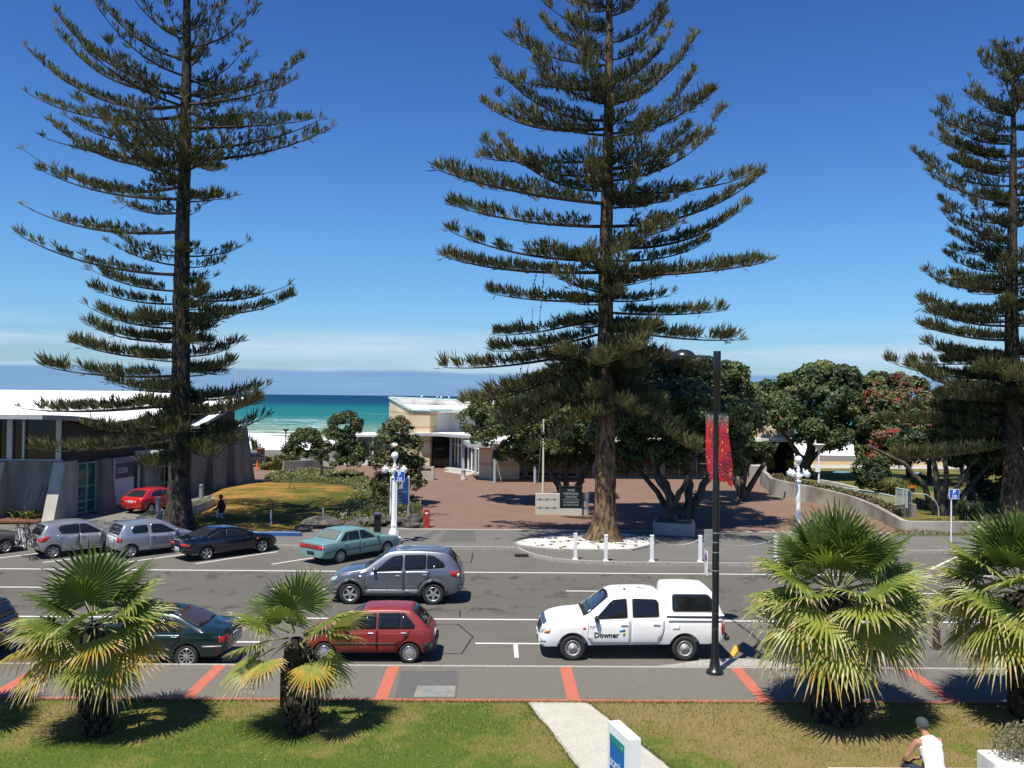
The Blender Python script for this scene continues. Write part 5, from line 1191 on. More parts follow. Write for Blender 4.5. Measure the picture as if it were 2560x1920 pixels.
pohu('broad domed deep green tree between the plaza wall and the park', b,
     [([(0, 0, 0), (0.1, 0, 2.2), (0.8, 0, 4.4)], 0.6, 0.3), ([(0.1, 0, 1.2), (1.6, 0, 3), (3.4, 0, 4.4)], 0.25, 0.1), ([(-.1, 0, 1.2), (-1.4, 0, 3.0), (-2.6, 0, 4.4)], 0.3, 0.12)],
     [lob(2060, 950, 79, 80, 36, b), lob(1985, 985, 79, 66, 46, b), lob(2130, 970, 79, 60, 46, b), lob(2070, 1010, 77, 90, 60, b), lob(1985, 1050, 77, 60, 60, b), lob(2130, 1050, 77, 60, 50, b), lob(2050, 1085, 76, 60, 46, b), lob(2110, 1110, 76, 66, 36, b), lob(1940, 1010, 79, 40, 40, b), lob(2165, 1085, 77, 36, 40, b)],
     42000, 64, size=0.18, clump=0.7, keys=('deep', 'mid', 'olive', 'pale'), wts=(3.5, 3.5, 1.2, .2))
b = (24.3, 90.0, 0.14)
pohu('low green tree top peeping over the memorial hall roof at its right end', b, [([(0, 0, 0), (0, 0, 3)], 0.3, 0.2)],
     [lob(1905, 990, 90, 42, 28, b), lob(1880, 1010, 90, 30, 30, b), lob(1925, 1020, 90, 36, 34, b)], 6000, 65, size=0.2, clump=0.7)
b = (36.0, 74.0, 0.14)
pohu('red flowering tree with twisting stems in the park', b,
     [([(0, 0, 0), (-0.2, 0, 2), (-1.4, 0, 4)], 0.3, 0.12), ([(1.6, 0, 0), (1.7, 0, 2), (2.0, 0, 4)], 0.25, 0.1), ([(3.6, -2, 0), (3.4, -2, 1.6), (3.0, -1.5, 3.6)], 0.25, 0.1), ([(4.0, -2, 0), (5.4, -2, 1.2), (6.4, -1.5, 3.2)], 0.26, 0.1)],
     [lob(2205, 965, 77, 46, 36, b), lob(2255, 975, 77, 56, 34, b), lob(2215, 1010, 75, 50, 40, b), lob(2280, 1030, 74, 70, 50, b), lob(2200, 1080, 73, 50, 50, b), lob(2250, 1100, 72, 60, 50, b), lob(2190, 1130, 73, 40, 36, b), lob(2330, 1080, 72, 60, 50, b), lob(2260, 1140, 73, 60, 34, b), lob(2395, 1020, 78, 60, 60, b), lob(2330, 1140, 72, 60, 36, b), lob(2400, 1100, 74, 70, 60, b), lob(2200, 1160, 72, 30, 30, b)],
     42000, 66, keys=('deep', 'mid', 'olive', 'bronze'), wts=(2, 2, 1.5, 2.2), fl=(0.16, 'red'), size=0.16, clump=0.6)
b = (31.6, 66.0, 0.14)
leafy('clipped_shrub', 'dark dense round shrub beside the park steps', 'shrub', b, [], [lob(2175, 1195, 66, 36, 36, b), lob(2160, 1170, 66, 26, 26, b), lob(2195, 1180, 66, 26, 36, b), lob(2170, 1215, 66, 34, 14, b)], 6000, 0.11, 0.35, ['deep', 'mid'], [4, 1], 67)
b = (27.6, 53.0, 0.14)
pohu('dark many stemmed tree behind the right hand parking sign', b,
     [([(-0.2, 0, 0), (-1.0, 0, 1.8), (-2.2, 0.2, 3.2), (-4.2, .4, 4.2)], 0.2, 0.1), ([(0, 0, 0), (-0.2, 0, 2), (-0.6, 0, 4.2)], 0.26, 0.12), ([(0.1, 0, 0), (0.35, 0, 2.2), (0.5, 0, 4.4)], 0.24, 0.1), ([(0.3, 0, 0), (1.2, 0, 2), (2.4, 0, 3.6)], 0.22, 0.1), ([(0.5, 0, 0), (2.0, .4, 1.6), (3.6, .8, 3.2)], 0.2, 0.1)],
     [lob(2380, 1120, 54, 60, 40, b), lob(2300, 1110, 55, 60, 34, b), lob(2450, 1110, 55, 70, 50, b), lob(2520, 1130, 55, 60, 50, b), lob(2420, 1060, 56, 80, 50, b), lob(2310, 1210, 57, 20, 14, b), lob(2500, 1190, 56, 60, 50, b), lob(2440, 1160, 56, 60, 30, b), lob(2540, 1230, 55, 50, 36, b), lob(2470, 1235, 58, 30, 30, b)],
     36000, 68, wts=(4, 3, 0.8, .1))
b = (33.5, 60.0, 0.14)
pohu('shaded evergreen filling the gap behind the right hand pine', b, [([(0, 0, 0), (0, 0, 3)], 0.3, 0.2)],
     [lob(2500, 1040, 62, 70, 70, b), lob(2560, 1100, 61, 60, 80, b), lob(2470, 960, 64, 60, 60, b), lob(2590, 1000, 62, 60, 90, b)], 18000, 69, wts=(4, 2, 1, .1))
for i, (u, v, y, ru, rv, lab) in enumerate([(2425, 1285, 51, 30, 26, 'dark spiky flax clump beneath the right hand pine'), (2235, 1195, 64, 46, 24, 'pale arching grass clump above the ramp railing')]):
    p = at(u, v+rv, y); b = (p.x, y, 0.14)
    mb = MB(); rng = random.Random(90+i); vs = []
    V = []; 
    for k in range(420):
        th = rng.uniform(0, 2*PI); l = rng.uniform(0.7, 1.15)*rv*2*y/FPX; sp = rng.uniform(0.15, 1.0)*ru*y/FPX
        c0 = Vector((rng.gauss(0, .25), rng.gauss(0, .25), 0)); c1 = c0+Vector((math.cos(th)*sp*0.5, math.sin(th)*sp*0.5, l*0.8)); c2 = c0+Vector((math.cos(th)*sp*1.15, math.sin(th)*sp*1.15, l*0.62*rng.uniform(.6, 1.3)))
        s = Vector((-math.sin(th), math.cos(th), 0))*0.028
        mb.add([c0-s, c0+s, c1+s, c1-s, c2], [[0, 1, 2, 3], [3, 2, 4]], rng.choice([0, 1]))
    o = obj('flax_clump' if i == 0 else 'grass_clump', mb, [LEAF['deep'], LEAF['mid']] if i == 0 else [LEAF['olive'], LEAF['pale']], None, b)
    tag(o, lab, 'plant')
# ------------------------------------------------------------------ fan palms
def pm(name, c, tr=0.3): return mat(name, c, 0.42, spec=0.45, trans=tr, var=0.12, vscale=9)
M_FROND = [pm('frond_deep', (0.06, 0.10, 0.02)), pm('frond_green', (0.135, 0.185, 0.034)), pm('frond_lime', (0.26, 0.28, 0.055)), pm('frond_yellow', (0.42, 0.285, 0.04)), mat('frond_straw', (0.43, 0.34, 0.19), 0.8, trans=0.15), mat('frond_stem', (0.15, 0.17, 0.05), 0.5)]
M_DEAD = [mat('frond_dead', (0.20, 0.135, 0.07), 0.9, var=0.3, vscale=7)]*4+[mat('frond_straw', (0,0,0)), mat('frond_stem', (0,0,0))]
M_BOOT = [mat('palm_boot', (0.05, 0.036, 0.022), 0.95, var=0.4, vscale=14, bump=0.6), mat('palm_boot_edge', (0.15, 0.105, 0.06), 0.95, var=0.35, vscale=20), mat('palm_core', (0.018, 0.013, 0.009), 1.0)]
def frond(rng, heart, az, el, lp, lb, age, nseg=30, hue=0, turn=None):
    """one fan leaf: age 0 = newest upright, 1 = oldest hanging"""
    mb = MB()
    d = Vector((math.cos(az)*math.cos(el), math.sin(az)*math.cos(el), math.sin(el)))
    side = Vector((-math.sin(az), math.cos(az), 0)); down = Vector((0, 0, -1))
    p = Vector(heart)+d*0.10; pts = [p.copy()]; dd = d.copy()
    for i in range(5):
        dd = (dd+down*(0.035+0.05*age)).normalized(); p = p+dd*lp/5; pts.append(p.copy())
    mb.tube(pts, [0.022, 0.018, 0.016, 0.014, 0.012, 0.010], 5, 5, caps=False)
    roll = rng.uniform(-0.5, 0.5) if turn is None else turn
    up = side.cross(dd).normalized()*-1
    if up.z < 0: up = -up
    s2 = side*math.cos(roll)+up*math.sin(roll); n2 = up*math.cos(roll)-side*math.sin(roll)
    spread = R(rng.uniform(104, 122))
    st = [0.05, 0.3, 0.5, 0.66, 0.8, 0.91, 1.0]
    for k in range(nseg):
        a = -spread+2*spread*(k+0.5)/nseg; da = spread/nseg*1.02
        ln_ = lb*(0.76+0.24*math.cos(a*0.75))*rng.uniform(0.93, 1.05)
        free = rng.uniform(0.42, 0.55); vs = []; fs = []
        drp = rng.uniform(0.6, 1.5)*(0.07+0.22*age); kink = rng.random() < 0.16+0.30*age; tw = rng.uniform(-.12, .12)
        for r in st:
            rr = r*ln_
            dirc = dd*math.cos(a)+s2*math.sin(a)
            fold = n2*(-0.10*abs(math.sin(a))*r*lb+0.10*r*math.cos(a)*lb*0.6)      # the fan is slightly cupped
            c = p+dirc*rr+fold
            ex = max(0, r-free); c = c+down*(ex*ex*drp*2.2*lb)+down*(0.05*r*r*lb*age)
            if kink and r > 0.75: c = c+down*((r-0.75)*1.1*lb*drp+0.0)-dirc*((r-0.75)*0.5*lb)
            lat = (s2*math.cos(a)-dd*math.sin(a))
            w = rr*math.tan(da) if r <= 0.5 else lerp(0.5*ln_*math.tan(da), 0.002, ((r-0.5)/0.5)**1.2)
            c = c+lat*tw*max(0, r-free)*lb*0.6
            ridge = n2*w*0.55
            vs += [c-lat*w, c+ridge, c+lat*w]
        for i in range(len(st)-1):
            m = min(2, max(0, hue+(1 if st[i] > 0.3 else 0)*(rng.random() < 0.35)))
            yl = age*0.86+(st[i]-0.5)*0.6+rng.uniform(-.20, .20)+(0.42 if hue >= 3 else 0)
            if yl > 0.98: m = 3
            elif yl > 0.72: m = 2
            if st[i] > 0.78 and age > 0.35 and rng.random() < 0.6: m = 4
            if st[i] > 0.85 and rng.random() < 0.25: m = 4
            o = i*3; mb.add([vs[o], vs[o+1], vs[o+4], vs[o+3]], [[0, 1, 2, 3]], m); mb.add([vs[o+1], vs[o+2], vs[o+5], vs[o+4]], [[0, 1, 2, 3]], m)
    return mb
def palm(label, base, heart, rb, rt, leaves, lb, seed, lp=0.75, yellow=0.0, lean=0.0, dead=3):
    rng = random.Random(seed); root = thing('fan_palm', label, 'palm', base, 0, 'fan palms on the hotel lawn')
    B = Vector(base); h = Vector(heart)-B
    core = MB()
    pr = [(-.1, rb*1.02), (0.15, rb), (0.5, rb*0.98), (h.z*0.6, lerp(rb, rt, .6)), (h.z*0.85, rt), (h.z+0.1, rt*0.55)]
    vs = []; nn = 20; K = 14
    for k in range(K+1):
        z = -0.1+(h.z+0.2)*k/K; r = interp(z, pr)*0.86
        for j in range(nn):
            th = 2*PI*j/nn; vs.append((r*math.cos(th)+h.x*max(0, z)/h.z, r*math.sin(th)+h.y*max(0, z)/h.z, z))
    vs = [(x, y, min(z, h.z-0.02)) for x, y, z in vs]; core.add(vs, [[k*nn+j, k*nn+(j+1) % nn, (k+1)*nn+(j+1) % nn, (k+1)*nn+j] for k in range(K) for j in range(nn)], 2, True)
    # old leaf bases in spirals
    nb = int(h.z*rb*150)+40
    for i in range(nb):
        z = 0.02+(h.z-0.26)*(i/nb)**0.95; th = i*2.39996; r = interp(z, pr)*0.90; wz = rng.uniform(0.65, 1.35); th += rng.uniform(-.16, .16); z += rng.uniform(-.04, .04)
        o = Vector((math.cos(th), math.sin(th), 0)); s = Vector((-math.sin(th), math.cos(th), 0)); c = Vector((h.x*z/h.z, h.y*z/h.z, z))+o*r
        wd = 0.075*wz*(0.7+rb); hh = 0.19*wz; out = 0.05+0.05*rng.random()
        k0 = c-s*wd-Vector((0, 0, hh*.35)); k1 = c+s*wd-Vector((0, 0, hh*.35)); k2 = c+s*wd*0.62+o*out+Vector((0, 0, hh*.65)); k3 = c-s*wd*0.62+o*out+Vector((0, 0, hh*.65))
        mid = c+o*(out*0.9+0.03)+Vector((0, 0, hh*.1)); tip = c+o*(out+0.01)+Vector((rng.uniform(-.02, .02), 0, hh*rng.uniform(.75, 1.0))); inn = c-o*0.03+Vector((0, 0, hh*0.55))
        core.add([k0, k1, k2, k3, mid, tip, inn], [[0, 1, 4], [1, 2, 4], [3, 0, 4], [4, 2, 5], [3, 4, 5]], 0)
        core.add([k2, k3, tip, inn], [[0, 2, 3], [2, 1, 3]], 1)
    for i in range(int(nb*2.2)):                      # loose fibres and split stubs
        z = rng.uniform(0.0, h.z-.1); th = rng.uniform(0, 2*PI); r = interp(z, pr)*rng.uniform(.95, 1.08); o = Vector((math.cos(th), math.sin(th), 0)); s = Vector((-math.sin(th), math.cos(th), 0))*rng.uniform(.004, .012)
        c = Vector((h.x*z/h.z, h.y*z/h.z, z))+o*r; e = c+o*rng.uniform(.0, .07)+Vector((rng.uniform(-.04, .04), 0, rng.uniform(-.16, .16))); core.add([c-s, c+s, e], [[0, 1, 2]], rng.choice([0, 1, 1, 2]))
    obj('trunk', core, M_BOOT, root)
    for i, lf in enumerate(leaves):
        az, el, age = lf[:3]; hue = lf[3] if len(lf) > 3 else (0 if age < 0.3 else (1 if age < 0.6 else 2)); sc = lf[4] if len(lf) > 4 else 1.0
        if rng.random() < yellow and age > 0.4: hue = 3
        hh = h+Vector((0, 0, 0.18-0.34*age))+Vector((math.cos(az), math.sin(az), 0))*rt*0.35
        mb = frond(rng, hh, az, el, lp*rng.uniform(0.85, 1.15)*(0.75+0.5*age), lb*rng.uniform(0.9, 1.08)*sc, age, 30 if lb > 0.8 else 26, hue, lf[5] if len(lf) > 5 else None)
        obj('frond', mb, M_FROND, root)
    for k in range(dead):
        a = rng.uniform(0, 2*PI); mb = frond(rng, h+Vector((math.cos(a), math.sin(a), 0))*rt*.6-Vector((0, 0, .25)), a, R(rng.uniform(-62, -42)), lp*.8, lb*.75, 1.0, 20, 9); o = obj('dead_frond', mb, M_DEAD, root)
    return root
def spiral(n, e0, e1, seed, skip=()):
    r_ = random.Random(seed); out = []
    for i in range(n):
        t = i/(n-1); out.append((i*2.39996+seed+r_.uniform(-.2, .2), R(lerp(e0, e1, t**0.85)+r_.uniform(-8, 8)), t*0.98))
    return out
F_ = -PI/2
pA = at(240, 1832, 18.05); hA = at(236, 1560, 18.1)
palm('fan palm with many yellowing lower fronds in front of the dark green sedan', (pA.x, 18.05, 0.12), hA, 0.27, 0.23,
     [(F_+0.1, R(82), 0.06, 0, 1.2, 0.0), (F_-0.2, R(60), 0.15, 0, 1.05), (PI*0.95, R(28), 0.32, 0, 1.15, 0.5), (0.1, R(42), 0.3, 1), (PI*0.5, R(70), 0.1, 0), (F_+2.0, R(55), 0.2, 0), (F_-1.1, R(38), 0.3, 0),
      (PI+0.25, R(-6), 0.72, 3, 1.1), (PI-0.3, R(5), 0.62, 2, 1.05), (PI+0.7, R(-22), 0.85, 3), (F_+0.45, R(4), 0.68, 3, 0.85), (F_-0.5, R(-8), 0.72, 3, .75), (F_+1.1, R(-12), 0.7, 2, 1.0), (0.2, R(12), 0.6, 2, 1.05), (-0.25, R(-4), 0.7, 3, 1.0), (0.6, R(20), 0.5, 1),
      (F_+0.8, R(-30), 0.9, 2, .95), (F_-0.9, R(-30), 0.9, 3, .9), (2.2, R(25), 0.45, 1), (1.3, R(15), 0.55, 1), (0.9, R(-10), 0.75, 2), (2.7, R(-5), 0.7, 2), (-0.6, R(25), .45, 1), (PI-.7, R(45), .25, 0), (F_+.25, R(30), .4, 0, .95), (F_-.75, R(20), .45, 1, .95), (F_+1.4, R(22), .45, 1), (PI+.9, R(14), .55, 2), (0.4, R(-14), .7, 2), (2.0, R(50), .25, 0), (F_-1.5, R(-10), .7, 3), (F_+0.15, R(-20), .8, 2, .85)], 0.98, 71, 0.62, 0.3)
pB = at(755, 1822, 18.3); hB = at(742, 1592, 18.35)
palm('smallest fan palm with a leaning blackened trunk in front of the red hatchback', (pB.x, 18.3, 0.12), hB, 0.33, 0.22,
     [(F_+0.3, R(84), 0.12, 0, 1.05, 0.1), (F_-0.4, R(68), 0.25, 1, 1.0), (1.6, R(66), 0.2, 0), (PI-0.15, R(22), 0.4, 0, 1.0, 0.4), (PI+0.5, R(8), 0.6, 1, .9), (0.15, R(30), 0.45, 2, 1.15, -0.5), (-0.35, R(18), 0.5, 1, 1.0),
      (PI+0.3, R(-14), 0.75, 2, 1.25), (F_-0.5, R(-4), 0.72, 3, .9), (-0.5, R(-24), 0.55, 2, 1.1, 0.2), (F_+0.6, R(-12), 0.75, 2, .8), (2.2, R(20), .5, 1), (0.8, R(12), .55, 1), (F_-.1, R(48), .3, 1, .95), (F_+1.0, R(36), .4, 1), (F_-1.2, R(34), .4, 1), (2.7, R(40), .35, 0)], 0.86, 72, 0.62, 0.1)
pC = at(2090, 1806, 18.94); hC = at(2092, 1478, 18.95)
LC = spiral(54, 85, -32, 5)
palm('largest fan palm with a thick pineapple shaped trunk behind the seated man', (pC.x, 18.94, 0.12), hC, 0.56, 0.42, LC, 1.08, 73, 0.9, 0.03, dead=9)
pD = at(2585, 1800, 19.2); hD = at(2560, 1478, 19.2)
palm('fan palm cut by the right edge of the view beside the dry planter', (pD.x, 19.2, 0.12), hD, 0.48, 0.38, spiral(50, 85, -32, 8), 1.08, 74, 0.85, 0.03, dead=9)
pE = at(-215, 1826, 18.2); hE = at(-215, 1560, 18.2)
palm('fan palm just beyond the left edge that throws its shadow on the lawn', (pE.x, 18.2, 0.12), hE, 0.34, 0.3, spiral(22, 80, -30, 3), 0.95, 75, 0.7, 0.2)
b = (9.45, 45.55, 0.5)
pohu('leaning grey stemmed tree growing out of the raised stone planter', b,
     [([(0, 0, 0), (-0.1, 0, 0.8), (-0.2, 0, 1.3), (-0.8, .3, 2.4), (-1.2, .6, 4.0)], 0.24, 0.08), ([(-0.15, 0, 1.0), (0.5, 0, 1.9), (1.0, .2, 3.0), (1.3, .4, 4.0)], 0.19, 0.09)],
     [lob(1745, 1080, 47, 56, 36, b), lob(1650, 1060, 47, 60, 40, b), lob(1700, 1030, 47.5, 60, 40, b), lob(1610, 1000, 48, 60, 40, b)], 14000, 81, wts=(4, 3, 1, .1))
# ------------------------------------------------------------------ buildings
M_CONC = mat('board_concrete', (0.15, 0.142, 0.125), 0.9, col2=(0.24, 0.225, 0.20), vscale=1.2, detail=8, bump=0.3, bscale=25, stretch=(1, 1, 0.35))
M_CONCL = mat('pale_concrete', (0.30, 0.285, 0.25), 0.9, col2=(0.42, 0.40, 0.35), vscale=1.1, detail=8, bump=0.25, bscale=25, stretch=(1, 1, 0.4))
M_WROOF = mat('white_membrane', (0.76, 0.76, 0.75), 0.7, var=0.05, vscale=0.35)
M_FASCIA = mat('grey_fascia', (0.34, 0.34, 0.36), 0.6, var=0.06)
M_DGLASS = mat('dark_glazing', (0.008, 0.012, 0.012), 0.06, spec=0.5)
M_TGLASS = mat('teal_glazing', (0.012, 0.085, 0.078), 0.06, spec=0.5, col2=(0.02, 0.13, 0.11), vscale=0.9)
M_ALU = mat('aluminium_frame', (0.42, 0.43, 0.43), 0.45, 0.3, var=0.06)
M_BROWN = mat('brown_cladding', (0.035, 0.026, 0.023), 0.75, var=0.15, vscale=2)
M_WHITEP = mat('white_gloss', (0.78, 0.78, 0.77), 0.35, var=0.03)
EV = pchip([(46.0, 5.97), (48.5, 5.86), (51, 5.5), (53, 5.1), (57.5, 4.75), (61, 4.9), (64.5, 5.75), (68.2, 6.95)])
spa = thing('spa_building', 'low concrete spa building with a curving white roof and a blue sign', 'building', (-24, 50, 0.13))
def P(name, mb, m, parent=spa): 
    o = obj(name, mb, m); o.parent = parent
    if parent is spa: o.matrix_parent_inverse = Matrix.Identity(4); o.location = (24, -50, -0.13)
    return o
SX = lambda y: -23.9+(y-49.5)*0.19
SN = Vector((0.9825, -0.1867, 0)); ST = Vector((0.1867, 0.9825, 0))
wl = MB()
wl.prism([(-46, 48.6), (-24.3, 48.6), (-24.3, 49.2), (-46, 49.2)], 0.1, 3.32)
wl.prism([(SX(51.3)-0.6, 51.3), (SX(51.3), 51.3), (SX(55.1), 55.1), (SX(55.1)-.6, 55.1)], 0.1, 3.2)
wl.prism([(SX(59.2)-0.6, 59.2), (SX(59.2), 59.2), (SX(69.3), 69.3), (SX(69.3)-.6, 69.3)], 0.1, 4.0)
wl.prism([(-46, 69.3), (-20.2, 69.3), (-20.2, 69.9), (-46, 69.9)], 0.1, 4.6)
P('wall', wl, M_CONC)
up = MB()
up.prism([(-24.1, 48.9)]+[(SX(y)-.25, y) for y in (51, 53, 55, 57.5, 60, 62, 64, 66, 68)]+[(SX(y)-.6, y) for y in (68, 66, 64, 62, 60, 57.5, 55, 53, 51)]+[(-24.5, 48.9)], 3.2, lambda x, y: EV(y)-0.3)
up.prism([(-46, 67.7), (-20.9, 67.7), (-20.9, 67.95), (-46, 67.95)], 3.9, 6.55)
P('upper_wall', up, M_BROWN)
uw = MB(); uw.prism([(-46, 48.95), (-24.3, 48.95), (-24.3, 49.15), (-46, 49.15)], 3.32, 5.75)
uwo = P('window', uw, M_DGLASS)
mf = MB()
for u in (2, 10, 40, 74, 160): 
    x = (u-1280)/FPX*48.85+0.0175*48.85; w_ = 0.30 if u in (40, 160) else 0.13
    mf.box((x, 48.87, 4.53), (w_, 0.16, 2.42))
for x in (-29.5, -31.5, -33.5, -35.5): mf.box((x, 48.87, 4.53), (0.14, 0.16, 2.42))
mf.box((-35.2, 48.86, 3.36), (21.6, 0.2, 0.08)); mf.box((-35.2, 48.86, 5.70), (21.6, 0.18, 0.10))
f = obj('window_frame', mf, M_ALU, uwo)
# tapering buttress fins
def fin(name, x0, x1, y0, ht, out_b, out_t, tx=0.0):
    mb = MB(); vs = [(x0, y0, 0.1), (x1, y0, 0.1), (x1, y0-out_b, 0.1), (x0, y0-out_b, 0.1), (x0+tx, y0, ht), (x1-tx, y0, ht), (x1-tx, y0-out_t, ht), (x0+tx, y0-out_t, ht)]
    mb.add(vs, [[0, 1, 2, 3], [7, 6, 5, 4], [1, 0, 4, 5], [2, 1, 5, 6], [3, 2, 6, 7], [0, 3, 7, 4]], 0); return P(name, mb, M_CONCL)
fin('buttress', -27.85, -27.35, 48.62, 3.25, 1.55, 0.3); fin('buttress', -33.4, -32.9, 48.62, 3.25, 1.55, 0.3)
fin('buttress', -24.62, -23.98, 49.6, 3.3, 2.55, 1.35, 0.0)
def sfin(y0, y1, ht, ob, ot, ty):
    mb = MB(); a, b = Vector((SX(y0), y0, 0.1)), Vector((SX(y1), y1, 0.1)); a2, b2 = a+ST*ty, b-ST*ty
    k = Vector((0, 0, ht-0.1)); i = SN*0.2
    vs = [a-i, b-i, b+SN*ob, a+SN*ob, a2-i+k, b2-i+k, b2+SN*ot+k, a2+SN*ot+k]
    mb.add(vs, [[0, 1, 2, 3][::-1], [7, 6, 5, 4][::-1], [1, 0, 4, 5][::-1], [2, 1, 5, 6][::-1], [3, 2, 6, 7][::-1], [0, 3, 7, 4][::-1]], 0); return P('buttress', mb, M_CONC)
sfin(51.2, 52.4, 3.25, 0.50, 0.2, 0.2); sfin(55.1, 56.9, 3.35, 0.65, 0.25, 0.30); sfin(60.4, 62.2, 4.0, 0.6, 0.22, 0.35); sfin(63.4, 65.4, 4.2, 0.6, 0.22, 0.4); sfin(66.4, 69.6, 4.5, 0.75, 0.25, 0.5)
# corner glazing with teal blinds, doors
gl = MB(); a, b = Vector((SX(49.65)-.12, 49.65, 0)), Vector((SX(51.25)-.12, 51.25, 0))
gl.prism([a[:2], b[:2], (b-SN*.1)[:2], (a-SN*.1)[:2]], 0.2, 3.1); g0 = P('window', gl, M_TGLASS)
gf = MB()
for t in (0, 0.5, 1.0):
    c = a.lerp(b, t); gf.box((c.x+.02, c.y, 1.65), (0.08, 0.07, 3.0))
for z in (0.25, 0.9, 1.75, 3.1): gf.tube([a+SN*.02+Vector((0, 0, z)), b+SN*.02+Vector((0, 0, z))], 0.04, 4, sm=False)
obj('window_frame', gf, M_ALU, g0)
dg = MB(); a, b = Vector((SX(56.9)-.35, 56.9, 0)), Vector((SX(59.2)-.35, 59.2, 0)); dg.prism([a[:2], b[:2], (b-SN*.1)[:2], (a-SN*.1)[:2]], 0.13, 3.0); d0 = P('door', dg, M_DGLASS)
df = MB()
for t in (0, .25, .5, .75, 1): c = a.lerp(b, t); df.box((c.x+.03, c.y, 1.55), (0.09, 0.08, 2.9))
for z in (0.2, 1.1, 2.25, 2.98): df.tube([a+SN*.03+Vector((0, 0, z)), b+SN*.03+Vector((0, 0, z))], 0.045, 4, sm=False)
obj('door_frame', df, M_ALU, d0)
cp = MB(); a, b = Vector((SX(55.3), 55.3, 0)), Vector((SX(61.5), 61.5, 0)); cp.prism([(a-SN*.4)[:2], (a+SN*1.3)[:2], (b+SN*1.3)[:2], (b-SN*.4)[:2]], 3.25, 3.5); P('entrance_canopy', cp, M_WHITEP)
lv = MB()
for k in range(7):
    z = 2.86+0.055*k; a, b = Vector((SX(52.5)+.08, 52.5, z)), Vector((SX(54.7)+.08, 54.7, z)); lv.tube([a, b], 0.02, 4, sm=False)
P('louvre', lv, M_ALU)
for y in (52.45, 54.9):
    cb = MB(); cb.tube([(SX(y)+.2, y, 0.1), (SX(y)+.2, y, 3.2)], 0.10, 10); P('downpipe', cb, M_ALU)
# blue sign board on the side wall
sg = MB(); a, b = Vector((SX(52.5), 52.5, 0)), Vector((SX(54.7), 54.7, 0)); sg.prism([(a+SN*.02)[:2], (b+SN*.02)[:2], (b+SN*.10)[:2], (a+SN*.10)[:2]], 1.95, 2.82)
so_ = P('sign_board', sg, mat('sign_navy', (0.012, 0.022, 0.085), 0.4))
pw = Vector((SX(52.95), 52.95, 2.24))+SN*0.104
text('lettering', 'OCEAN', 0.52, face_matrix(pw, ST), mat('sign_white', (0.72, 0.72, 0.72), 0.5), so_, depth=0.012, sx=0.58)
wv_ = MB(); a, b = Vector((SX(52.5), 52.5, 0)), Vector((SX(54.7), 54.7, 0)); wv_.prism([(a+SN*.02)[:2], (b+SN*.02)[:2], (b+SN*.06)[:2], (a+SN*.06)[:2]], 0.3, 1.94); P('wall_panel', wv_, mat('white_render', (0.55, 0.56, 0.57), 0.8, var=0.06))
# roof sheet: straight eave at the front, swooping eave down the side, thick fascia
def eave(y): return EV(y)

def roofp(a, b):
    y = 46.0+22.2*b; xr = SX(y)+0.45; xl = -46.0; x = xl+(xr-xl)*a
    s = min(1, (xr-x)/8.0); s = s*s*(3-2*s)
    q = min(1, (y-46.0)/19); h = 5.97+1.34*(q*q*(3-2*q))
    if x > -25.5 and q > 0.9: h -= 0.1
    return Vector((x, y, EV(y)*(1-s)+h*s))
rf = MB(); nu, nv = 48, 40
rf.quadgrid(lambda a, b: roofp(a, b), nu, nv, 0)
rf.quadgrid(lambda a, b: roofp(1-a, b)-Vector((0, 0, 0.24)), nu, nv, 1)
for e in (lambda t: roofp(t, 0), lambda t: roofp(1, t), lambda t: roofp(1-t, 1), lambda t: roofp(0, 1-t)):
    rf.quadgrid(lambda a, b, e=e: e(a)-Vector((0, 0, 0.24*(1-b))), 48, 1, 2 if e is None else 1, False)
P('roof', rf, [M_WROOF, M_FASCIA])
ae = MB(); q = at(598, 960, 71.0)
ae.tube([q-Vector((0, 0, 1.6)), at(598, 926, 71.0)], 0.03, 6); z0 = at(598, 930, 71).z; z1 = at(598, 941, 71).z
ae.tube([q+Vector((0, 0, z0-q.z)), q+Vector((0.75, 0, z0-q.z))], 0.018, 5); ae.tube([q+Vector((-.1, 0, z1-q.z)), q+Vector((0.95, 0, z1-q.z))], 0.018, 5)
for k in range(7): ae.tube([q+Vector((0.08+0.11*k, -.25, z0-q.z)), q+Vector((0.08+0.11*k, .25, z0-q.z+.04))], 0.012, 4)
for k in range(6): ae.tube([q+Vector((0.1+0.15*k, -.4, z1-q.z)), q+Vector((0.1+0.15*k, .4, z1-q.z))], 0.012, 4)
P('aerial', ae, M_ALU)
# ------------------------------------------------------------------ memorial hall
def banded():
    m, N, L, b = nodes('cream_block'); t = NT(m); z = t.sep.outputs['Z']
    mr = t.N.new('ShaderNodeMapRange'); mr.inputs['From Min'].default_value = 0; mr.inputs['From Max'].default_value = 8; L.new(z, mr.inputs['Value'])
    cr, tn = (0.60, 0.51, 0.35), (0.45, 0.29, 0.165)
    c = t.ramp(mr.outputs[0], [(0.0, cr), (1.25/8, tn), (1.55/8, cr), (2.65/8, tn), (2.9/8, cr), (3.98/8, tn), (4.25/8, cr), (5.25/8, tn), (5.5/8, cr)], 'CONSTANT')
    n = t.noise(2.0, 6, (1, 1, 6)); c = t.mix(0.22, c, t.ramp(n, [(0.3, (0.40, 0.32, 0.21)), (0.7, (0.66, 0.56, 0.40))]))
    L.new(c, b.inputs['Base Color']); b.inputs['Roughness'].default_value = 0.9; return m
M_CREAM = banded(); M_COPPER = mat('copper_patina', (0.27, 0.38, 0.355), 0.6, var=0.12, vscale=3)
M_STAIN = mat('stained_white_roof', (0.30, 0.29, 0.27), 0.85, col2=(0.66, 0.66, 0.64), vscale=0.45, detail=8, contrast=(0.30, 0.52))
M_OFFW = mat('white_panel', (0.62, 0.64, 0.65), 0.7, var=0.05)
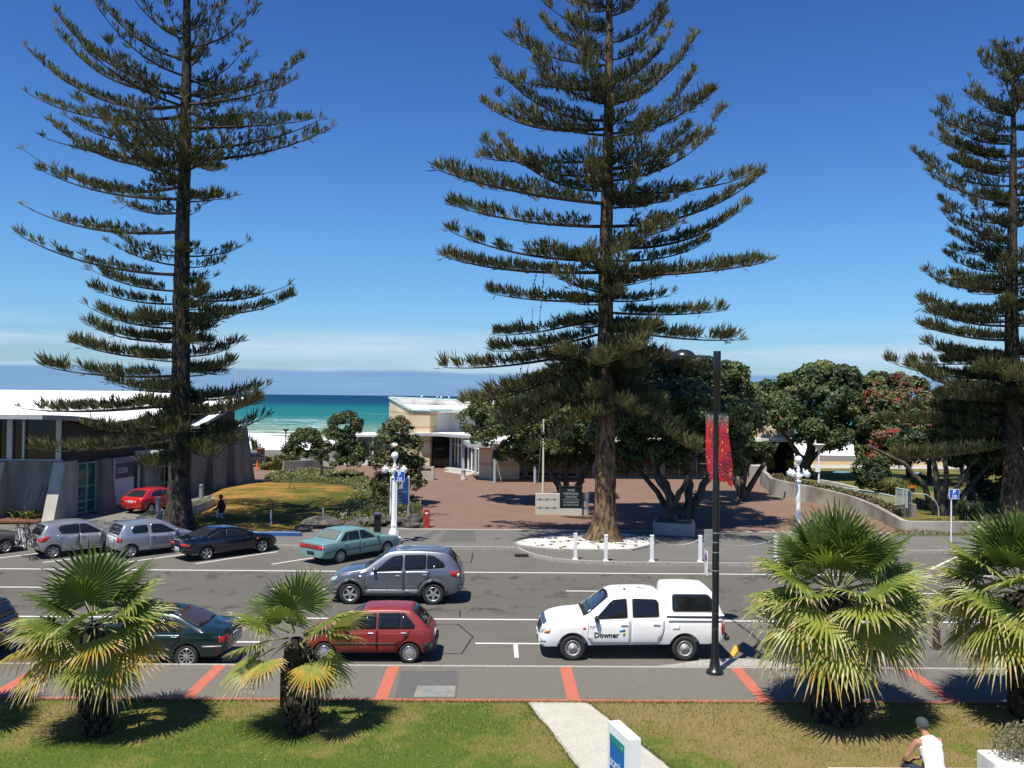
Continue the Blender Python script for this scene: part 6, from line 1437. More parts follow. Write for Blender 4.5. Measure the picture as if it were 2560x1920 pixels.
hall = thing('memorial_hall', 'cream banded hall with copper edged roofs facing the brick plaza', 'building', (0, 80, 0.14))
def H(name, mb, m, parent=None):
    o = obj(name, mb, m); o.parent = parent or hall
    if parent is None: o.location = (0, -80, -0.14)
    return o
A_, B_, C_, D_, E_, F2, G_ = (-12.5, 100), (-8.3, 84), (-6.5, 84), (-5.95, 86), (-4.6, 88), (12, 88.3), (12, 103)
tops = {A_: 6.9, B_: 5.75, C_: 5.72, D_: 5.7, E_: 5.7, F2: 5.7, G_: 6.25}
def wallseg(mb, p, q, z0, mi=0, th=0.35):
    p3, q3 = Vector((*p, 0)), Vector((*q, 0)); n = (q3-p3).normalized(); n = Vector((-n.y, n.x, 0))*th
    vs = [p3, q3, q3+n, p3+n]; zt = [tops[p], tops[q], tops[q], tops[p]]
    V = [Vector((v.x, v.y, z0)) for v in vs]+[Vector((v.x, v.y, z)) for v, z in zip(vs, zt)]
    mb.add(V, [[0, 1, 5, 4], [1, 2, 6, 5], [2, 3, 7, 6], [3, 0, 4, 7], [4, 5, 6, 7], [3, 2, 1, 0]], mi)
w1 = MB(); wallseg(w1, A_, B_, 0.1); wallseg(w1, B_, C_, 0.1); wallseg(w1, C_, D_, 3.5); H('wall', w1, M_CREAM)
w2 = MB(); wallseg(w2, D_, E_, 3.5); wallseg(w2, E_, F2, 3.5); H('wall_panel', w2, M_OFFW)
w3 = MB(); wallseg(w3, F2, G_, 0.1); wallseg(w3, G_, A_, 0.1); H('back_wall', w3, M_STAIN)
cpg = MB()
for p, q in zip((A_, B_, C_, D_, E_, F2, G_), (B_, C_, D_, E_, F2, G_, A_)): cpg.tube([Vector((*p, tops[p]+.03)), Vector((*q, tops[q]+.03))], 0.16, 4, sm=False)
H('parapet_capping', cpg, M_COPPER)
rfh = MB(); rfh.add([(-8.2, 84.3, 5.62), (12, 88.5, 5.55), (12, 102.6, 5.75), (-12.1, 99.6, 6.25)], [[0, 1, 2, 3]]); H('roof', rfh, M_STAIN)
for i, x in enumerate((-8.8, -7.0, -6.5, -5.6, -4.2, 0.6, 2.0, 2.5, 3.3)):                  # gulls along the far parapet
    y = 100+(x+12.5)*0.122; zt = 6.9-(x+12.5)*0.0265
    gm = MB(); gm.ball((0, 0, 0.12), 0.10, 0, 8, 6, 0.8); gm.ball((0.10, 0, 0.24), 0.055, 0, 8, 5); gm.box((-0.13, 0, 0.14), (0.16, 0.06, 0.03), 1); gm.box((0.17, 0, 0.235), (0.06, 0.02, 0.02), 2); gm.tube([(0, .03, 0), (0, .03, .06)], .012, 4, 2); gm.tube([(0, -.03, 0), (0, -.03, .06)], .012, 4, 2)
    o = obj('gull', gm, [M_WHITEP, MATS['rail_grey'], MATS['yellow_paint']], None, (x, y, zt+0.18), i*1.3); tag(o, 'white gull perched on the far copper parapet of the cream hall', 'bird', 'gulls on the hall parapet')
can_ = MB(); cpoly = [(-9.2, 86.5), (-7.7, 83.2), (-5.4, 83.0), (-1.3, 77.5), (6, 77.5), (6, 88.6), (-4.6, 88.6), (-5.9, 86.4), (-6.5, 84.4), (-8.2, 84.4)]
can_.prism(cpoly, 3.32, 3.6, 1, 0); H('porch_roof', can_, [M_STAIN, M_FASCIA])
for u, v in ((1060, 1168), (1127, 1170), (1159, 1177), (1190, 1185)):
    p = gp(u, v, .14); mb = MB(); mb.tube([(p.x, p.y, 0.13), (p.x, p.y, 3.33)], 0.16, 12); H('column', mb, mat('column_blue_grey', (0.30, 0.36, 0.40), 0.5))
dk = MB(); dk.prism([(-6.6, 86.6), (-4.6, 88.0), (-4.5, 88.2), (-6.6, 88.3)], 0.2, 3.3); dk.prism([(-6.3, 86.0), (-4.4, 86.0), (-4.4, 86.1), (-6.3, 86.1)], 0.2, 3.3); dko = H('window', dk, M_DGLASS)
gs = MB(); ga, gb = Vector((-4.4, 86.0, 0)), Vector((-1.5, 77.8, 0)); gn = Vector((-(gb-ga).y, (gb-ga).x, 0)).normalized()
gs.prism([ga[:2], gb[:2], (gb+gn*.08)[:2], (ga+gn*.08)[:2]], 0.2, 3.3); gso = H('glass_doors', gs, M_DGLASS)
gfm = MB()
for k in range(9): c = ga.lerp(gb, k/8); gfm.box((c.x-gn.x*.05, c.y-gn.y*.05, 1.75), (0.12, 0.12, 3.1))
for z in (0.25, 2.45, 3.28): gfm.tube([ga-gn*.05+Vector((0, 0, z)), gb-gn*.05+Vector((0, 0, z))], 0.06, 4, sm=False)
obj('door_frame', gfm, M_WHITEP, gso)
wc = MB(); wc.prism([(-8.1, 84.4), (-6.4, 84.4), (-6.4, 86.2), (-8.1, 86.2)], 0.13, 3.32); H('porch_wall', wc, M_CREAM)
# lower block right of the doors and the glazed front under the trees
blk = MB(); blk.prism([(-1.5, 74.5), (-0.4, 73.2), (2.0, 73.8), (2.0, 79), (-1.5, 79)], 0.13, 3.3); H('wall_block', blk, M_CREAM)
cc = MB(); cc.prism([(-2.9, 75.6), (-2.4, 71.8), (-0.45, 70.3), (-0.45, 76)], 3.0, 3.35, 1, 0); H('porch_canopy', cc, [M_COPPER, M_FASCIA])
ev = MB(); ev.prism([(-0.4, 70.0), (6.6, 70.4), (6.6, 73.6), (17.6, 73.9), (17.6, 76.3), (-0.4, 76)], 3.35, 3.62); H('verandah_shade_roof', ev, M_STAIN)  # right-hand stretch, unseen behind the trees, added to shade the glazed front
for x in (-0.1, 3.2): 
    mb = MB(); mb.tube([(x, 70.4, 0.13), (x, 70.4, 3.4)], 0.12, 10); H('column', mb, MATS['column_blue_grey'])
lg = MB(); lg.prism([(2.0, 75.7), (22.6, 76.3), (22.6, 76.5), (2.0, 75.9)], 0.30, 3.4); lgo = H('window', lg, M_DGLASS)
lf = MB()
for k in range(14): x = 2.6+1.52*k; lf.box((x, 75.64+(x-2)*0.029, 1.8), (0.11 if k % 4 else 0.4, 0.12, 3.1))
lf.box((12.3, 75.90, 0.22), (20.6, 0.16, 0.18), rz=0.029); lf.box((12.3, 75.92, 1.45), (20.6, 0.07, 0.07), rz=0.029)
obj('window_frame', lf, mat('grey_frame', (0.20, 0.205, 0.205), 0.5), lgo)
lw_ = MB(); lw_.prism([(1.0, 75.4), (22.8, 76.0), (22.8, 88), (1.0, 88)], 3.42, 4.5); H('upper_wall', lw_, M_CREAM)
rt = MB(); rt.prism([(22.6, 75.2), (23.8, 75.2), (23.8, 77.4), (22.6, 77.4)], 0.1, 1.35); H('end_pier', rt, M_CONCL)
rw = MB(); rw.prism([(22.8, 82), (28.6, 82), (28.6, 95), (22.8, 95)], 0.13, 4.6); rw.prism([(24.6, 84.0), (30, 84.0), (30, 95), (24.6, 95)], 4.6, 6.2); H('end_wing', rw, M_CREAM)
rwc = MB(); rwc.prism([(24.0, 79.2), (28.3, 79.0), (28.6, 80.5), (28.6, 84), (24.0, 84)], 3.3, 3.6); H('end_canopy', rwc, M_STAIN)
rwg = MB(); rwg.prism([(24.0, 81.7), (28.5, 81.7), (28.5, 81.9), (24.0, 81.9)], 0.13, 3.3); H('end_glazing', rwg, M_DGLASS)
# glazed room at the left of the hall
gr = MB(); gr.prism([(-15.6, 86.5), (-11.0, 88.5), (-11.0, 92), (-15.6, 92)], 0.6, 3.0); gro = H('glass_room', gr, mat('green_glazing', (0.07, 0.12, 0.11), 0.06, spec=0.7))
gt = MB(); gt.prism([(-16.0, 86.0), (-10.6, 88.2), (-10.6, 92.4), (-16.0, 92.4)], 3.0, 3.22); gt.prism([(-15.7, 86.4), (-11.0, 88.4), (-11.0, 88.6), (-15.7, 86.6)], 0.1, 0.6)
for t_ in (0, .33, .66, 1): gt.box((lerp(-15.6, -11.0, t_), lerp(86.45, 88.45, t_), 1.8), (0.1, 0.1, 2.4))
obj('roof_edge', gt, M_WHITEP, gro)
# ------------------------------------------------------------------ walls and garden pieces round the plaza
def wall_line(name, label, pts, th, m, cat='wall', z0=0.1):
    """pts: (x, y, ztop); a wall running through them"""
    mb = MB(); V = [Vector(p) for p in pts]; L_, R_ = [], []
    for i, p in enumerate(V):
        t = (V[min(i+1, len(V)-1)]-V[max(i-1, 0)]); t.z = 0; t.normalize(); n = Vector((-t.y, t.x, 0))*th/2
        L_.append(p+n); R_.append(p-n)
    k = len(V); vs = [Vector((p.x, p.y, z0)) for p in L_]+[Vector((p.x, p.y, z0)) for p in R_]+L_+R_
    fs = []
    for i in range(k-1): fs += [[i+1, i, 2*k+i, 2*k+i+1], [k+i, k+i+1, 3*k+i+1, 3*k+i], [2*k+i, 3*k+i, 3*k+i+1, 2*k+i+1]]
    fs += [[0, k, 3*k, 2*k], [2*k-1, k-1, 3*k-1, 4*k-1]]
    mb.add(vs, fs); o = obj(name, mb, m); tag(o, label, cat); return o
def top(u, v, z): p = gp(u, v, z); return (p.x, p.y, z)
def smooth_pts(pts, k=5):
    out = []; n = len(pts); V = [Vector(p) for p in pts]
    for i in range(n-1):
        p0, p1, p2, p3 = V[max(i-1, 0)], V[i], V[i+1], V[min(i+2, n-1)]
        for q in range(k):
            t = q/k; out.append(tuple(0.5*((2*p1)+(p2-p0)*t+(2*p0-5*p1+4*p2-p3)*t*t+(3*p1-p0-3*p2+p3)*t**3)))
    out.append(tuple(V[-1])); return out
cw = smooth_pts([top(1904, 1174, 1.38), top(1920, 1185, 1.38), top(1932, 1196, 1.36), top(1978, 1206, 1.32), top(2043, 1219, 1.22), top(2124, 1239, 1.08), top(2185, 1262, 0.94), top(2235, 1288, 0.84), top(2262, 1301, 0.80), top(2300, 1303, 0.80), top(2440, 1304, 0.80)])
wall_line('curved_wall', 'long curved concrete retaining wall sweeping down from the plaza to the right', cw, 0.28, mat('weathered_concrete', (0.19, 0.17, 0.14), 0.9, col2=(0.35, 0.33, 0.285), vscale=0.55, detail=9, bump=0.3, bscale=25, contrast=(0.36, 0.6)))
hg = MB(); rng = np.random.default_rng(7); base = np.array(cw[6:34]); ii = rng.integers(0, len(base)-1, 5200); tt = rng.random((5200, 1))
Pp = base[ii]*(1-tt)+base[ii+1]*tt; tang = base[ii+1]-base[ii]; tang[:, 2] = 0; tang = unit(tang); nn_ = np.stack([-tang[:, 1], tang[:, 0], np.zeros(len(tang))], 1)
side_ = np.sign((nn_*np.array([1, 0.4, 0])).sum(1, keepdims=True)); Pp = Pp+nn_*side_*rng.uniform(0.25, 0.95, (5200, 1)); Pp[:, 2] += rng.uniform(-0.35, 0.16, 5200)
e = unit(rng.normal(0, 1, (5200, 3))+np.array([0, 0, .6])); a_ = unit(np.cross(e, rng.normal(0, 1, (5200, 3)))); b_ = np.cross(e, a_); s_ = 0.07
link('low_hedge', mesh_np('low_hedge', [(np.stack([Pp-a_*s_, Pp-b_*s_, Pp+a_*s_, Pp+b_*s_], 1), rng.integers(0, 3, 5200))]), [LEAF['olive'], LEAF['deep'], LEAF['bronze']])
tag(bpy.data.objects['low_hedge'], 'low brown green hedge growing behind the curved concrete wall', 'hedge')
wall_line('garden_wall', 'low grey concrete wall in front of the round grey green shrub tree', [top(708, 1153, 1.15), top(760, 1151, 1.15), top(806, 1149, 1.15)], 0.3, M_CONC)
wall_line('ramp_wall', 'dark concrete ramp wall below the railing on the right', [top(2190, 1262, .95), top(2230, 1262, .95), top(2280, 1258, .95), top(2285, 1262, .9)], 0.3, M_CONC)
wall_line('path_wall', 'pale concrete path edge behind the curved wall', [top(2052, 1199, .7), top(2100, 1208, .7), top(2140, 1218, .7)], 0.4, M_CONCL)
def planter(label, q, zt, cat='planter', name='planter_box', soil=True):
    mb = MB(); V = [gp(u, v, zt) for u, v in q]; c = sum(V, Vector())/4
    mb.prism([p[:2] for p in V], 0.1, zt); o = obj(name, mb, M_CONCL); tag(o, label, cat)
    if soil:
        s = MB(); s.prism([(c+(p-c)*0.86)[:2] for p in V], zt-0.05, zt+0.02); obj('soil', s, mat('soil_weeds', (0.05, 0.05, 0.022), 1.0, col2=(0.11, 0.11, 0.045), vscale=6), o)
    return o
planter('concrete planter box by the tail of the red hatchback', [(340, 1293), (388, 1293), (408, 1271), (372, 1275)], 0.72)
planter('long concrete planter box behind the left pine', [(474, 1270), (536, 1246), (528, 1239), (470, 1258)], 0.72)
o = planter('raised stone planter round the leaning stems right of the pine', [(1632, 1306), (1738, 1312), (1736, 1298), (1640, 1292)], 0.75)
pb = gp(1600, 1300, .14)
wall_line('concrete_pier', 'square concrete pier left of the hall steps', [top(1042, 1164, 1.2), top(1066, 1163, 1.2)], 0.8, M_CONCL)
tr = thing('drinking_trough', 'concrete memorial trough with a rusty slot left of the hall steps', 'trough', (-5.9, 72.6, 0.14))
mb = MB(); mb.box((-.62, 0, .52), (.14, .7, 1.05)); mb.box((.56, 0, .55), (.2, .8, 1.1)); mb.box((-.03, .12, .36), (1.0, .4, .72)); mb.box((-.03, .25, 1.0), (1.0, .2, .14)); obj('basin', mb, M_CONCL, tr)
mb = MB(); mb.box((-.03, .22, .82), (0.98, .12, .2)); obj('slot', mb, mat('rust_dark', (0.05, 0.03, 0.018), 0.9), tr)
mb = MB(); p = gp(1158, 1199, .14); mb.lathe([(0.21, 0), (0.21, 0.08), (0.19, 0.1), (0.19, 0.8), (0.20, 0.82)], 18, 0); o = obj('concrete_bollard', mb, M_CONCL, None, (p.x, p.y, .13)); tag(o, 'stout round concrete bollard on the plaza in front of the hall steps', 'bollard')
st = MB()
for k in range(3): a = gp(1110, 1180-6*k, .14); b = gp(1172-10*k, 1190-8*k, .14); st.prism([a[:2], b[:2], (b.x+.6, b.y+2.6), (a.x+.6, a.y+2.6)], 0.1, 0.2+0.07*k)
struct('hall_steps', st, M_CONCL)
# memorial sign wall
sw = thing('sign_wall', 'low pale block sign wall with a black memorial panel beside the big pine', 'sign', (4.1, 51.9, 0.14))
mb = MB(); mb.box((-0.10, 0, 0.62), (3.2, 0.32, 1.26)); 
obj('wall', mb, mat('pale_block', (0.45, 0.43, 0.38), 0.9, var=0.06, vscale=1.5), sw)
mb = MB()
for z in (0.42, 0.92):
    mb.box((-1.05, -0.163, z), (1.25, 0.012, 0.09), 0); mb.box((1.25, -0.163, z), (0.45, 0.012, 0.09), 0)
    for x in (-1.42, -1.0, -0.57, 1.22): mb.box((x, -0.168, z), (0.12, 0.012, 0.10), 1)
obj('tile_band', mb, [mat('tile_grey', (0.28, 0.31, 0.32), 0.6), mat('tile_dark', (0.10, 0.11, 0.12), 0.5)], sw)
mb = MB(); mb.box((0.42, -0.22, 0.20), (1.30, 0.4, 0.40)); obj('plinth', mb, MATS['pale_block'], sw)
mb = MB(); mb.box((0.42, -0.20, 1.04), (1.34, 0.36, 1.28), bev=0.01); mb.box((0.42, -0.20, 1.70), (1.40, 0.42, 0.05)); pn = obj('panel', mb, mat('black_granite', (0.010, 0.014, 0.017), 0.25, var=0.2, vscale=30), sw)
LET = mat('sign_grey_letters', (0.36, 0.38, 0.39), 0.5)
for s_, z, h in (('WAR', 1.43, 0.17), ('MEMORIAL', 1.22, 0.17), ('CENTRE', 1.01, 0.17), ('CONFERENCES', 0.73, 0.12), ('& FUNCTIONS', 0.57, 0.12)):
    text('lettering', s_, h*1.25, face_matrix((0.42, -0.384, z), (1, 0, 0)), LET, pn, depth=0.006, align='CENTER', sx=0.92)
mb = MB(); mb.box((0.42, -0.383, 0.92), (1.06, 0.006, 0.018)); obj('rule', mb, LET, pn)
# pebble bed round the big pine
pe = MB(); ring = [gp(u, v, .15) for u, v in [(1292, 1358), (1330, 1348), (1380, 1341), (1440, 1337), (1500, 1335), (1560, 1337), (1610, 1343), (1632, 1352), (1630, 1362), (1600, 1370), (1575, 1375), (1500, 1376), (1400, 1375), (1340, 1370), (1300, 1364)]]
ring = [(p.x, p.y) for p in ring]
def grow2(r_, d): 
    cx = sum(p[0] for p in r_)/len(r_); cy = sum(p[1] for p in r_)/len(r_); return [(cx+(x-cx)*(1+d), cy+(y-cy)*(1+d)) for x, y in r_]
kb2 = MB(); kb2.prism(grow2(ring, 0.04), 0.05, 0.20); struct('pebble_bed_kerb', kb2, M_KERB)
pe.prism(ring, 0.1, 0.225)
def pebbles():
    m, N, L, b = nodes('white_pebbles'); t = NT(m)
    vo = t.N.new('ShaderNodeTexVoronoi'); vo.inputs['Scale'].default_value = 16; L.new(t.tc.outputs['Object'], vo.inputs['Vector'])
    c = t.ramp(vo.outputs['Color'], [(0.1, (0.52, 0.48, 0.42)), (0.5, (0.74, 0.71, 0.65)), (0.9, (0.82, 0.80, 0.77))])
    L.new(c, b.inputs['Base Color']); b.inputs['Roughness'].default_value = 0.8; t.bump(b, vo.outputs['Distance'], 1.0, 0.06); return m
struct('pebble_bed', pe, pebbles())
V = []; rng = np.random.default_rng(12)
for k in range(90):
    i = rng.integers(0, len(ring)); a = rng.random(); c = np.mean(np.array(ring), 0); p = c+(np.array(ring[i])-c)*math.sqrt(a)*0.95
    n = rng.integers(5, 12); q = np.array([p[0], p[1], 0.24])+rng.normal(0, 0.06, (n, 3))*np.array([1, 1, .3]); e = unit(rng.normal(0, 1, (n, 3))); f_ = unit(np.cross(e, rng.normal(0, 1, (n, 3)))); h_ = np.cross(e, f_); s_ = 0.045
    V.append(np.stack([q-f_*s_, q-h_*s_, q+f_*s_, q+h_*s_], 1))
V = np.concatenate(V); o = link('bed_seedlings', mesh_np('bed_seedlings', [(V, rng.integers(0, 2, len(V)))]), [LEAF['bronze'], LEAF['deep']]); tag(o, 'small dark seedlings scattered over the white pebble bed', 'seedlings', kind='stuff')
# ------------------------------------------------------------------ street furniture
M_POLE = mat('black_powder_coat', (0.012, 0.013, 0.015), 0.32, var=0.15, vscale=3)
M_GALV = mat('galvanised', (0.42, 0.43, 0.44), 0.45, 0.6, var=0.1, vscale=8)
M_WPAINT = mat('white_post_paint', (0.72, 0.72, 0.70), 0.5, var=0.05, vscale=3)
M_BLUE = mat('sign_blue', (0.012, 0.085, 0.42), 0.4); M_SWHITE = mat('sign_face_white', (0.78, 0.79, 0.80), 0.4)
# tall black street light with two banners
lp = thing('street_lamp', 'tall black street lamp with two red flower banners beside the white truck', 'lamp post', (5.71, 22.18, 0.12))
mb = MB(); mb.lathe([(0.225, 0), (0.225, 0.05), (0.20, 0.09), (0.15, 0.12), (0.105, 0.42), (0.09, 0.55), (0.088, 5.5), (0.080, 7.6), (0.096, 7.62), (0.096, 8.32), (0.09, 8.33)], 20)
for z in (1.15, 1.55):
    for a in (4.2, 5.2): mb.ball((0.09*math.cos(a), 0.09*math.sin(a), z), 0.012, 1, 6, 4)
obj('pole', mb, [M_POLE, M_GALV], lp)
mb = MB(); mb.tube([(0, 0.05, 8.12), (0, 0.8, 8.22), (-0.2, 2.75, 8.33)], 0.032, 8); mb.box((0, 0.1, 8.12), (0.1, 0.12, 0.16)); obj('arm', mb, M_POLE, lp)
mb = MB(); hc = (-0.22, 3.05, 8.27)
mb.lathe([(0.0, 0.02), (0.33, 0.02), (0.37, 0.0), (0.375, 0.03), (0.34, 0.12), (0.25, 0.21), (0.12, 0.255), (0.0, 0.265)], 26, 0, hc); hd_ = obj('lamp_head', mb, M_POLE, lp)
mb = MB(); mb.lathe([(0.28, 0.0), (0.28, 0.018)], 20, 0, hc); obj('lens', mb, M_LENS, hd_)
def banner_mat():
    m, N, L, b = nodes('banner_print'); t = NT(m); x, y, z = [t.sep.outputs[k] for k in 'XYZ']
    red = t.ramp(t.noise(7, 5), [(0.3, (0.36, 0.006, 0.02)), (0.7, (0.66, 0.018, 0.028))])
    w = t.N.new('ShaderNodeTexWave'); w.inputs['Scale'].default_value = 7; w.inputs['Distortion'].default_value = 5; w.inputs['Detail'].default_value = 3
    mp = t.N.new('ShaderNodeMapping'); mp.inputs['Rotation'].default_value = (0.7, 0.5, 0.2); t.L.new(t.tc.outputs['Object'], mp.inputs[0]); t.L.new(mp.outputs[0], w.inputs[0])
    k = t.math('MULTIPLY', t.ramp(w.outputs['Fac'], [(0.62, 0.0), (0.72, 1.0)]), t.ramp(t.noise(2.3, 3), [(0.50, 0.0), (0.56, 1.0)]))
    c = t.mix(k, red, (0.015, 0.02, 0.05))
    top = t.N.new('ShaderNodeMapRange'); top.inputs['From Min'].default_value = 6.42; top.inputs['From Max'].default_value = 6.75; L.new(t.math('ADD', z, t.math('MULTIPLY', t.noise(6, 4), 0.25)), top.inputs['Value'])
    c = t.mix(top.outputs[0], c, t.ramp(t.noise(9, 4), [(0.4, (0.03, 0.06, 0.035)), (0.65, (0.25, 0.28, 0.24))]))
    v = t.N.new('ShaderNodeTexVoronoi'); v.inputs['Scale'].default_value = 11; L.new(t.tc.outputs['Object'], v.inputs['Vector'])
    c = t.mix(t.math('LESS_THAN', v.outputs['Distance'], 0.16), c, (0.85, 0.52, 0.25))
    v2 = t.N.new('ShaderNodeTexVoronoi'); v2.inputs['Scale'].default_value = 3.1; L.new(t.tc.outputs['Object'], v2.inputs['Vector'])
    c = t.mix(t.math('LESS_THAN', v2.outputs['Distance'], 0.13), c, (0.75, 0.42, 0.03))
    L.new(c, b.inputs['Base Color']); b.inputs['Roughness'].default_value = 0.7; return m
M_BAN = banner_mat()
for dr, w_, blow in (((0.11, -0.62), 1.0, 0.15), ((-0.11, 0.62), 1.0, 0.10)):
    d = Vector((dr[0], dr[1], 0)); n = Vector((-d.y, d.x, 0)).normalized()
    def bp_(a, b, d=d, n=n, blow=blow):
        t = 1-b; c = Vector((0, 0, 4.92+1.80*b))+d*(0.16+0.95*a); return c+Vector((blow, 0, 0))*t*t*(0.45+0.55*a)+n*0.045*math.sin(4*a+6*t)*t+Vector((0, 0, (0.05*math.sin(7*a)+.025*math.sin(23*a))*t*t))
    mb = MB(); mb.quadgrid(bp_, 24, 20); mb.quadgrid(lambda a, b: bp_(1-a, b)+n*0.004, 24, 20); o = obj('banner', mb, M_BAN, lp)
    mb = MB(); e = d*1.14
    for z in (6.74, 4.90) if blow < 0.1 else (6.74,): mb.tube([(0, 0, z), (e.x, e.y, z-0.03)], 0.018, 6)
    obj('banner_arm', mb, M_POLE, lp)
mb = MB(); mb.box((-0.24, 0.02, 2.84), (0.012, 0.30, 0.62)); o = obj('sign_plate', mb, M_SWHITE, lp)
mb = MB(); mb.lathe([(0.11, 0), (0.11, 0.006)], 20, 0, M=Matrix.Translation((-0.247, 0.02, 2.98)) @ Matrix.Rotation(R(-90), 4, 'Y')); mb.lathe([(0.08, 0.007), (0.08, 0.009)], 20, 1, M=Matrix.Translation((-0.247, 0.02, 2.98)) @ Matrix.Rotation(R(-90), 4, 'Y')); obj('no_parking_symbol', mb, [M_TAIL, M_BLUE], o)
mb = MB(); mb.box((-0.20, -0.03, 3.50), (0.22, 0.012, 0.42), bev=0.005); o = obj('sign_plate', mb, M_GALV, lp)
for z in (2.65, 3.12, 3.38, 3.62):
    mb = MB(); mb.lathe([(0.094, z-.012), (0.094, z+.012)], 14); mb.box((-0.15, 0, z), (0.14, 0.03, 0.03)); obj('sign_clamp', mb, M_GALV, lp)
# ornate white lamp posts
def globe(parent, c, r): mb = MB(); mb.ball(c, r, 0, 18, 12); return obj('globe', mb, mat('opal_globe', (0.82, 0.82, 0.80), 0.25), parent)
def ornate(label, x, y, rz):
    root = thing('ornate_lamp_post', label, 'lamp post', (x, y, 0.13), rz, 'ornate white lamp posts along the far footpath')
    mb = MB(); mb.lathe([(0.36, 0), (0.36, 0.28), (0.33, 0.30), (0.27, 0.36), (0.25, 0.40), (0.26, 0.50), (0.20, 0.62), (0.155, 0.74), (0.15, 0.80), (0.17, 0.83), (0.145, 0.88), (0.13, 1.2), (0.105, 3.0), (0.10, 3.08), (0.15, 3.12), (0.15, 3.17), (0.10, 3.22), (0.15, 3.30), (0.17, 3.38), (0.165, 3.44), (0.10, 3.52), (0.06, 3.62), (0.10, 3.70), (0.055, 3.78), (0.045, 3.92), (0.09, 3.98), (0.085, 4.03)], 22); obj('column', mb, M_WHITEP, root)
    globe(root, (0, 0, 4.20), 0.175)
    for k in range(4):
        a = k*PI/2; c, s = math.cos(a), math.sin(a); Q = lambda r, z: (r*c, r*s, z)
        mb = MB(); mb.tube([Q(0.10, 3.42), Q(0.22, 3.40), Q(0.33, 3.50), Q(0.40, 3.68), Q(0.47, 3.72)], 0.028, 7); mb.tube([Q(0.12, 3.47), Q(0.24, 3.50), Q(0.34, 3.62)], 0.018, 6)
        mb.lathe([(0.05, 0.16), (0.035, 0.10), (0.05, 0.08), (0.11, 0.02), (0.16, 0.0), (0.16, -0.015)][::-1], 16, 0, Q(0.47, 3.56)); ar = obj('arm', mb, M_WHITEP, root); globe(ar, Q(0.47, 3.49), 0.145)
    return root
ornate('ornate white five globe lamp post behind the teal sedan', -4.86, 41.3, 0.0)
ornate('ornate white five globe lamp post rising behind the largest palm', 14.62, 41.3, R(40))
def psign(label, x, y, zt, group=None):
    root = thing('parking_sign', label, 'sign', (x, y, 0.13))
    mb = MB(); mb.tube([(0, 0, 0), (0, 0, zt)], 0.035, 10); obj('post', mb, M_WPAINT, root)
    mb = MB(); mb.box((0.12, -0.045, zt-0.18), (0.50, 0.012, 0.50), 0, bev=0.004); pl_ = obj('sign_plate', mb, M_SWHITE, root)
    mb = MB(); mb.box((0.12, -0.053, zt-0.18), (0.46, 0.006, 0.46)); obj('sign_face', mb, M_BLUE, pl_)
    text('lettering', 'P', 0.27, face_matrix((0.12, -0.058, zt-0.16), (1, 0, 0)), M_SWHITE, pl_, depth=0.004, align='CENTER', bold=0.008)
    text('lettering', '120', 0.17, face_matrix((0.12, -0.058, zt-0.33), (1, 0, 0)), M_SWHITE, pl_, depth=0.004, align='CENTER', bold=0.004)
    mb = MB(); mb.box((0.12, -0.058, zt-0.385), (0.34, 0.004, 0.03)); obj('arrow_bar', mb, M_SWHITE, pl_)
    return root
psign('blue square parking sign in front of the ornate lamp post by the teal sedan', -4.70, 40.85, 3.42)
psign('blue square parking sign on a white pole before the right hand concrete wall', 22.35, 41.8, 2.72)
# blue parking information board
a, b = gp(980, 1303, .14), gp(1017, 1300, .14)
bdr = thing('parking_board', 'tall blue parking information board on white posts by the bronze topped tree', 'sign', ((a.x+b.x)/2, (a.y+b.y)/2, 0.13)); d = (b-a); d.z = 0; hw_ = d.length/2; ux = Vector((1, 0.45, 0)).normalized(); hw_ = 0.52
mb = MB()
for s in (-1, 1): c = ux*hw_*s; mb.tube([(c.x, c.y, 0), (c.x, c.y, 2.52)], 0.06, 10)
obj('post', mb, M_WPAINT, bdr)
nrm = Vector((ux.y, -ux.x, 0))
def on(x, z, o_): return Vector((0, 0, z))+ux*x+nrm*o_
fm = face_matrix(on(0, 1.68, 0.03), ux)
mb = MB(); mb.ext([(-.5, -.72), (.5, -.72), (.5, .72), (-.5, .72)], fm, 0.03); bo = obj('board', mb, mat('board_blue', (0.018, 0.075, 0.21), 0.45), bdr)
mb = MB(); mb.ext([(-.30, .12), (.16, .12), (.16, .66), (-.30, .66)], fm @ Matrix.Translation((0, 0, 0.031)), 0.004); obj('symbol_panel', mb, mat('panel_grey', (0.48, 0.48, 0.46), 0.5), bo)
text('lettering', 'P', 0.5, face_matrix(on(-.07, 1.90, 0.066), ux), INK, bo, depth=0.004, align='CENTER', bold=0.015)
for s_, z, h in (('CONFERENCE', 1.58, .13), ('PARKING', 1.38, .13), ('STRICTLY', 1.18, .13), ('NO PARKING', 1.01, .10)):
    text('lettering', s_, h, face_matrix(on(-.40, z, 0.064), ux), mat('board_letters', (0.22, 0.30, 0.40), 0.5), bo, depth=0.003, bold=0.003)
# red post
p = gp(1066, 1320, .14); rp_ = thing('red_post', 'red square bollard at the corner of the brick plaza', 'bollard', (p.x, p.y+.15, .13))
mb = MB(); mb.box((0, 0, 0.47), (0.27, 0.27, 0.94), bev=0.012); mb.box((0, 0, 0.96), (0.30, 0.30, 0.04), bev=0.01); obj('body', mb, mat('post_red', (0.36, 0.022, 0.02), 0.45, var=0.1), rp_)
mb = MB(); mb.box((0, -0.138, 0.80), (0.15, 0.006, 0.07)); obj('label_plate', mb, M_SWHITE, rp_)
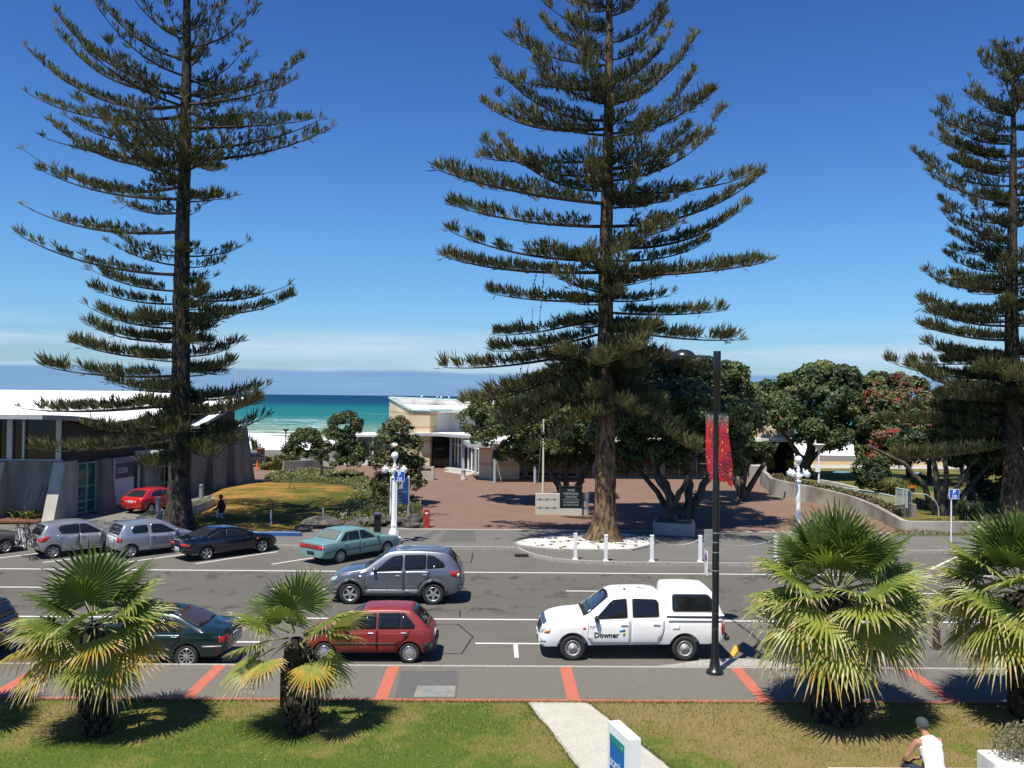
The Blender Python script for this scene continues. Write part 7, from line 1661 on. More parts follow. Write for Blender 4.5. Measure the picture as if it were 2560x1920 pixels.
# white bollards with a slung chain
bl = MB(); bl.box((0, 0, 0.55), (0.15, 0.15, 1.10), bev=0.012); bl.box((0, 0, 1.115), (0.17, 0.17, 0.05), bev=0.012); bl.box((0, 0, 0.02), (0.24, 0.24, 0.04)); bme = bl.mesh('white_bollard')
bxy = [(3.51, 37.55), (4.80, 37.22), (6.80, 37.22), (8.90, 37.2), (12.2, 37.2)]
blab = ['white square bollard by the storm drain, first of the chained row', 'white square bollard below the pine trunk', 'white square bollard right of the pine trunk', 'white square bollard just left of the black street lamp', 'white square bollard half hidden behind the largest palm']
bl0 = link('white_bollard', bme, M_WPAINT)
for i, ((x, y), lab) in enumerate(zip(bxy, blab)):
    o = bl0 if i == 0 else bl0.copy()
    if i: COL.objects.link(o)
    o.location = (x, y, 0.13); tag(o, lab, 'bollard', 'white bollards along the far kerb')
def sag(mb, a, b, s, r, n=10, k=5):
    a, b = Vector(a), Vector(b); mb.tube([a.lerp(b, i/n)-Vector((0, 0, s*4*(i/n)*(1-i/n))) for i in range(n+1)], r, k)
ch = MB()
for (a, b) in zip(bxy[1:], bxy[2:]): sag(ch, (*a, 1.12), (*b, 1.12), 0.28, 0.014)
sag(ch, (*bxy[0], 1.12), (*bxy[1], 1.12), 0.2, 0.014)
tag(obj('bollard_chain', ch, M_GALV), 'galvanised chain slung between the white bollards', 'chain')
# litter bins, timber post
def bin_(label, x, y, h, z=.13):
    root = thing('litter_bin', label, 'bin', (x, y, z), 0, 'black litter bins'); mb = MB(); mb.box((0, 0, h*0.46), (0.34, 0.34, h*0.92), bev=0.02); obj('body', mb, M_POLE, root)
    mb = MB(); mb.box((0, 0, h*0.97), (0.38, 0.38, h*0.10), bev=0.015); obj('lid', mb, mat('bin_lid', (0.05, 0.06, 0.10), 0.3), root)
    mb = MB(); mb.box((0, -0.175, h*0.80), (0.22, 0.012, 0.10)); obj('slot', mb, M_ARCH, root)
bin_('black litter bin at the foot of the smallest palm', -4.66, 19.75, 0.98, .12)
p = gp(936, 1348, .14); bin_('black litter bin behind the roof of the teal sedan', p.x, 43.4, 1.15)
mb = MB(); p = gp(2341, 1622, 0); mb.box((p.x, p.y, 0.5), (0.16, 0.16, 1.02), bev=0.015); mb.box((p.x, p.y, .02), (.26, .26, .04)); o = obj('timber_post', mb, mat('dark_timber', (0.05, 0.032, 0.025), 0.8, var=0.3, vscale=8, stretch=(1, 1, .2))); tag(o, 'dark brown post between the two right hand palms', 'post')
# silver bollard lights in the planters
def sil(label, u, v, z0, h, y=None):
    p = gp(u, v, z0); root = thing('bollard_light', label, 'bollard', (p.x, p.y, z0), 0, 'silver bollard lights by the spa drive')
    mb = MB(); mb.lathe([(0.135, 0), (0.135, h*0.78)], 18); obj('body', mb, M_GALV, root); mb = MB(); mb.lathe([(0.12, h*.78), (0.12, h*.83), (0.14, h*.83), (0.14, h*.92), (0.11, h*.98), (0.0, h)], 18); obj('cap', mb, M_FASCIA, root)
sil('silver dome topped bollard light right of the left pine trunk', 503, 1248, 0.6, 0.95); sil('silver dome topped bollard light left of the left pine trunk', 395, 1287, 0.6, 1.0)
mb = MB(); p = gp(409, 1303, .14); mb.tube([(p.x, p.y, .1), (p.x+.02, p.y, .75)], 0.05, 10); tag(obj('short_post', mb, M_WPAINT), 'short white post leaning at the foot of the left pine', 'post')
# flagpole
fpz = MB(); fx, fy = 2.92, 53.2; fpz.tube([(fx, fy, .13), (fx, fy, 6.4)], [0.075, 0.05], 12); fpz.ball((fx, fy, 6.45), 0.08)
fl = thing('flagpole', 'cream flagpole behind the memorial sign wall', 'flagpole', (fx, fy, .13)); o = obj('pole', fpz, mat('flagpole_cream', (0.60, 0.57, 0.47), 0.5), fl, (-fx, -fy, -.13))
mb = MB(); mb.tube([(fx-.06, fy-.06, 6.2), (fx-.28, fy-.08, 2.4), (fx-.36, fy-.08, 1.6), (fx-.05, fy-.08, 1.1)], 0.012, 4); obj('halyard', mb, M_GALV, fl, (-fx, -fy, -.13))
# blue edging in front of the mound lawn, rope posts, sprinklers, cage, rocks
mb = MB(); a, b = gp(540, 1339, .14), gp(752, 1341, .14); mb.box(((a.x+b.x)/2, a.y+.12, 0.22), (b.x-a.x, 0.2, 0.24), bev=0.02); tag(obj('blue_edging', mb, mat('edging_blue', (0.025, 0.085, 0.24), 0.45, var=0.2, vscale=3)), 'low blue painted edging along the front of the dried lawn', 'edging')
def stick(name, label, cat, u, v, h, r, m, grp=None, lean=0.0):
    p = gp(u, v, .14); mb = MB(); mb.tube([(0, 0, 0), (lean, 0, h)], r, 8); mb.ball((lean, 0, h), r*1.1, 0, 8, 5); o = obj(name, mb, m, None, (p.x, p.y, .14)); tag(o, label, cat, grp); return p
q1 = stick('rope_post', 'pale blue rope post at the shaded front of the dried lawn', 'post', 678, 1316, 0.82, .055, mat('post_blue_grey', (0.26, 0.34, 0.42), .6), 'rope posts round the dried lawn', -.02)
q2 = stick('rope_post', 'pale blue rope post near the dark boulders', 'post', 808, 1304, 0.72, .055, MATS['post_blue_grey'], 'rope posts round the dried lawn')
q0 = stick('rope_post', 'white rope post beside the walking man', 'post', 543, 1300, 0.72, .05, M_WPAINT, 'rope posts round the dried lawn')
mb = MB()
for a, b in ((q0, q1), (q1, q2)): sag(mb, (a.x, a.y, .88), (b.x, b.y, .88), 0.2, 0.014)
tag(obj('rope', mb, mat('rope_tan', (0.20, 0.16, 0.09), 0.9)), 'thin rope slung between the posts of the dried lawn', 'rope')
p = gp(683, 1284, .3); mb = MB(); mb.tube([(p.x, p.y, .3), (p.x-.08, p.y, 1.05)], 0.02, 6); mb.tube([(p.x-.08, p.y, 1.05), (p.x-.45, p.y+.4, 1.2)], 0.012, 5); tag(obj('sprinkler_stake', mb, M_BLACK), 'thin dark sprinkler stake in the middle of the dried lawn', 'sprinkler')
p = gp(727, 1226, .3); mb = MB()
for k in range(3): a = 2.1*k; mb.tube([(p.x+.4*math.cos(a), p.y+.4*math.sin(a), .3), (p.x, p.y, .95)], 0.018, 5)
mb.tube([(p.x, p.y, .95), (p.x, p.y, 1.2)], 0.03, 6); mb.box((p.x, p.y, 1.22), (.3, .06, .06)); tag(obj('sprinkler_tripod', mb, M_BLACK), 'small sprinkler tripod at the back of the dried lawn', 'sprinkler')
p = gp(850, 1312, .14); cg = thing('pump_cage', 'small steel cage with pipes inside by the dark boulders', 'cage', (p.x, 47.6, .14)); mb = MB()
for x in (-.34, .34):
    for y in (-.3, .3): mb.tube([(x, y, 0), (x, y, .92)], 0.028, 4)
for z in (.05, .9):
    mb.tube([(-.34, -.3, z), (.34, -.3, z), (.34, .3, z), (-.34, .3, z), (-.34, -.3, z)], 0.022, 4)
for k in range(6): mb.tube([(-.34+.113*k, -.3, 0), (-.34+.113*k, -.3, .9)], 0.007, 4)
obj('frame', mb, M_POLE, cg); mb = MB(); mb.lathe([(.12, 0), (.12, .4), (.08, .45)], 12); mb.tube([(0, 0, .4), (.2, 0, .6), (.3, 0, .2)], .03, 6); obj('pump', mb, M_GALV, cg)
M_ROCK = mat('basalt', (0.035, 0.032, 0.028), 0.95, col2=(0.12, 0.11, 0.095), vscale=3, detail=8, bump=0.9, bscale=8)
rng = random.Random(77)
def rock(label, u, v, s, m=M_ROCK):
    p = gp(u, v, .14); mb = MB(); n, k = 12, 8; ph = [rng.uniform(0, 6) for _ in range(5)]; vs = []
    for j in range(k+1):
        for i in range(n):
            a, b = 2*PI*i/n, PI*j/k-PI/2; d = Vector((math.cos(a)*math.cos(b), math.sin(a)*math.cos(b), math.sin(b)))
            r = s*(1+0.22*math.sin(3*d.x+ph[0])+0.18*math.sin(4*d.y+ph[1])+0.15*math.sin(5*d.z+ph[2])+rng.uniform(-.05, .05)); vs.append((d.x*r*1.25, d.y*r, d.z*r*.72))
    mb.add(vs, [[j*n+i, j*n+(i+1) % n, (j+1)*n+(i+1) % n, (j+1)*n+i] for j in range(k) for i in range(n)], 0, False)
    o = obj('boulder', mb, m, None, (p.x, p.y+s*.6, .14+s*.35)); tag(o, label, 'rock', 'boulders edging the flower bed')
for lab, u, v, s in (('broad dark boulder left of the steel cage', 800, 1322, 0.62), ('small dark boulder at the end of the blue edging', 758, 1330, .32), ('dark boulder right of the steel cage', 880, 1322, .4), ('dark low boulder behind the teal sedan roof', 905, 1316, .42), ('large grey boulder just left of the black litter bin', 950, 1316, .55), ('grey boulder in front of the parking board', 992, 1318, .5), ('rounded grey boulder between the parking board and the red bollard', 1030, 1320, .52)): rock(lab, u, v, s)
# flower bed between lawn and plaza
V = []; M_ = []; rng = np.random.default_rng(21)
def bed(poly, n, h0, h1, mats_, s=0.075):
    xs = [p[0] for p in poly]; ys = [p[1] for p in poly]; out = []
    while len(out) < n:
        x, y = rng.uniform(min(xs), max(xs)), rng.uniform(min(ys), max(ys))
        if pip(x, y, poly): out.append((x, y))
    P = np.array(out); hn = h0+(h1-h0)*(0.5+0.5*np.sin(P[:, 0]*1.7+1)*np.sin(P[:, 1]*1.3))*rng.uniform(0.3, 1, n)**0.5
    P = np.concatenate([P, (0.14+hn*rng.uniform(0.5, 1, n))[:, None]], 1); e = unit(rng.normal(0, 1, (n, 3))+np.array([0, -.2, .9])); a = unit(np.cross(e, rng.normal(0, 1, (n, 3)))); b = np.cross(e, a); q = s*rng.uniform(.6, 1.3, (n, 1))
    return np.stack([P-a*q, P-b*q*.6, P+a*q, P+b*q*.6], 1), np.array(mats_)[rng.integers(0, len(mats_), n)]
bedpoly = [gp(u, v, .14)[:2] for u, v in [(832, 1318), (842, 1285), (868, 1262), (898, 1235), (890, 1218), (800, 1207), (700, 1203), (660, 1206), (668, 1192), (780, 1178), (900, 1190), (940, 1215), (975, 1240), (1050, 1262), (1062, 1316), (960, 1318)]]
b1 = bed(bedpoly, 26000, 0.12, 0.75, [0, 1, 1, 1, 2, 3]); b2 = bed(bedpoly, 260, 0.5, 0.9, [4], 0.04)
o = link('flower_bed', mesh_np('flower_bed', [b1, b2]), [LEAF['mid'], LEAF['olive'], LEAF['pale'], mat('leaf_yellow_green', (0.19, 0.20, 0.05), 0.7, trans=.1), mat('petal_white', (0.70, 0.70, 0.66), .7)]); tag(o, 'loose flower bed of yellow green foliage with white daisies beside the plaza', 'flower bed', kind='stuff')
sb = MB(); sb.prism(bedpoly, 0.05, 0.15); struct('bed_soil', sb, MATS['soil_weeds'])
b3 = bed([gp(u, v, .14)[:2] for u, v in [(2225, 1338), (2440, 1338), (2440, 1331), (2240, 1330)]], 1500, .05, .35, [0, 1, 2, 3], .05); o = link('verge_plants', mesh_np('verge_plants', [b3]), [LEAF['olive'], LEAF['pale'], LEAF['bronze'], mat('leaf_rust', (0.26, 0.11, 0.04), .8)]); tag(o, 'weedy strip of low plants at the foot of the right hand wall', 'plants', kind='stuff')
bs = MB(); bs.prism([gp(u, v, .14)[:2] for u, v in [(2215, 1340), (2445, 1340), (2445, 1330), (2240, 1329)]], 0.1, .15); struct('verge_soil', bs, MATS['soil_weeds'])
# bromeliads below the spa wall
for i, (u, v, s, lab) in enumerate(((30, 1290, .5, 'yellow green agave clump at the foot of the spa wall by the left edge'), (80, 1296, .55, 'yellow green agave clump in the middle of the spa bed'), (108, 1293, .45, 'reddish agave clump beside the big buttress'))):
    p = gp(u, v, .14); mb = MB(); rr = random.Random(i+3)
    for k in range(46):
        th = rr.uniform(0, 2*PI); l = s*rr.uniform(.7, 1.3); c0 = Vector((rr.gauss(0, .3), rr.gauss(0, .15), 0)); c1 = c0+Vector((math.cos(th)*l*.5, math.sin(th)*l*.5, l*.75)); c2 = c0+Vector((math.cos(th)*l, math.sin(th)*l, l*rr.uniform(.5, 1.1))); w = Vector((-math.sin(th), math.cos(th), 0))*.05
        mb.add([c0-w*.6, c0+w*.6, c1+w, c1-w, c2], [[0, 1, 2, 3], [3, 2, 4]], rr.choice([0, 0, 1]) if i < 2 else rr.choice([1, 2, 2]))
    for k in range(2 if i != 1 else 1): x = rr.uniform(-.4, .4); mb.tube([(x, 0, 0), (x+.1, 0, .9), (x+.25+.1*i, 0, 1.5+.2*i)], [.02, .02, .045], 6, 3)
    tag(obj('agave_clump', mb, [MATS['leaf_yellow_green'], LEAF['olive'], MATS['leaf_rust'], LEAF['grey']], None, (p.x, p.y-.5, .13)), lab, 'plant', 'agave clumps under the spa wall')
bs = MB(); bs.prism([(-34, 46.8), (-24.7, 46.8), (-24.7, 48.6), (-34, 48.6)], 0.1, .2); struct('spa_bed_soil', bs, mat('red_mulch', (0.13, 0.055, 0.035), 1.0, var=.4, vscale=9))
# far lamp, bin, cone, flax by the beach
def slim(label, u, vb, vt, y, r, head, m=M_POLE, z=None):
    a = at(u, vb, y); b = at(u, vt, y); root = thing('park_lamp', label, 'lamp post', (a.x, y, a.z)); h = b.z-a.z
    mb = MB(); mb.tube([(0, 0, 0), (0, 0, h)], r, 8); obj('post', mb, m, root)
    mb = MB(); (mb.lathe([(.08, h-.05), (.42, h+.22), (.42, h+.27), (.0, h+.27)], 12) if head == 0 else mb.lathe([(.12, h-.05), (.2, h+.05), (.42, h+.30), (.42, h+.34), (0, h+.36)], 14) if head == 1 else mb.lathe([(.6, h), (.55, h+.08), (.3, h+.2), (0, h+.25)], 16)); obj('lamp_head', mb, m if head < 2 else M_WHITEP, root); return root
slim('thin dark park lamp standing against the surf', 714, 1131, 1078, 104, .07, 0)
r_ = slim('slim white park lamp behind the curved wall under the domed tree', 2047, 1226, 1122, 60, .075, 1, M_WPAINT); mb = MB(); mb.box((-.12, -.1, 1.55), (.34, .03, .50)); obj('sign_plate', mb, M_SWHITE, r_)
slim('pale dish topped lamp behind the bronze topped tree', 996, 1215, 1112, 58.5, .06, 2, M_WPAINT)
p = gp(651, 1160, .12); mb = MB(); mb.lathe([(.42, 0), (.42, 1.1), (.46, 1.12), (.46, 1.22), (.2, 1.35), (0, 1.38)], 14); tag(obj('rusty_bin', mb, mat('rust_red', (.18, .06, .04), .8, var=.2), None, (-25.5, 93.5, .1)), 'rust red round litter bin near the beach car park', 'bin')
p = gp(643, 1171, .12); mb = MB(); mb.box((0, 0, .02), (.42, .42, .05)); mb.lathe([(.16, .04), (.03, .78)], 12); tag(obj('traffic_cone', mb, mat('cone_orange', (.62, .10, .03), .5), None, (p.x, p.y, .125)), 'orange traffic cone behind the slate grey sedan', 'cone')
def tuft(name, label, u, v, y, n, l, sp, ms, w=.05, grp=None, z=.13):
    p = at(u, v, y); mb = MB(); rr = random.Random(int(u))
    for k in range(n):
        th = rr.uniform(0, 2*PI); L_ = l*rr.uniform(.6, 1.15); s = sp*rr.uniform(.1, 1); c0 = Vector((rr.gauss(0, sp*.2), rr.gauss(0, sp*.2), 0)); c1 = c0+Vector((math.cos(th)*s*.45, math.sin(th)*s*.45, L_*.8)); c2 = c0+Vector((math.cos(th)*s, math.sin(th)*s, L_*rr.uniform(.6, 1.1))); q = Vector((-math.sin(th), math.cos(th), 0))*w
        mb.add([c0-q, c0+q, c1+q*.8, c1-q*.8, c2], [[0, 1, 2, 3], [3, 2, 4]], rr.randrange(len(ms)))
    tag(obj(name, mb, ms, None, (p.x, y, z)), label, 'plant', grp)
tuft('flax_bush', 'spiky green flax bush beside the low garden wall', 694, 1170, 80.5, 120, 1.15, .9, [LEAF['olive'], LEAF['pale']], .06)
tuft('flax_bush', 'bronze bushy flax behind the spiky green one', 704, 1150, 86, 260, 1.15, 1.8, [LEAF['bronze'], LEAF['olive'], LEAF['pale']], .06)
tuft('flax_bush', 'dry yellow grass clump by the driveway edge', 672, 1172, 81, 220, .7, 1.4, [MATS['leaf_yellow_green'], LEAF['pale']], .05)
tuft('cabbage_plant', 'dark spiky plant poking up in front of the surf near the spa corner', 638, 1105, 112, 90, 1.5, 1.0, [LEAF['deep'], LEAF['mid']], .07, None, -.1)
# railings and gate on the right
def baluster(label, pts, h, step, name='railing'):
    root = thing(name, label, 'railing', pts[0]); o0 = Vector(pts[0]); V = [Vector(p)-o0 for p in pts]; mb = MB()
    for k, z in ((0, h), (1, .08)): mb.tube([v+Vector((0, 0, z)) for v in V], .035, 6)
    obj('rail', mb, mat('rail_pale_teal', (.42, .50, .48), .45), root); mb = MB(); 
    for a, b in zip(V, V[1:]):
        n = max(1, int((b-a).length/step))
        for i in range(n+1): c = a.lerp(b, i/n); mb.tube([c+Vector((0, 0, .05)), c+Vector((0, 0, h))], .016 if i % 8 else .03, 4)
    obj('balusters', mb, MATS['rail_pale_teal'], root); return root
def atz(u, v, y): p = at(u, v, y); return (p.x, p.y, p.z)
baluster('pale teal ramp railing with thin balusters in front of the arching grass clump', [atz(2108, 1243, 57), atz(2170, 1251, 55), atz(2238, 1266, 53.5)], .62, .13)
baluster('taller pale teal railing panel at the top of the ramp', [atz(2240, 1266, 53), atz(2268, 1272, 51.5), atz(2277, 1278, 53)], 1.15, .12)
mb = MB(); mb.tube([atz(2278, 1233, 52), atz(2315, 1236, 52), atz(2335, 1248, 52), atz(2346, 1268, 52), atz(2347, 1290, 52)], .03, 6); tag(obj('curved_handrail', mb, MATS['rail_pale_teal']), 'curving pale handrail beside the right hand dark tree', 'handrail')
mb = MB(); mb.tube([atz(2428, 1345, 43.5), atz(2436, 1326, 43.5), atz(2450, 1316, 43.5), atz(2515, 1319, 43.5), atz(2520, 1345, 43.5)], .035, 6); tag(obj('cycle_rail', mb, MATS['rail_pale_teal']), 'low bent teal rail behind the right hand palm', 'handrail')
for i, (pts, lab) in enumerate((([(2290, 1256), (2330, 1264), (2372, 1272)], 'clipped pale flower border beside the ramp'), ([(2425, 1247), (2480, 1246), (2540, 1248)], 'clipped pale flower border under the right hand trees'))):
    P_ = [gp(u, v, .3) for u, v in pts]; rng = np.random.default_rng(i); n = 1500; t = rng.random(n)*(len(P_)-1); ii = t.astype(int); A = np.array([p[:] for p in P_]); c = A[ii]*(1-(t-ii))[:, None]+A[np.minimum(ii+1, len(A)-1)]*(t-ii)[:, None]
    c = c+rng.normal(0, .16, (n, 3))*np.array([1, 1, .6])+np.array([0, 0, .1]); e = unit(rng.normal(0, 1, (n, 3))+np.array([0, 0, .8])); a = unit(np.cross(e, rng.normal(0, 1, (n, 3)))); b = np.cross(e, a); q = .07
    tag(link('flower_border', mesh_np('flower_border', [(np.stack([c-a*q, c-b*q, c+a*q, c+b*q], 1), rng.integers(0, 3, n))]), [MATS['leaf_yellow_green'], LEAF['pale'], mat('border_pale', (.42, .46, .25), .8)]), lab, 'flower border')
# string of small lights hung in the central pine
mb = MB()
for u, v0, v1, y in ((1345, 668, 720, 40.5), (1363, 640, 800, 40.8), (1626, 650, 800, 41), (1628, 770, 900, 41), (1332, 770, 940, 40.5), (1310, 880, 950, 40.2), (1515, 30, 640, 41.6), (1582, 510, 530, 40)):
    a, b = at(u, v0, y), at(u+(-14 if u < 1400 else 3), v1, y); mb.tube([a, a.lerp(b, .5)+Vector((.03, 0, 0)), b], .012, 4)
    for k in range(1, 5): mb.ball(a.lerp(b, k/5), .045, 0, 6, 4)
tag(obj('light_string', mb, M_BLACK), 'dark strings of small lamps hanging in the central pine', 'light string')
# hotel pylon sign
c2 = (2.06, 13.05); c1 = (1.84, 13.82)
ps = thing('pylon_sign', 'white pylon sign with a blue and teal panel beside the pebbled path', 'sign', (c2[0], c2[1], .13)); dl = Vector((c1[0]-c2[0], c1[1]-c2[1], 0)); ln_ = dl.length; dl.normalize(); dn = Vector((-dl.y, dl.x, 0))
if dn.x > 0: dn = -dn
mb = MB(); mb.prism([(0, 0), tuple((dl*ln_)[:2]), tuple((dl*ln_-dn*.2)[:2]), tuple((-dn*.2)[:2])], 0, 1.885); obj('body', mb, mat('pylon_white', (.80, .80, .79), .35, var=.02), ps)
pm_ = face_matrix(dl*ln_+dn*.002, -dl)
def pnl(x0, z0, x1, z1, o_, m, name, par): mb = MB(); mb.ext([(x0, z0), (x1, z0), (x1, z1), (x0, z1)], pm_ @ Matrix.Translation((0, 0, o_)), .004); return obj(name, mb, m, par)
bpn = pnl(.10, 1.02, .64, 1.74, .0, mat('panel_blue', (.008, .13, .44), .35), 'panel', ps)
pnl(.10, 1.62, .64, 1.74, .005, mat('panel_teal', (.015, .24, .20), .35), 'panel_band', bpn)
text('lettering', 'scenic', .235, pm_ @ Matrix.Translation((.115, 1.25, .006)), mat('panel_letters', (.50, .66, .80), .4), bpn, depth=.003, sx=.80)
text('lettering', 'HOTEL', .05, pm_ @ Matrix.Translation((.46, 1.13, .006)), MATS['panel_letters'], bpn, depth=.003)
mb = MB(); mb.ext([(.565+.014*math.cos(a), 1.668+.014*math.sin(a)) for a in np.linspace(0, 2*PI, 9)[:-1]], pm_ @ Matrix.Translation((0, 0, .010)), .002); obj('emblem', mb, MATS['panel_letters'], bpn)
text('lettering', 'TE PANIA', .16, pm_ @ Matrix.Translation((.11, .78, .004)), INK, ps, depth=.003, bold=.004, sx=.55)
# low white seat wall and dry planter at the lower right
mb = MB(); mb.box((9.3, 15.36, .30), (6.4, .56, .42), bev=.01); tag(obj('seat_wall', mb, M_WHITEP), 'low white seat wall under the seated man at the lower right', 'wall')
mb = MB(); pl_ = thing('plant_trough', 'white trough with a dry grey shrub at the lower right corner', 'planter', (10.05, 15.85, .0)); mb.box((0, 0, .30), (1.75, .75, .62), bev=.02); obj('trough', mb, mat('white_render_trough', (.66, .65, .62), .8, var=.08), pl_)
rng = np.random.default_rng(31); n = 4200; P_ = rng.normal(0, 1, (n, 3)); P_ = unit(P_)*rng.random((n, 1))**.5*np.array([.95, .5, .42])+np.array([.12, 0, .86]); e = unit(rng.normal(0, 1, (n, 3))+np.array([0, 0, .6])); a = unit(np.cross(e, rng.normal(0, 1, (n, 3)))); l_ = rng.uniform(.03, .09, (n, 1)); w_ = .006
V1 = np.stack([P_-a*w_*2, P_+e*l_*.5-a*w_*2.2, P_+e*l_, P_+a*w_*2], 1)
link('dry_shrub', mesh_np('dry_shrub', [(V1, rng.integers(0, 3, n))]), [LEAF['grey'], mat('twig_tan', (.20, .155, .095), .9), mat('leaf_sage', (.12, .12, .07), .9)], pl_)
# ------------------------------------------------------------------ people
def skin_mesh(name, verts, edges, radii, root=0, levels=2):
    me = bpy.data.meshes.new(name); me.from_pydata([tuple(v) for v in verts], edges, [])
    o = bpy.data.objects.new(name, me); COL.objects.link(o)
    o.modifiers.new('skin', 'SKIN'); sb = o.modifiers.new('sub', 'SUBSURF'); sb.levels = levels; sb.render_levels = levels
    for i, r in enumerate(radii):
        d = me.skin_vertices[0].data[i]; d.radius = (r, r) if not hasattr(r, '__len__') else r; d.use_root = (i == root)
    dg = bpy.context.evaluated_depsgraph_get(); out = bpy.data.meshes.new_from_object(o.evaluated_get(dg))
    bpy.data.objects.remove(o)
    for p in out.polygons: p.use_smooth = True
    return out
class Fig:
    def __init__(s): s.v = []; s.e = []; s.r = []
    def chain(s, start, pts):
        prev = start
        for p, r in pts:
            s.v.append(Vector(p)); s.r.append(r); i = len(s.v)-1
            if prev is not None: s.e.append((prev, i))
            prev = i
        return prev
def hand(f, wrist_i, w, d, side, curl):
    """five separate fingers: palm along d, fingers spread along side, bent towards curl"""
    d = Vector(d).normalized(); side = Vector(side).normalized(); curl = Vector(curl).normalized(); w = Vector(w)
    pi = f.chain(wrist_i, [(w+d*.045, (.034, .02)), (w+d*.085, (.038, .018))])
    for k, (o_, l) in enumerate(((-.030, .072), (-.010, .082), (.010, .078), (.029, .060))):
        b = w+d*.095+side*o_
        f.chain(pi, [(b, .0095), (b+d*l*.45+curl*.006, .009), (b+d*l*.75+curl*.028, .0085), (b+d*l*.85+curl*.052, .007)])
    t = w+d*.035-side*.038; f.chain(pi-1, [(t, .012), (t+d*.03-side*.018, .0105), (t+d*.058-side*.02+curl*.012, .009)])
SKIN = mat('skin', (.36, .17, .105), .55, spec=.35); SKIND = mat('skin_dark', (.10, .058, .04), .6); HAIR = mat('hair_dark', (.012, .010, .009), .7)
def figure(label, loc, rz, J, skin, wear, hair=None):
    """J: joints in metres (x forward, y left, z up); one continuous body, clothes as children"""
    root = thing('person', label, 'person', loc, rz)
    f = Fig()
    pel = f.chain(None, [(J['pelvis'], (.135, .105))]); sp = f.chain(pel, [(J['waist'], (.128, .095)), (J['chest'], (.155, .115)), (J['neckbase'], (.085, .075))])
    hd_ = f.chain(sp, [(J['neck'], .056), (J['jaw'], (.062, .07)), (J['head'], (.082, .098)), (J['crown'], (.058, .07))])
    hx = (Vector(J['head'])-Vector(J['neck'])).normalized(); fw = Vector(J['face']).normalized(); lf = hx.cross(fw).normalized()
    H = Vector(J['head'])
    f.chain(hd_-1, [(H+fw*.088-hx*.012, .020), (H+fw*.112-hx*.030, .012)])                     # nose
    for s in (1, -1): f.chain(hd_-1, [(H+lf*s*.080-hx*.01, .018), (H+lf*s*.094-fw*.012-hx*.008, (.012, .024))])   # ears
    for s in 'LR':
        sh = f.chain(sp-1, [(J['sh'+s], .062)]); wr_ = f.chain(sh, [((Vector(J['sh'+s])+Vector(J['el'+s]))/2, .048), (J['el'+s], .039), ((Vector(J['el'+s])*.55+Vector(J['wr'+s])*.45), .037), (J['wr'+s], .026)])
        d = (Vector(J['wr'+s])-Vector(J['el'+s])).normalized(); cu = Vector(J.get('curl'+s, (1, 0, 0))); hand(f, wr_, J['wr'+s], d, d.cross(cu), cu)
        hp = f.chain(pel, [(J['hip'+s], .092)]); an = f.chain(hp, [((Vector(J['hip'+s])*.5+Vector(J['kn'+s])*.5), .078), (J['kn'+s], .056), ((Vector(J['kn'+s])*.6+Vector(J['an'+s])*.4), .053), (J['an'+s], .036)])
        f.chain(an, [(Vector(J['an'+s])+Vector((.02, 0, -.06)), .038), (Vector(J['an'+s])+Vector((.14, 0, -.065)), (.042, .028))])
    skin_cache = skin_mesh('body', f.v, f.e, f.r, 0, 2); link('body', skin_cache, skin, root)
    SEG = [('pw', 'pelvis', 'waist'), ('wc', 'waist', 'chest'), ('cn', 'chest', 'neckbase'), ('nk', 'neckbase', 'neck'), ('hd', 'neck', 'crown')]
    for q in 'LR': SEG += [('cs', 'chest', 'sh'+q), ('ua', 'sh'+q, 'el'+q), ('fa', 'el'+q, 'wr'+q), ('hp', 'pelvis', 'hip'+q), ('th', 'hip'+q, 'kn'+q), ('sk', 'kn'+q, 'an'+q)]
    SEG = [(n_, Vector(J[a]), Vector(J[b])) for n_, a, b in SEG]
    SEG += [('fa', Vector(J['wr'+q]), Vector(J['wr'+q])+(Vector(J['wr'+q])-Vector(J['el'+q])).normalized()*.2) for q in ()]
    def where(p):
        best = None
        for n_, a, b in SEG:
            d = b-a; t = max(0, min(1, (p-a).dot(d)/d.length_squared)); e = (p-(a+d*t)).length
            if best is None or e < best[0]: best = (e, n_, t)
        return best
    for nm, m, reg, off in wear:
        if callable(reg):
            g = Fig(); reg(g, J); link(nm, skin_mesh(nm, g.v, g.e, g.r, 0, 2), m, root); continue
        me = skin_cache; cls = [where(p.center) for p in me.polygons]
        keep = [p for p, c in zip(me.polygons, cls) if c[1] in reg and reg[c[1]][0] <= c[2] <= reg[c[1]][1] and c[0] < .24]
        used = {}; mb = MB(); V = []; cnt = {}
        for p in keep:
            for v in p.vertices:
                if v not in used: used[v] = len(used); V.append(v)
            vs = list(p.vertices)
            for k in range(len(vs)): cnt[(vs[k], vs[(k+1) % len(vs)])] = 1
        n = len(V); pos = [me.vertices[v].co+me.vertices[v].normal*off for v in V]; inn = [me.vertices[v].co-me.vertices[v].normal*.004 for v in V]
        mb.add(pos+inn, [[used[v] for v in p.vertices] for p in keep], 0, True)
        for (a, b) in cnt:
            if (b, a) not in cnt: mb.f.append([used[b], used[a], n+used[a], n+used[b]]); mb.m.append(0); mb.s.append(False)
        obj(nm, mb, m, root)
    mb = MB()                                                       # eyes, mouth, brows
    for s in (1, -1): mb.ball(H+fw*.088+lf*s*.032+hx*.006, .011, 0, 8, 6)
    mb.tube([H+fw*.092+lf*.024-hx*.068, H+fw*.098-hx*.070, H+fw*.092-lf*.024-hx*.068], .005, 5, 1)
    obj('face_features', mb, [HAIR, mat('lips', (.22, .07, .055), .5)], root)
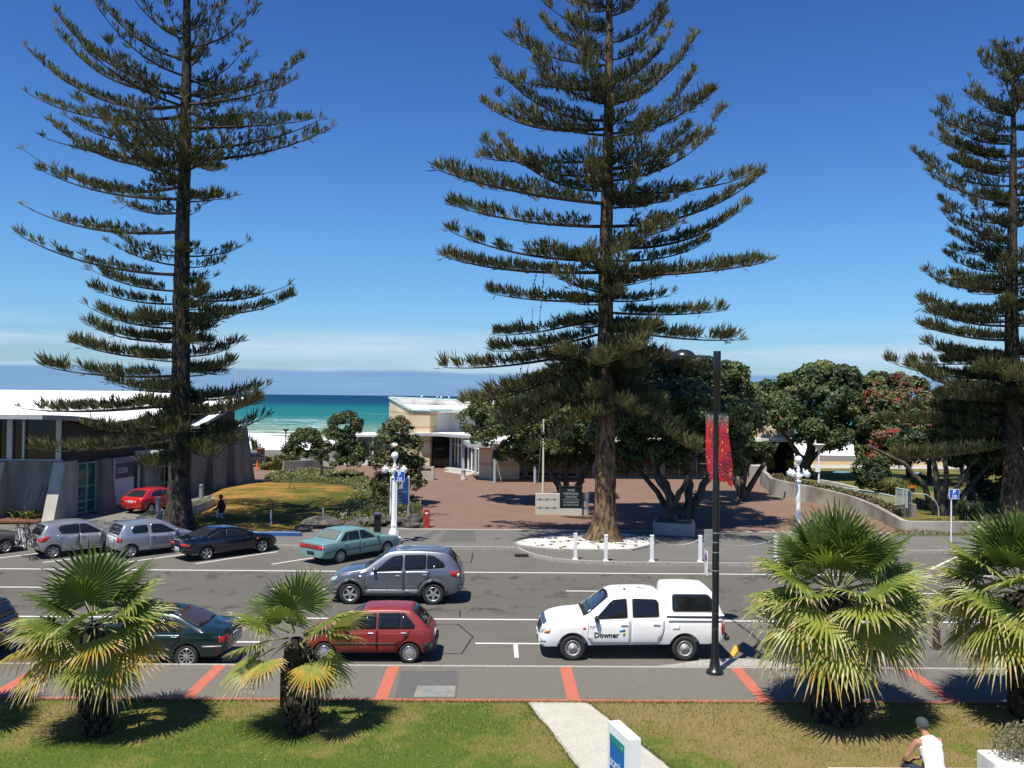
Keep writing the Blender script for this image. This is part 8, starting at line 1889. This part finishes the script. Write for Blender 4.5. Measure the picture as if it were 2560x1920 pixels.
    if hair:
        g = MB(); c = H+hx*.030-fw*.012
        for j in range(9):
            pass
        A = Matrix(((fw.x, lf.x, hx.x, c.x), (fw.y, lf.y, hx.y, c.y), (fw.z, lf.z, hx.z, c.z), (0, 0, 0, 1)))
        g.lathe([(.101, -.035), (.104, .0), (.098, .045), (.075, .085), (.04, .108), (0, .115)], 18, 0, M=A @ Matrix.Diagonal((1.08, .92, 1, 1))); o = obj('cap' if hair[0] == 'cap' else 'hair', g, hair[1], root)
        b = MB(); 
        if hair[0] == 'cap': b.quadgrid(lambda u, v: A @ Vector((.09+.085*v*(1-.5*(2*u-1)**2), .085*(2*u-1), -.02-.012*v)), 8, 3); b.quadgrid(lambda u, v: A @ Vector((.09+.085*v*(1-.5*(2*u-1)**2), -.085*(2*u-1), -.024-.012*v)), 8, 3); obj('peak', b, hair[1], o)
        else: b.lathe([(.085, -.10), (.098, -.05), (.102, 0)], 18, 0, M=A @ Matrix.Translation((-.02, 0, 0)) @ Matrix.Diagonal((.95, .93, 1, 1))); obj('back_hair', b, hair[1], o)
    return root
TOP = dict(pw=(0, 1), wc=(0, 1), cn=(0, .92), hp=(0, 1), th=(0, .06))
def shoes(g, J, s='L'):
    a = Vector(J['an'+s]); g.chain(None, [(a+Vector((-.04, 0, -.04)), .046), (a+Vector((.06, 0, -.055)), (.05, .038)), (a+Vector((.16, 0, -.06)), (.046, .03))])
# seated man, back to the hotel, leaning on his knees
J = dict(pelvis=(-.02, 0, .12), waist=(.02, 0, .28), chest=(.12, 0, .50), neckbase=(.215, 0, .645), neck=(.25, 0, .675), jaw=(.285, 0, .72), head=(.31, 0, .775), crown=(.32, 0, .83), face=(1, 0, -.35),
         shL=(.17, .20, .60), elL=(.30, .30, .30), wrL=(.50, .22, .14), shR=(.17, -.20, .60), elR=(.34, -.27, .31), wrR=(.52, -.12, .18), hipL=(.03, .10, .10), knL=(.46, .26, .13), anL=(.44, .26, -.33), hipR=(.03, -.10, .10), knR=(.47, -.16, .13), anR=(.50, -.16, -.33), curlL=(.2, -.6, -.8), curlR=(.2, .6, -.8))
man = figure('man in a white singlet and grey cap seated with his back turned', (7.95, 15.38, .36), PI/2+0.16, J, SKIN,
    [('singlet', mat('singlet_white', (.80, .80, .82), .8), dict(TOP, cs=(0, .74)), .014), ('shorts', mat('shorts_navy', (.014, .02, .034), .8), dict(hp=(0, 1), th=(0, .93), pw=(0, .12)), .010), ('shoe', M_BLACK, lambda g, J: shoes(g, J, 'L'), 0), ('shoe', M_BLACK, lambda g, J: shoes(g, J, 'R'), 0)], ('cap', mat('cap_grey', (.045, .05, .056), .95, var=.15, vscale=30)))
man.scale = (1.13, 1.13, 1.13)
# walking man in black, heading left
J = dict(pelvis=(0, 0, .88), waist=(.0, 0, 1.02), chest=(.02, 0, 1.24), neckbase=(.02, 0, 1.42), neck=(.03, 0, 1.48), jaw=(.05, 0, 1.54), head=(.05, 0, 1.61), crown=(.045, 0, 1.68), face=(1, 0, -.05),
         shL=(.02, .19, 1.36), elL=(.10, .25, 1.08), wrL=(.32, .22, .95), shR=(.02, -.19, 1.36), elR=(-.10, -.25, 1.10), wrR=(-.02, -.24, .86), hipL=(.0, .09, .85), knL=(-.05, .10, .48), anL=(-.30, .10, .14), hipR=(.0, -.09, .85), knR=(.20, -.10, .48), anR=(.22, -.10, .09), curlL=(0, -1, -.3), curlR=(.5, 1, 0))
figure('man in a long black top and pale shorts walking left past the dried lawn', (-14.45, 45.6, .14), PI, J, SKIND, [('top', mat('top_black', (.008, .008, .009), .9), dict(TOP, cs=(0, 1), ua=(0, 1), fa=(0, .9), th=(0, .18)), .030), ('shorts', mat('shorts_denim', (.20, .25, .34), .85), dict(hp=(0, 1), th=(0, .92)), .016), ('shoe', M_BLACK, lambda g, J: shoes(g, J, 'L'), 0), ('shoe', M_BLACK, lambda g, J: shoes(g, J, 'R'), 0)], ('hair', HAIR))
# worker in orange on the park path
J = dict(J); J.update(knL=(-.02, .10, .47), anL=(-.08, .10, .09), knR=(.06, -.10, .47), anR=(.08, -.10, .09), elL=(.03, .25, 1.08), wrL=(.10, .24, .84))
p = at(2281, 1192, 65); figure('worker in an orange vest and dark trousers standing on the park grass', (p.x, 65, p.z-1.70), R(-100), J, SKIN, [('vest', mat('hi_vis_orange', (.82, .13, .02), .7), dict(TOP, cs=(0, 1), ua=(0, .35)), .025), ('trousers', mat('trousers_dark', (.02, .022, .03), .85), dict(hp=(0, 1), th=(0, 1), sk=(0, .92)), .014)], ('hair', HAIR))
# ------------------------------------------------------------------ light, sky, camera
SUN_EL, SUN_DX, SUN_DY = R(65), -0.567, -0.824
sl = bpy.data.lights.new('sun', 'SUN'); sl.energy = 4.5; sl.angle = R(0.53); sl.color = (1.0, 0.94, 0.83)
so = bpy.data.objects.new('sun', sl); COL.objects.link(so)
sd = Vector((SUN_DX*math.cos(SUN_EL), SUN_DY*math.cos(SUN_EL), math.sin(SUN_EL)))
so.rotation_euler = sd.to_track_quat('Z', 'Y').to_euler(); so.location = sd*60
w = bpy.data.worlds.new('World'); scene.world = w; w.use_nodes = True
N = w.node_tree.nodes; L = w.node_tree.links
bg = N['Background']
sk = N.new('ShaderNodeTexSky'); sk.sky_type = 'NISHITA'; sk.sun_disc = False
sk.sun_elevation = SUN_EL; sk.sun_rotation = math.atan2(SUN_DX, SUN_DY)
sk.air_density = 1.0; sk.dust_density = 0.35; sk.ozone_density = 1.6; sk.altitude = 10
class WT(NT):
    def __init__(s):
        s.N = N; s.L = L; s.tc = N.new('ShaderNodeTexCoord'); s.sep = N.new('ShaderNodeSeparateXYZ'); L.new(s.tc.outputs['Generated'], s.sep.inputs[0])
    def noise(s, scale, detail=4, stretch=None, rough=0.5):
        n = N.new('ShaderNodeTexNoise'); n.inputs['Scale'].default_value = scale; n.inputs['Detail'].default_value = detail; n.inputs['Roughness'].default_value = rough
        mp = N.new('ShaderNodeMapping'); mp.inputs['Scale'].default_value = stretch or (1, 1, 1); L.new(s.tc.outputs['Generated'], mp.inputs[0]); L.new(mp.outputs[0], n.inputs['Vector'])
        return n.outputs['Fac']
t = WT(); el = t.sep.outputs['Z']
# the clear-sky colour of that day: deep blue overhead paling towards the sea
tint = t.ramp(t.math('MULTIPLY', el, 2.0, clamp=True), [(0.0, (0.36, 0.51, 0.73)), (0.10, (0.385, 0.56, 0.775)), (0.18, (0.375, 0.60, 0.835)), (0.36, (0.325, 0.59, 0.86)), (0.62, (0.25, 0.48, 0.82)), (0.85, (0.20, 0.405, 0.76))])
col = t.mix(1.0, sk.outputs[0], tint, 'MULTIPLY')
# low far cloud bank over the horizon, wisps above it
n1 = t.noise(3.4, 7, (1, 1, 12), 0.6); n2 = t.noise(5.0, 6, (0.8, 0.8, 16), 0.62)
top = t.math('ADD', 0.028, t.math('MULTIPLY', t.math('SUBTRACT', t.noise(7, 5, (1, 1, 2)), 0.5), 0.010))
d = t.math('SUBTRACT', top, el)
bank = N.new('ShaderNodeMapRange'); bank.inputs['From Min'].default_value = -0.0012; bank.inputs['From Max'].default_value = 0.0022; L.new(d, bank.inputs['Value'])
bankc = t.mix(t.ramp(n2, [(0.4, 0.0), (0.7, 1.0)]), (1.22, 2.30, 3.95), (1.55, 2.72, 4.35))
wz = t.math('MULTIPLY', t.band(el, 0.026, 0.072, 0.018), t.ramp(n1, [(0.40, 0.0), (0.66, 0.9)]))
col = t.mix(wz, col, (3.5, 4.5, 5.6))
rim = t.math('MULTIPLY', t.band(d, -0.003, 0.0015, 0.0018), t.ramp(t.noise(9, 5, (1, 1, 3)), [(0.4, 0.15), (0.65, 0.8)]))
col = t.mix(t.math('MULTIPLY', bank.outputs[0], 0.9), col, bankc)
col = t.mix(rim, col, (2.7, 4.1, 5.4))
L.new(col, bg.inputs['Color']); bg.inputs['Strength'].default_value = 0.10
cam = bpy.data.cameras.new('camera'); co = bpy.data.objects.new('camera', cam); COL.objects.link(co)
cam.sensor_width = 36; cam.lens = 36*FPX/2560; cam.clip_end = 100000; cam.clip_start = 0.1
co.matrix_world = Matrix(((CR.x, CU.x, -_F.x, CPOS.x), (CR.y, CU.y, -_F.y, CPOS.y), (CR.z, CU.z, -_F.z, CPOS.z), (0, 0, 0, 1)))
scene.camera = co
scene.view_settings.view_transform = 'Standard'; scene.view_settings.look = 'None'
scene.view_settings.exposure = 0.7; scene.view_settings.gamma = 1
scene.render.engine = 'CYCLES'
scene.cycles.max_bounces = 8; scene.cycles.transparent_max_bounces = 12
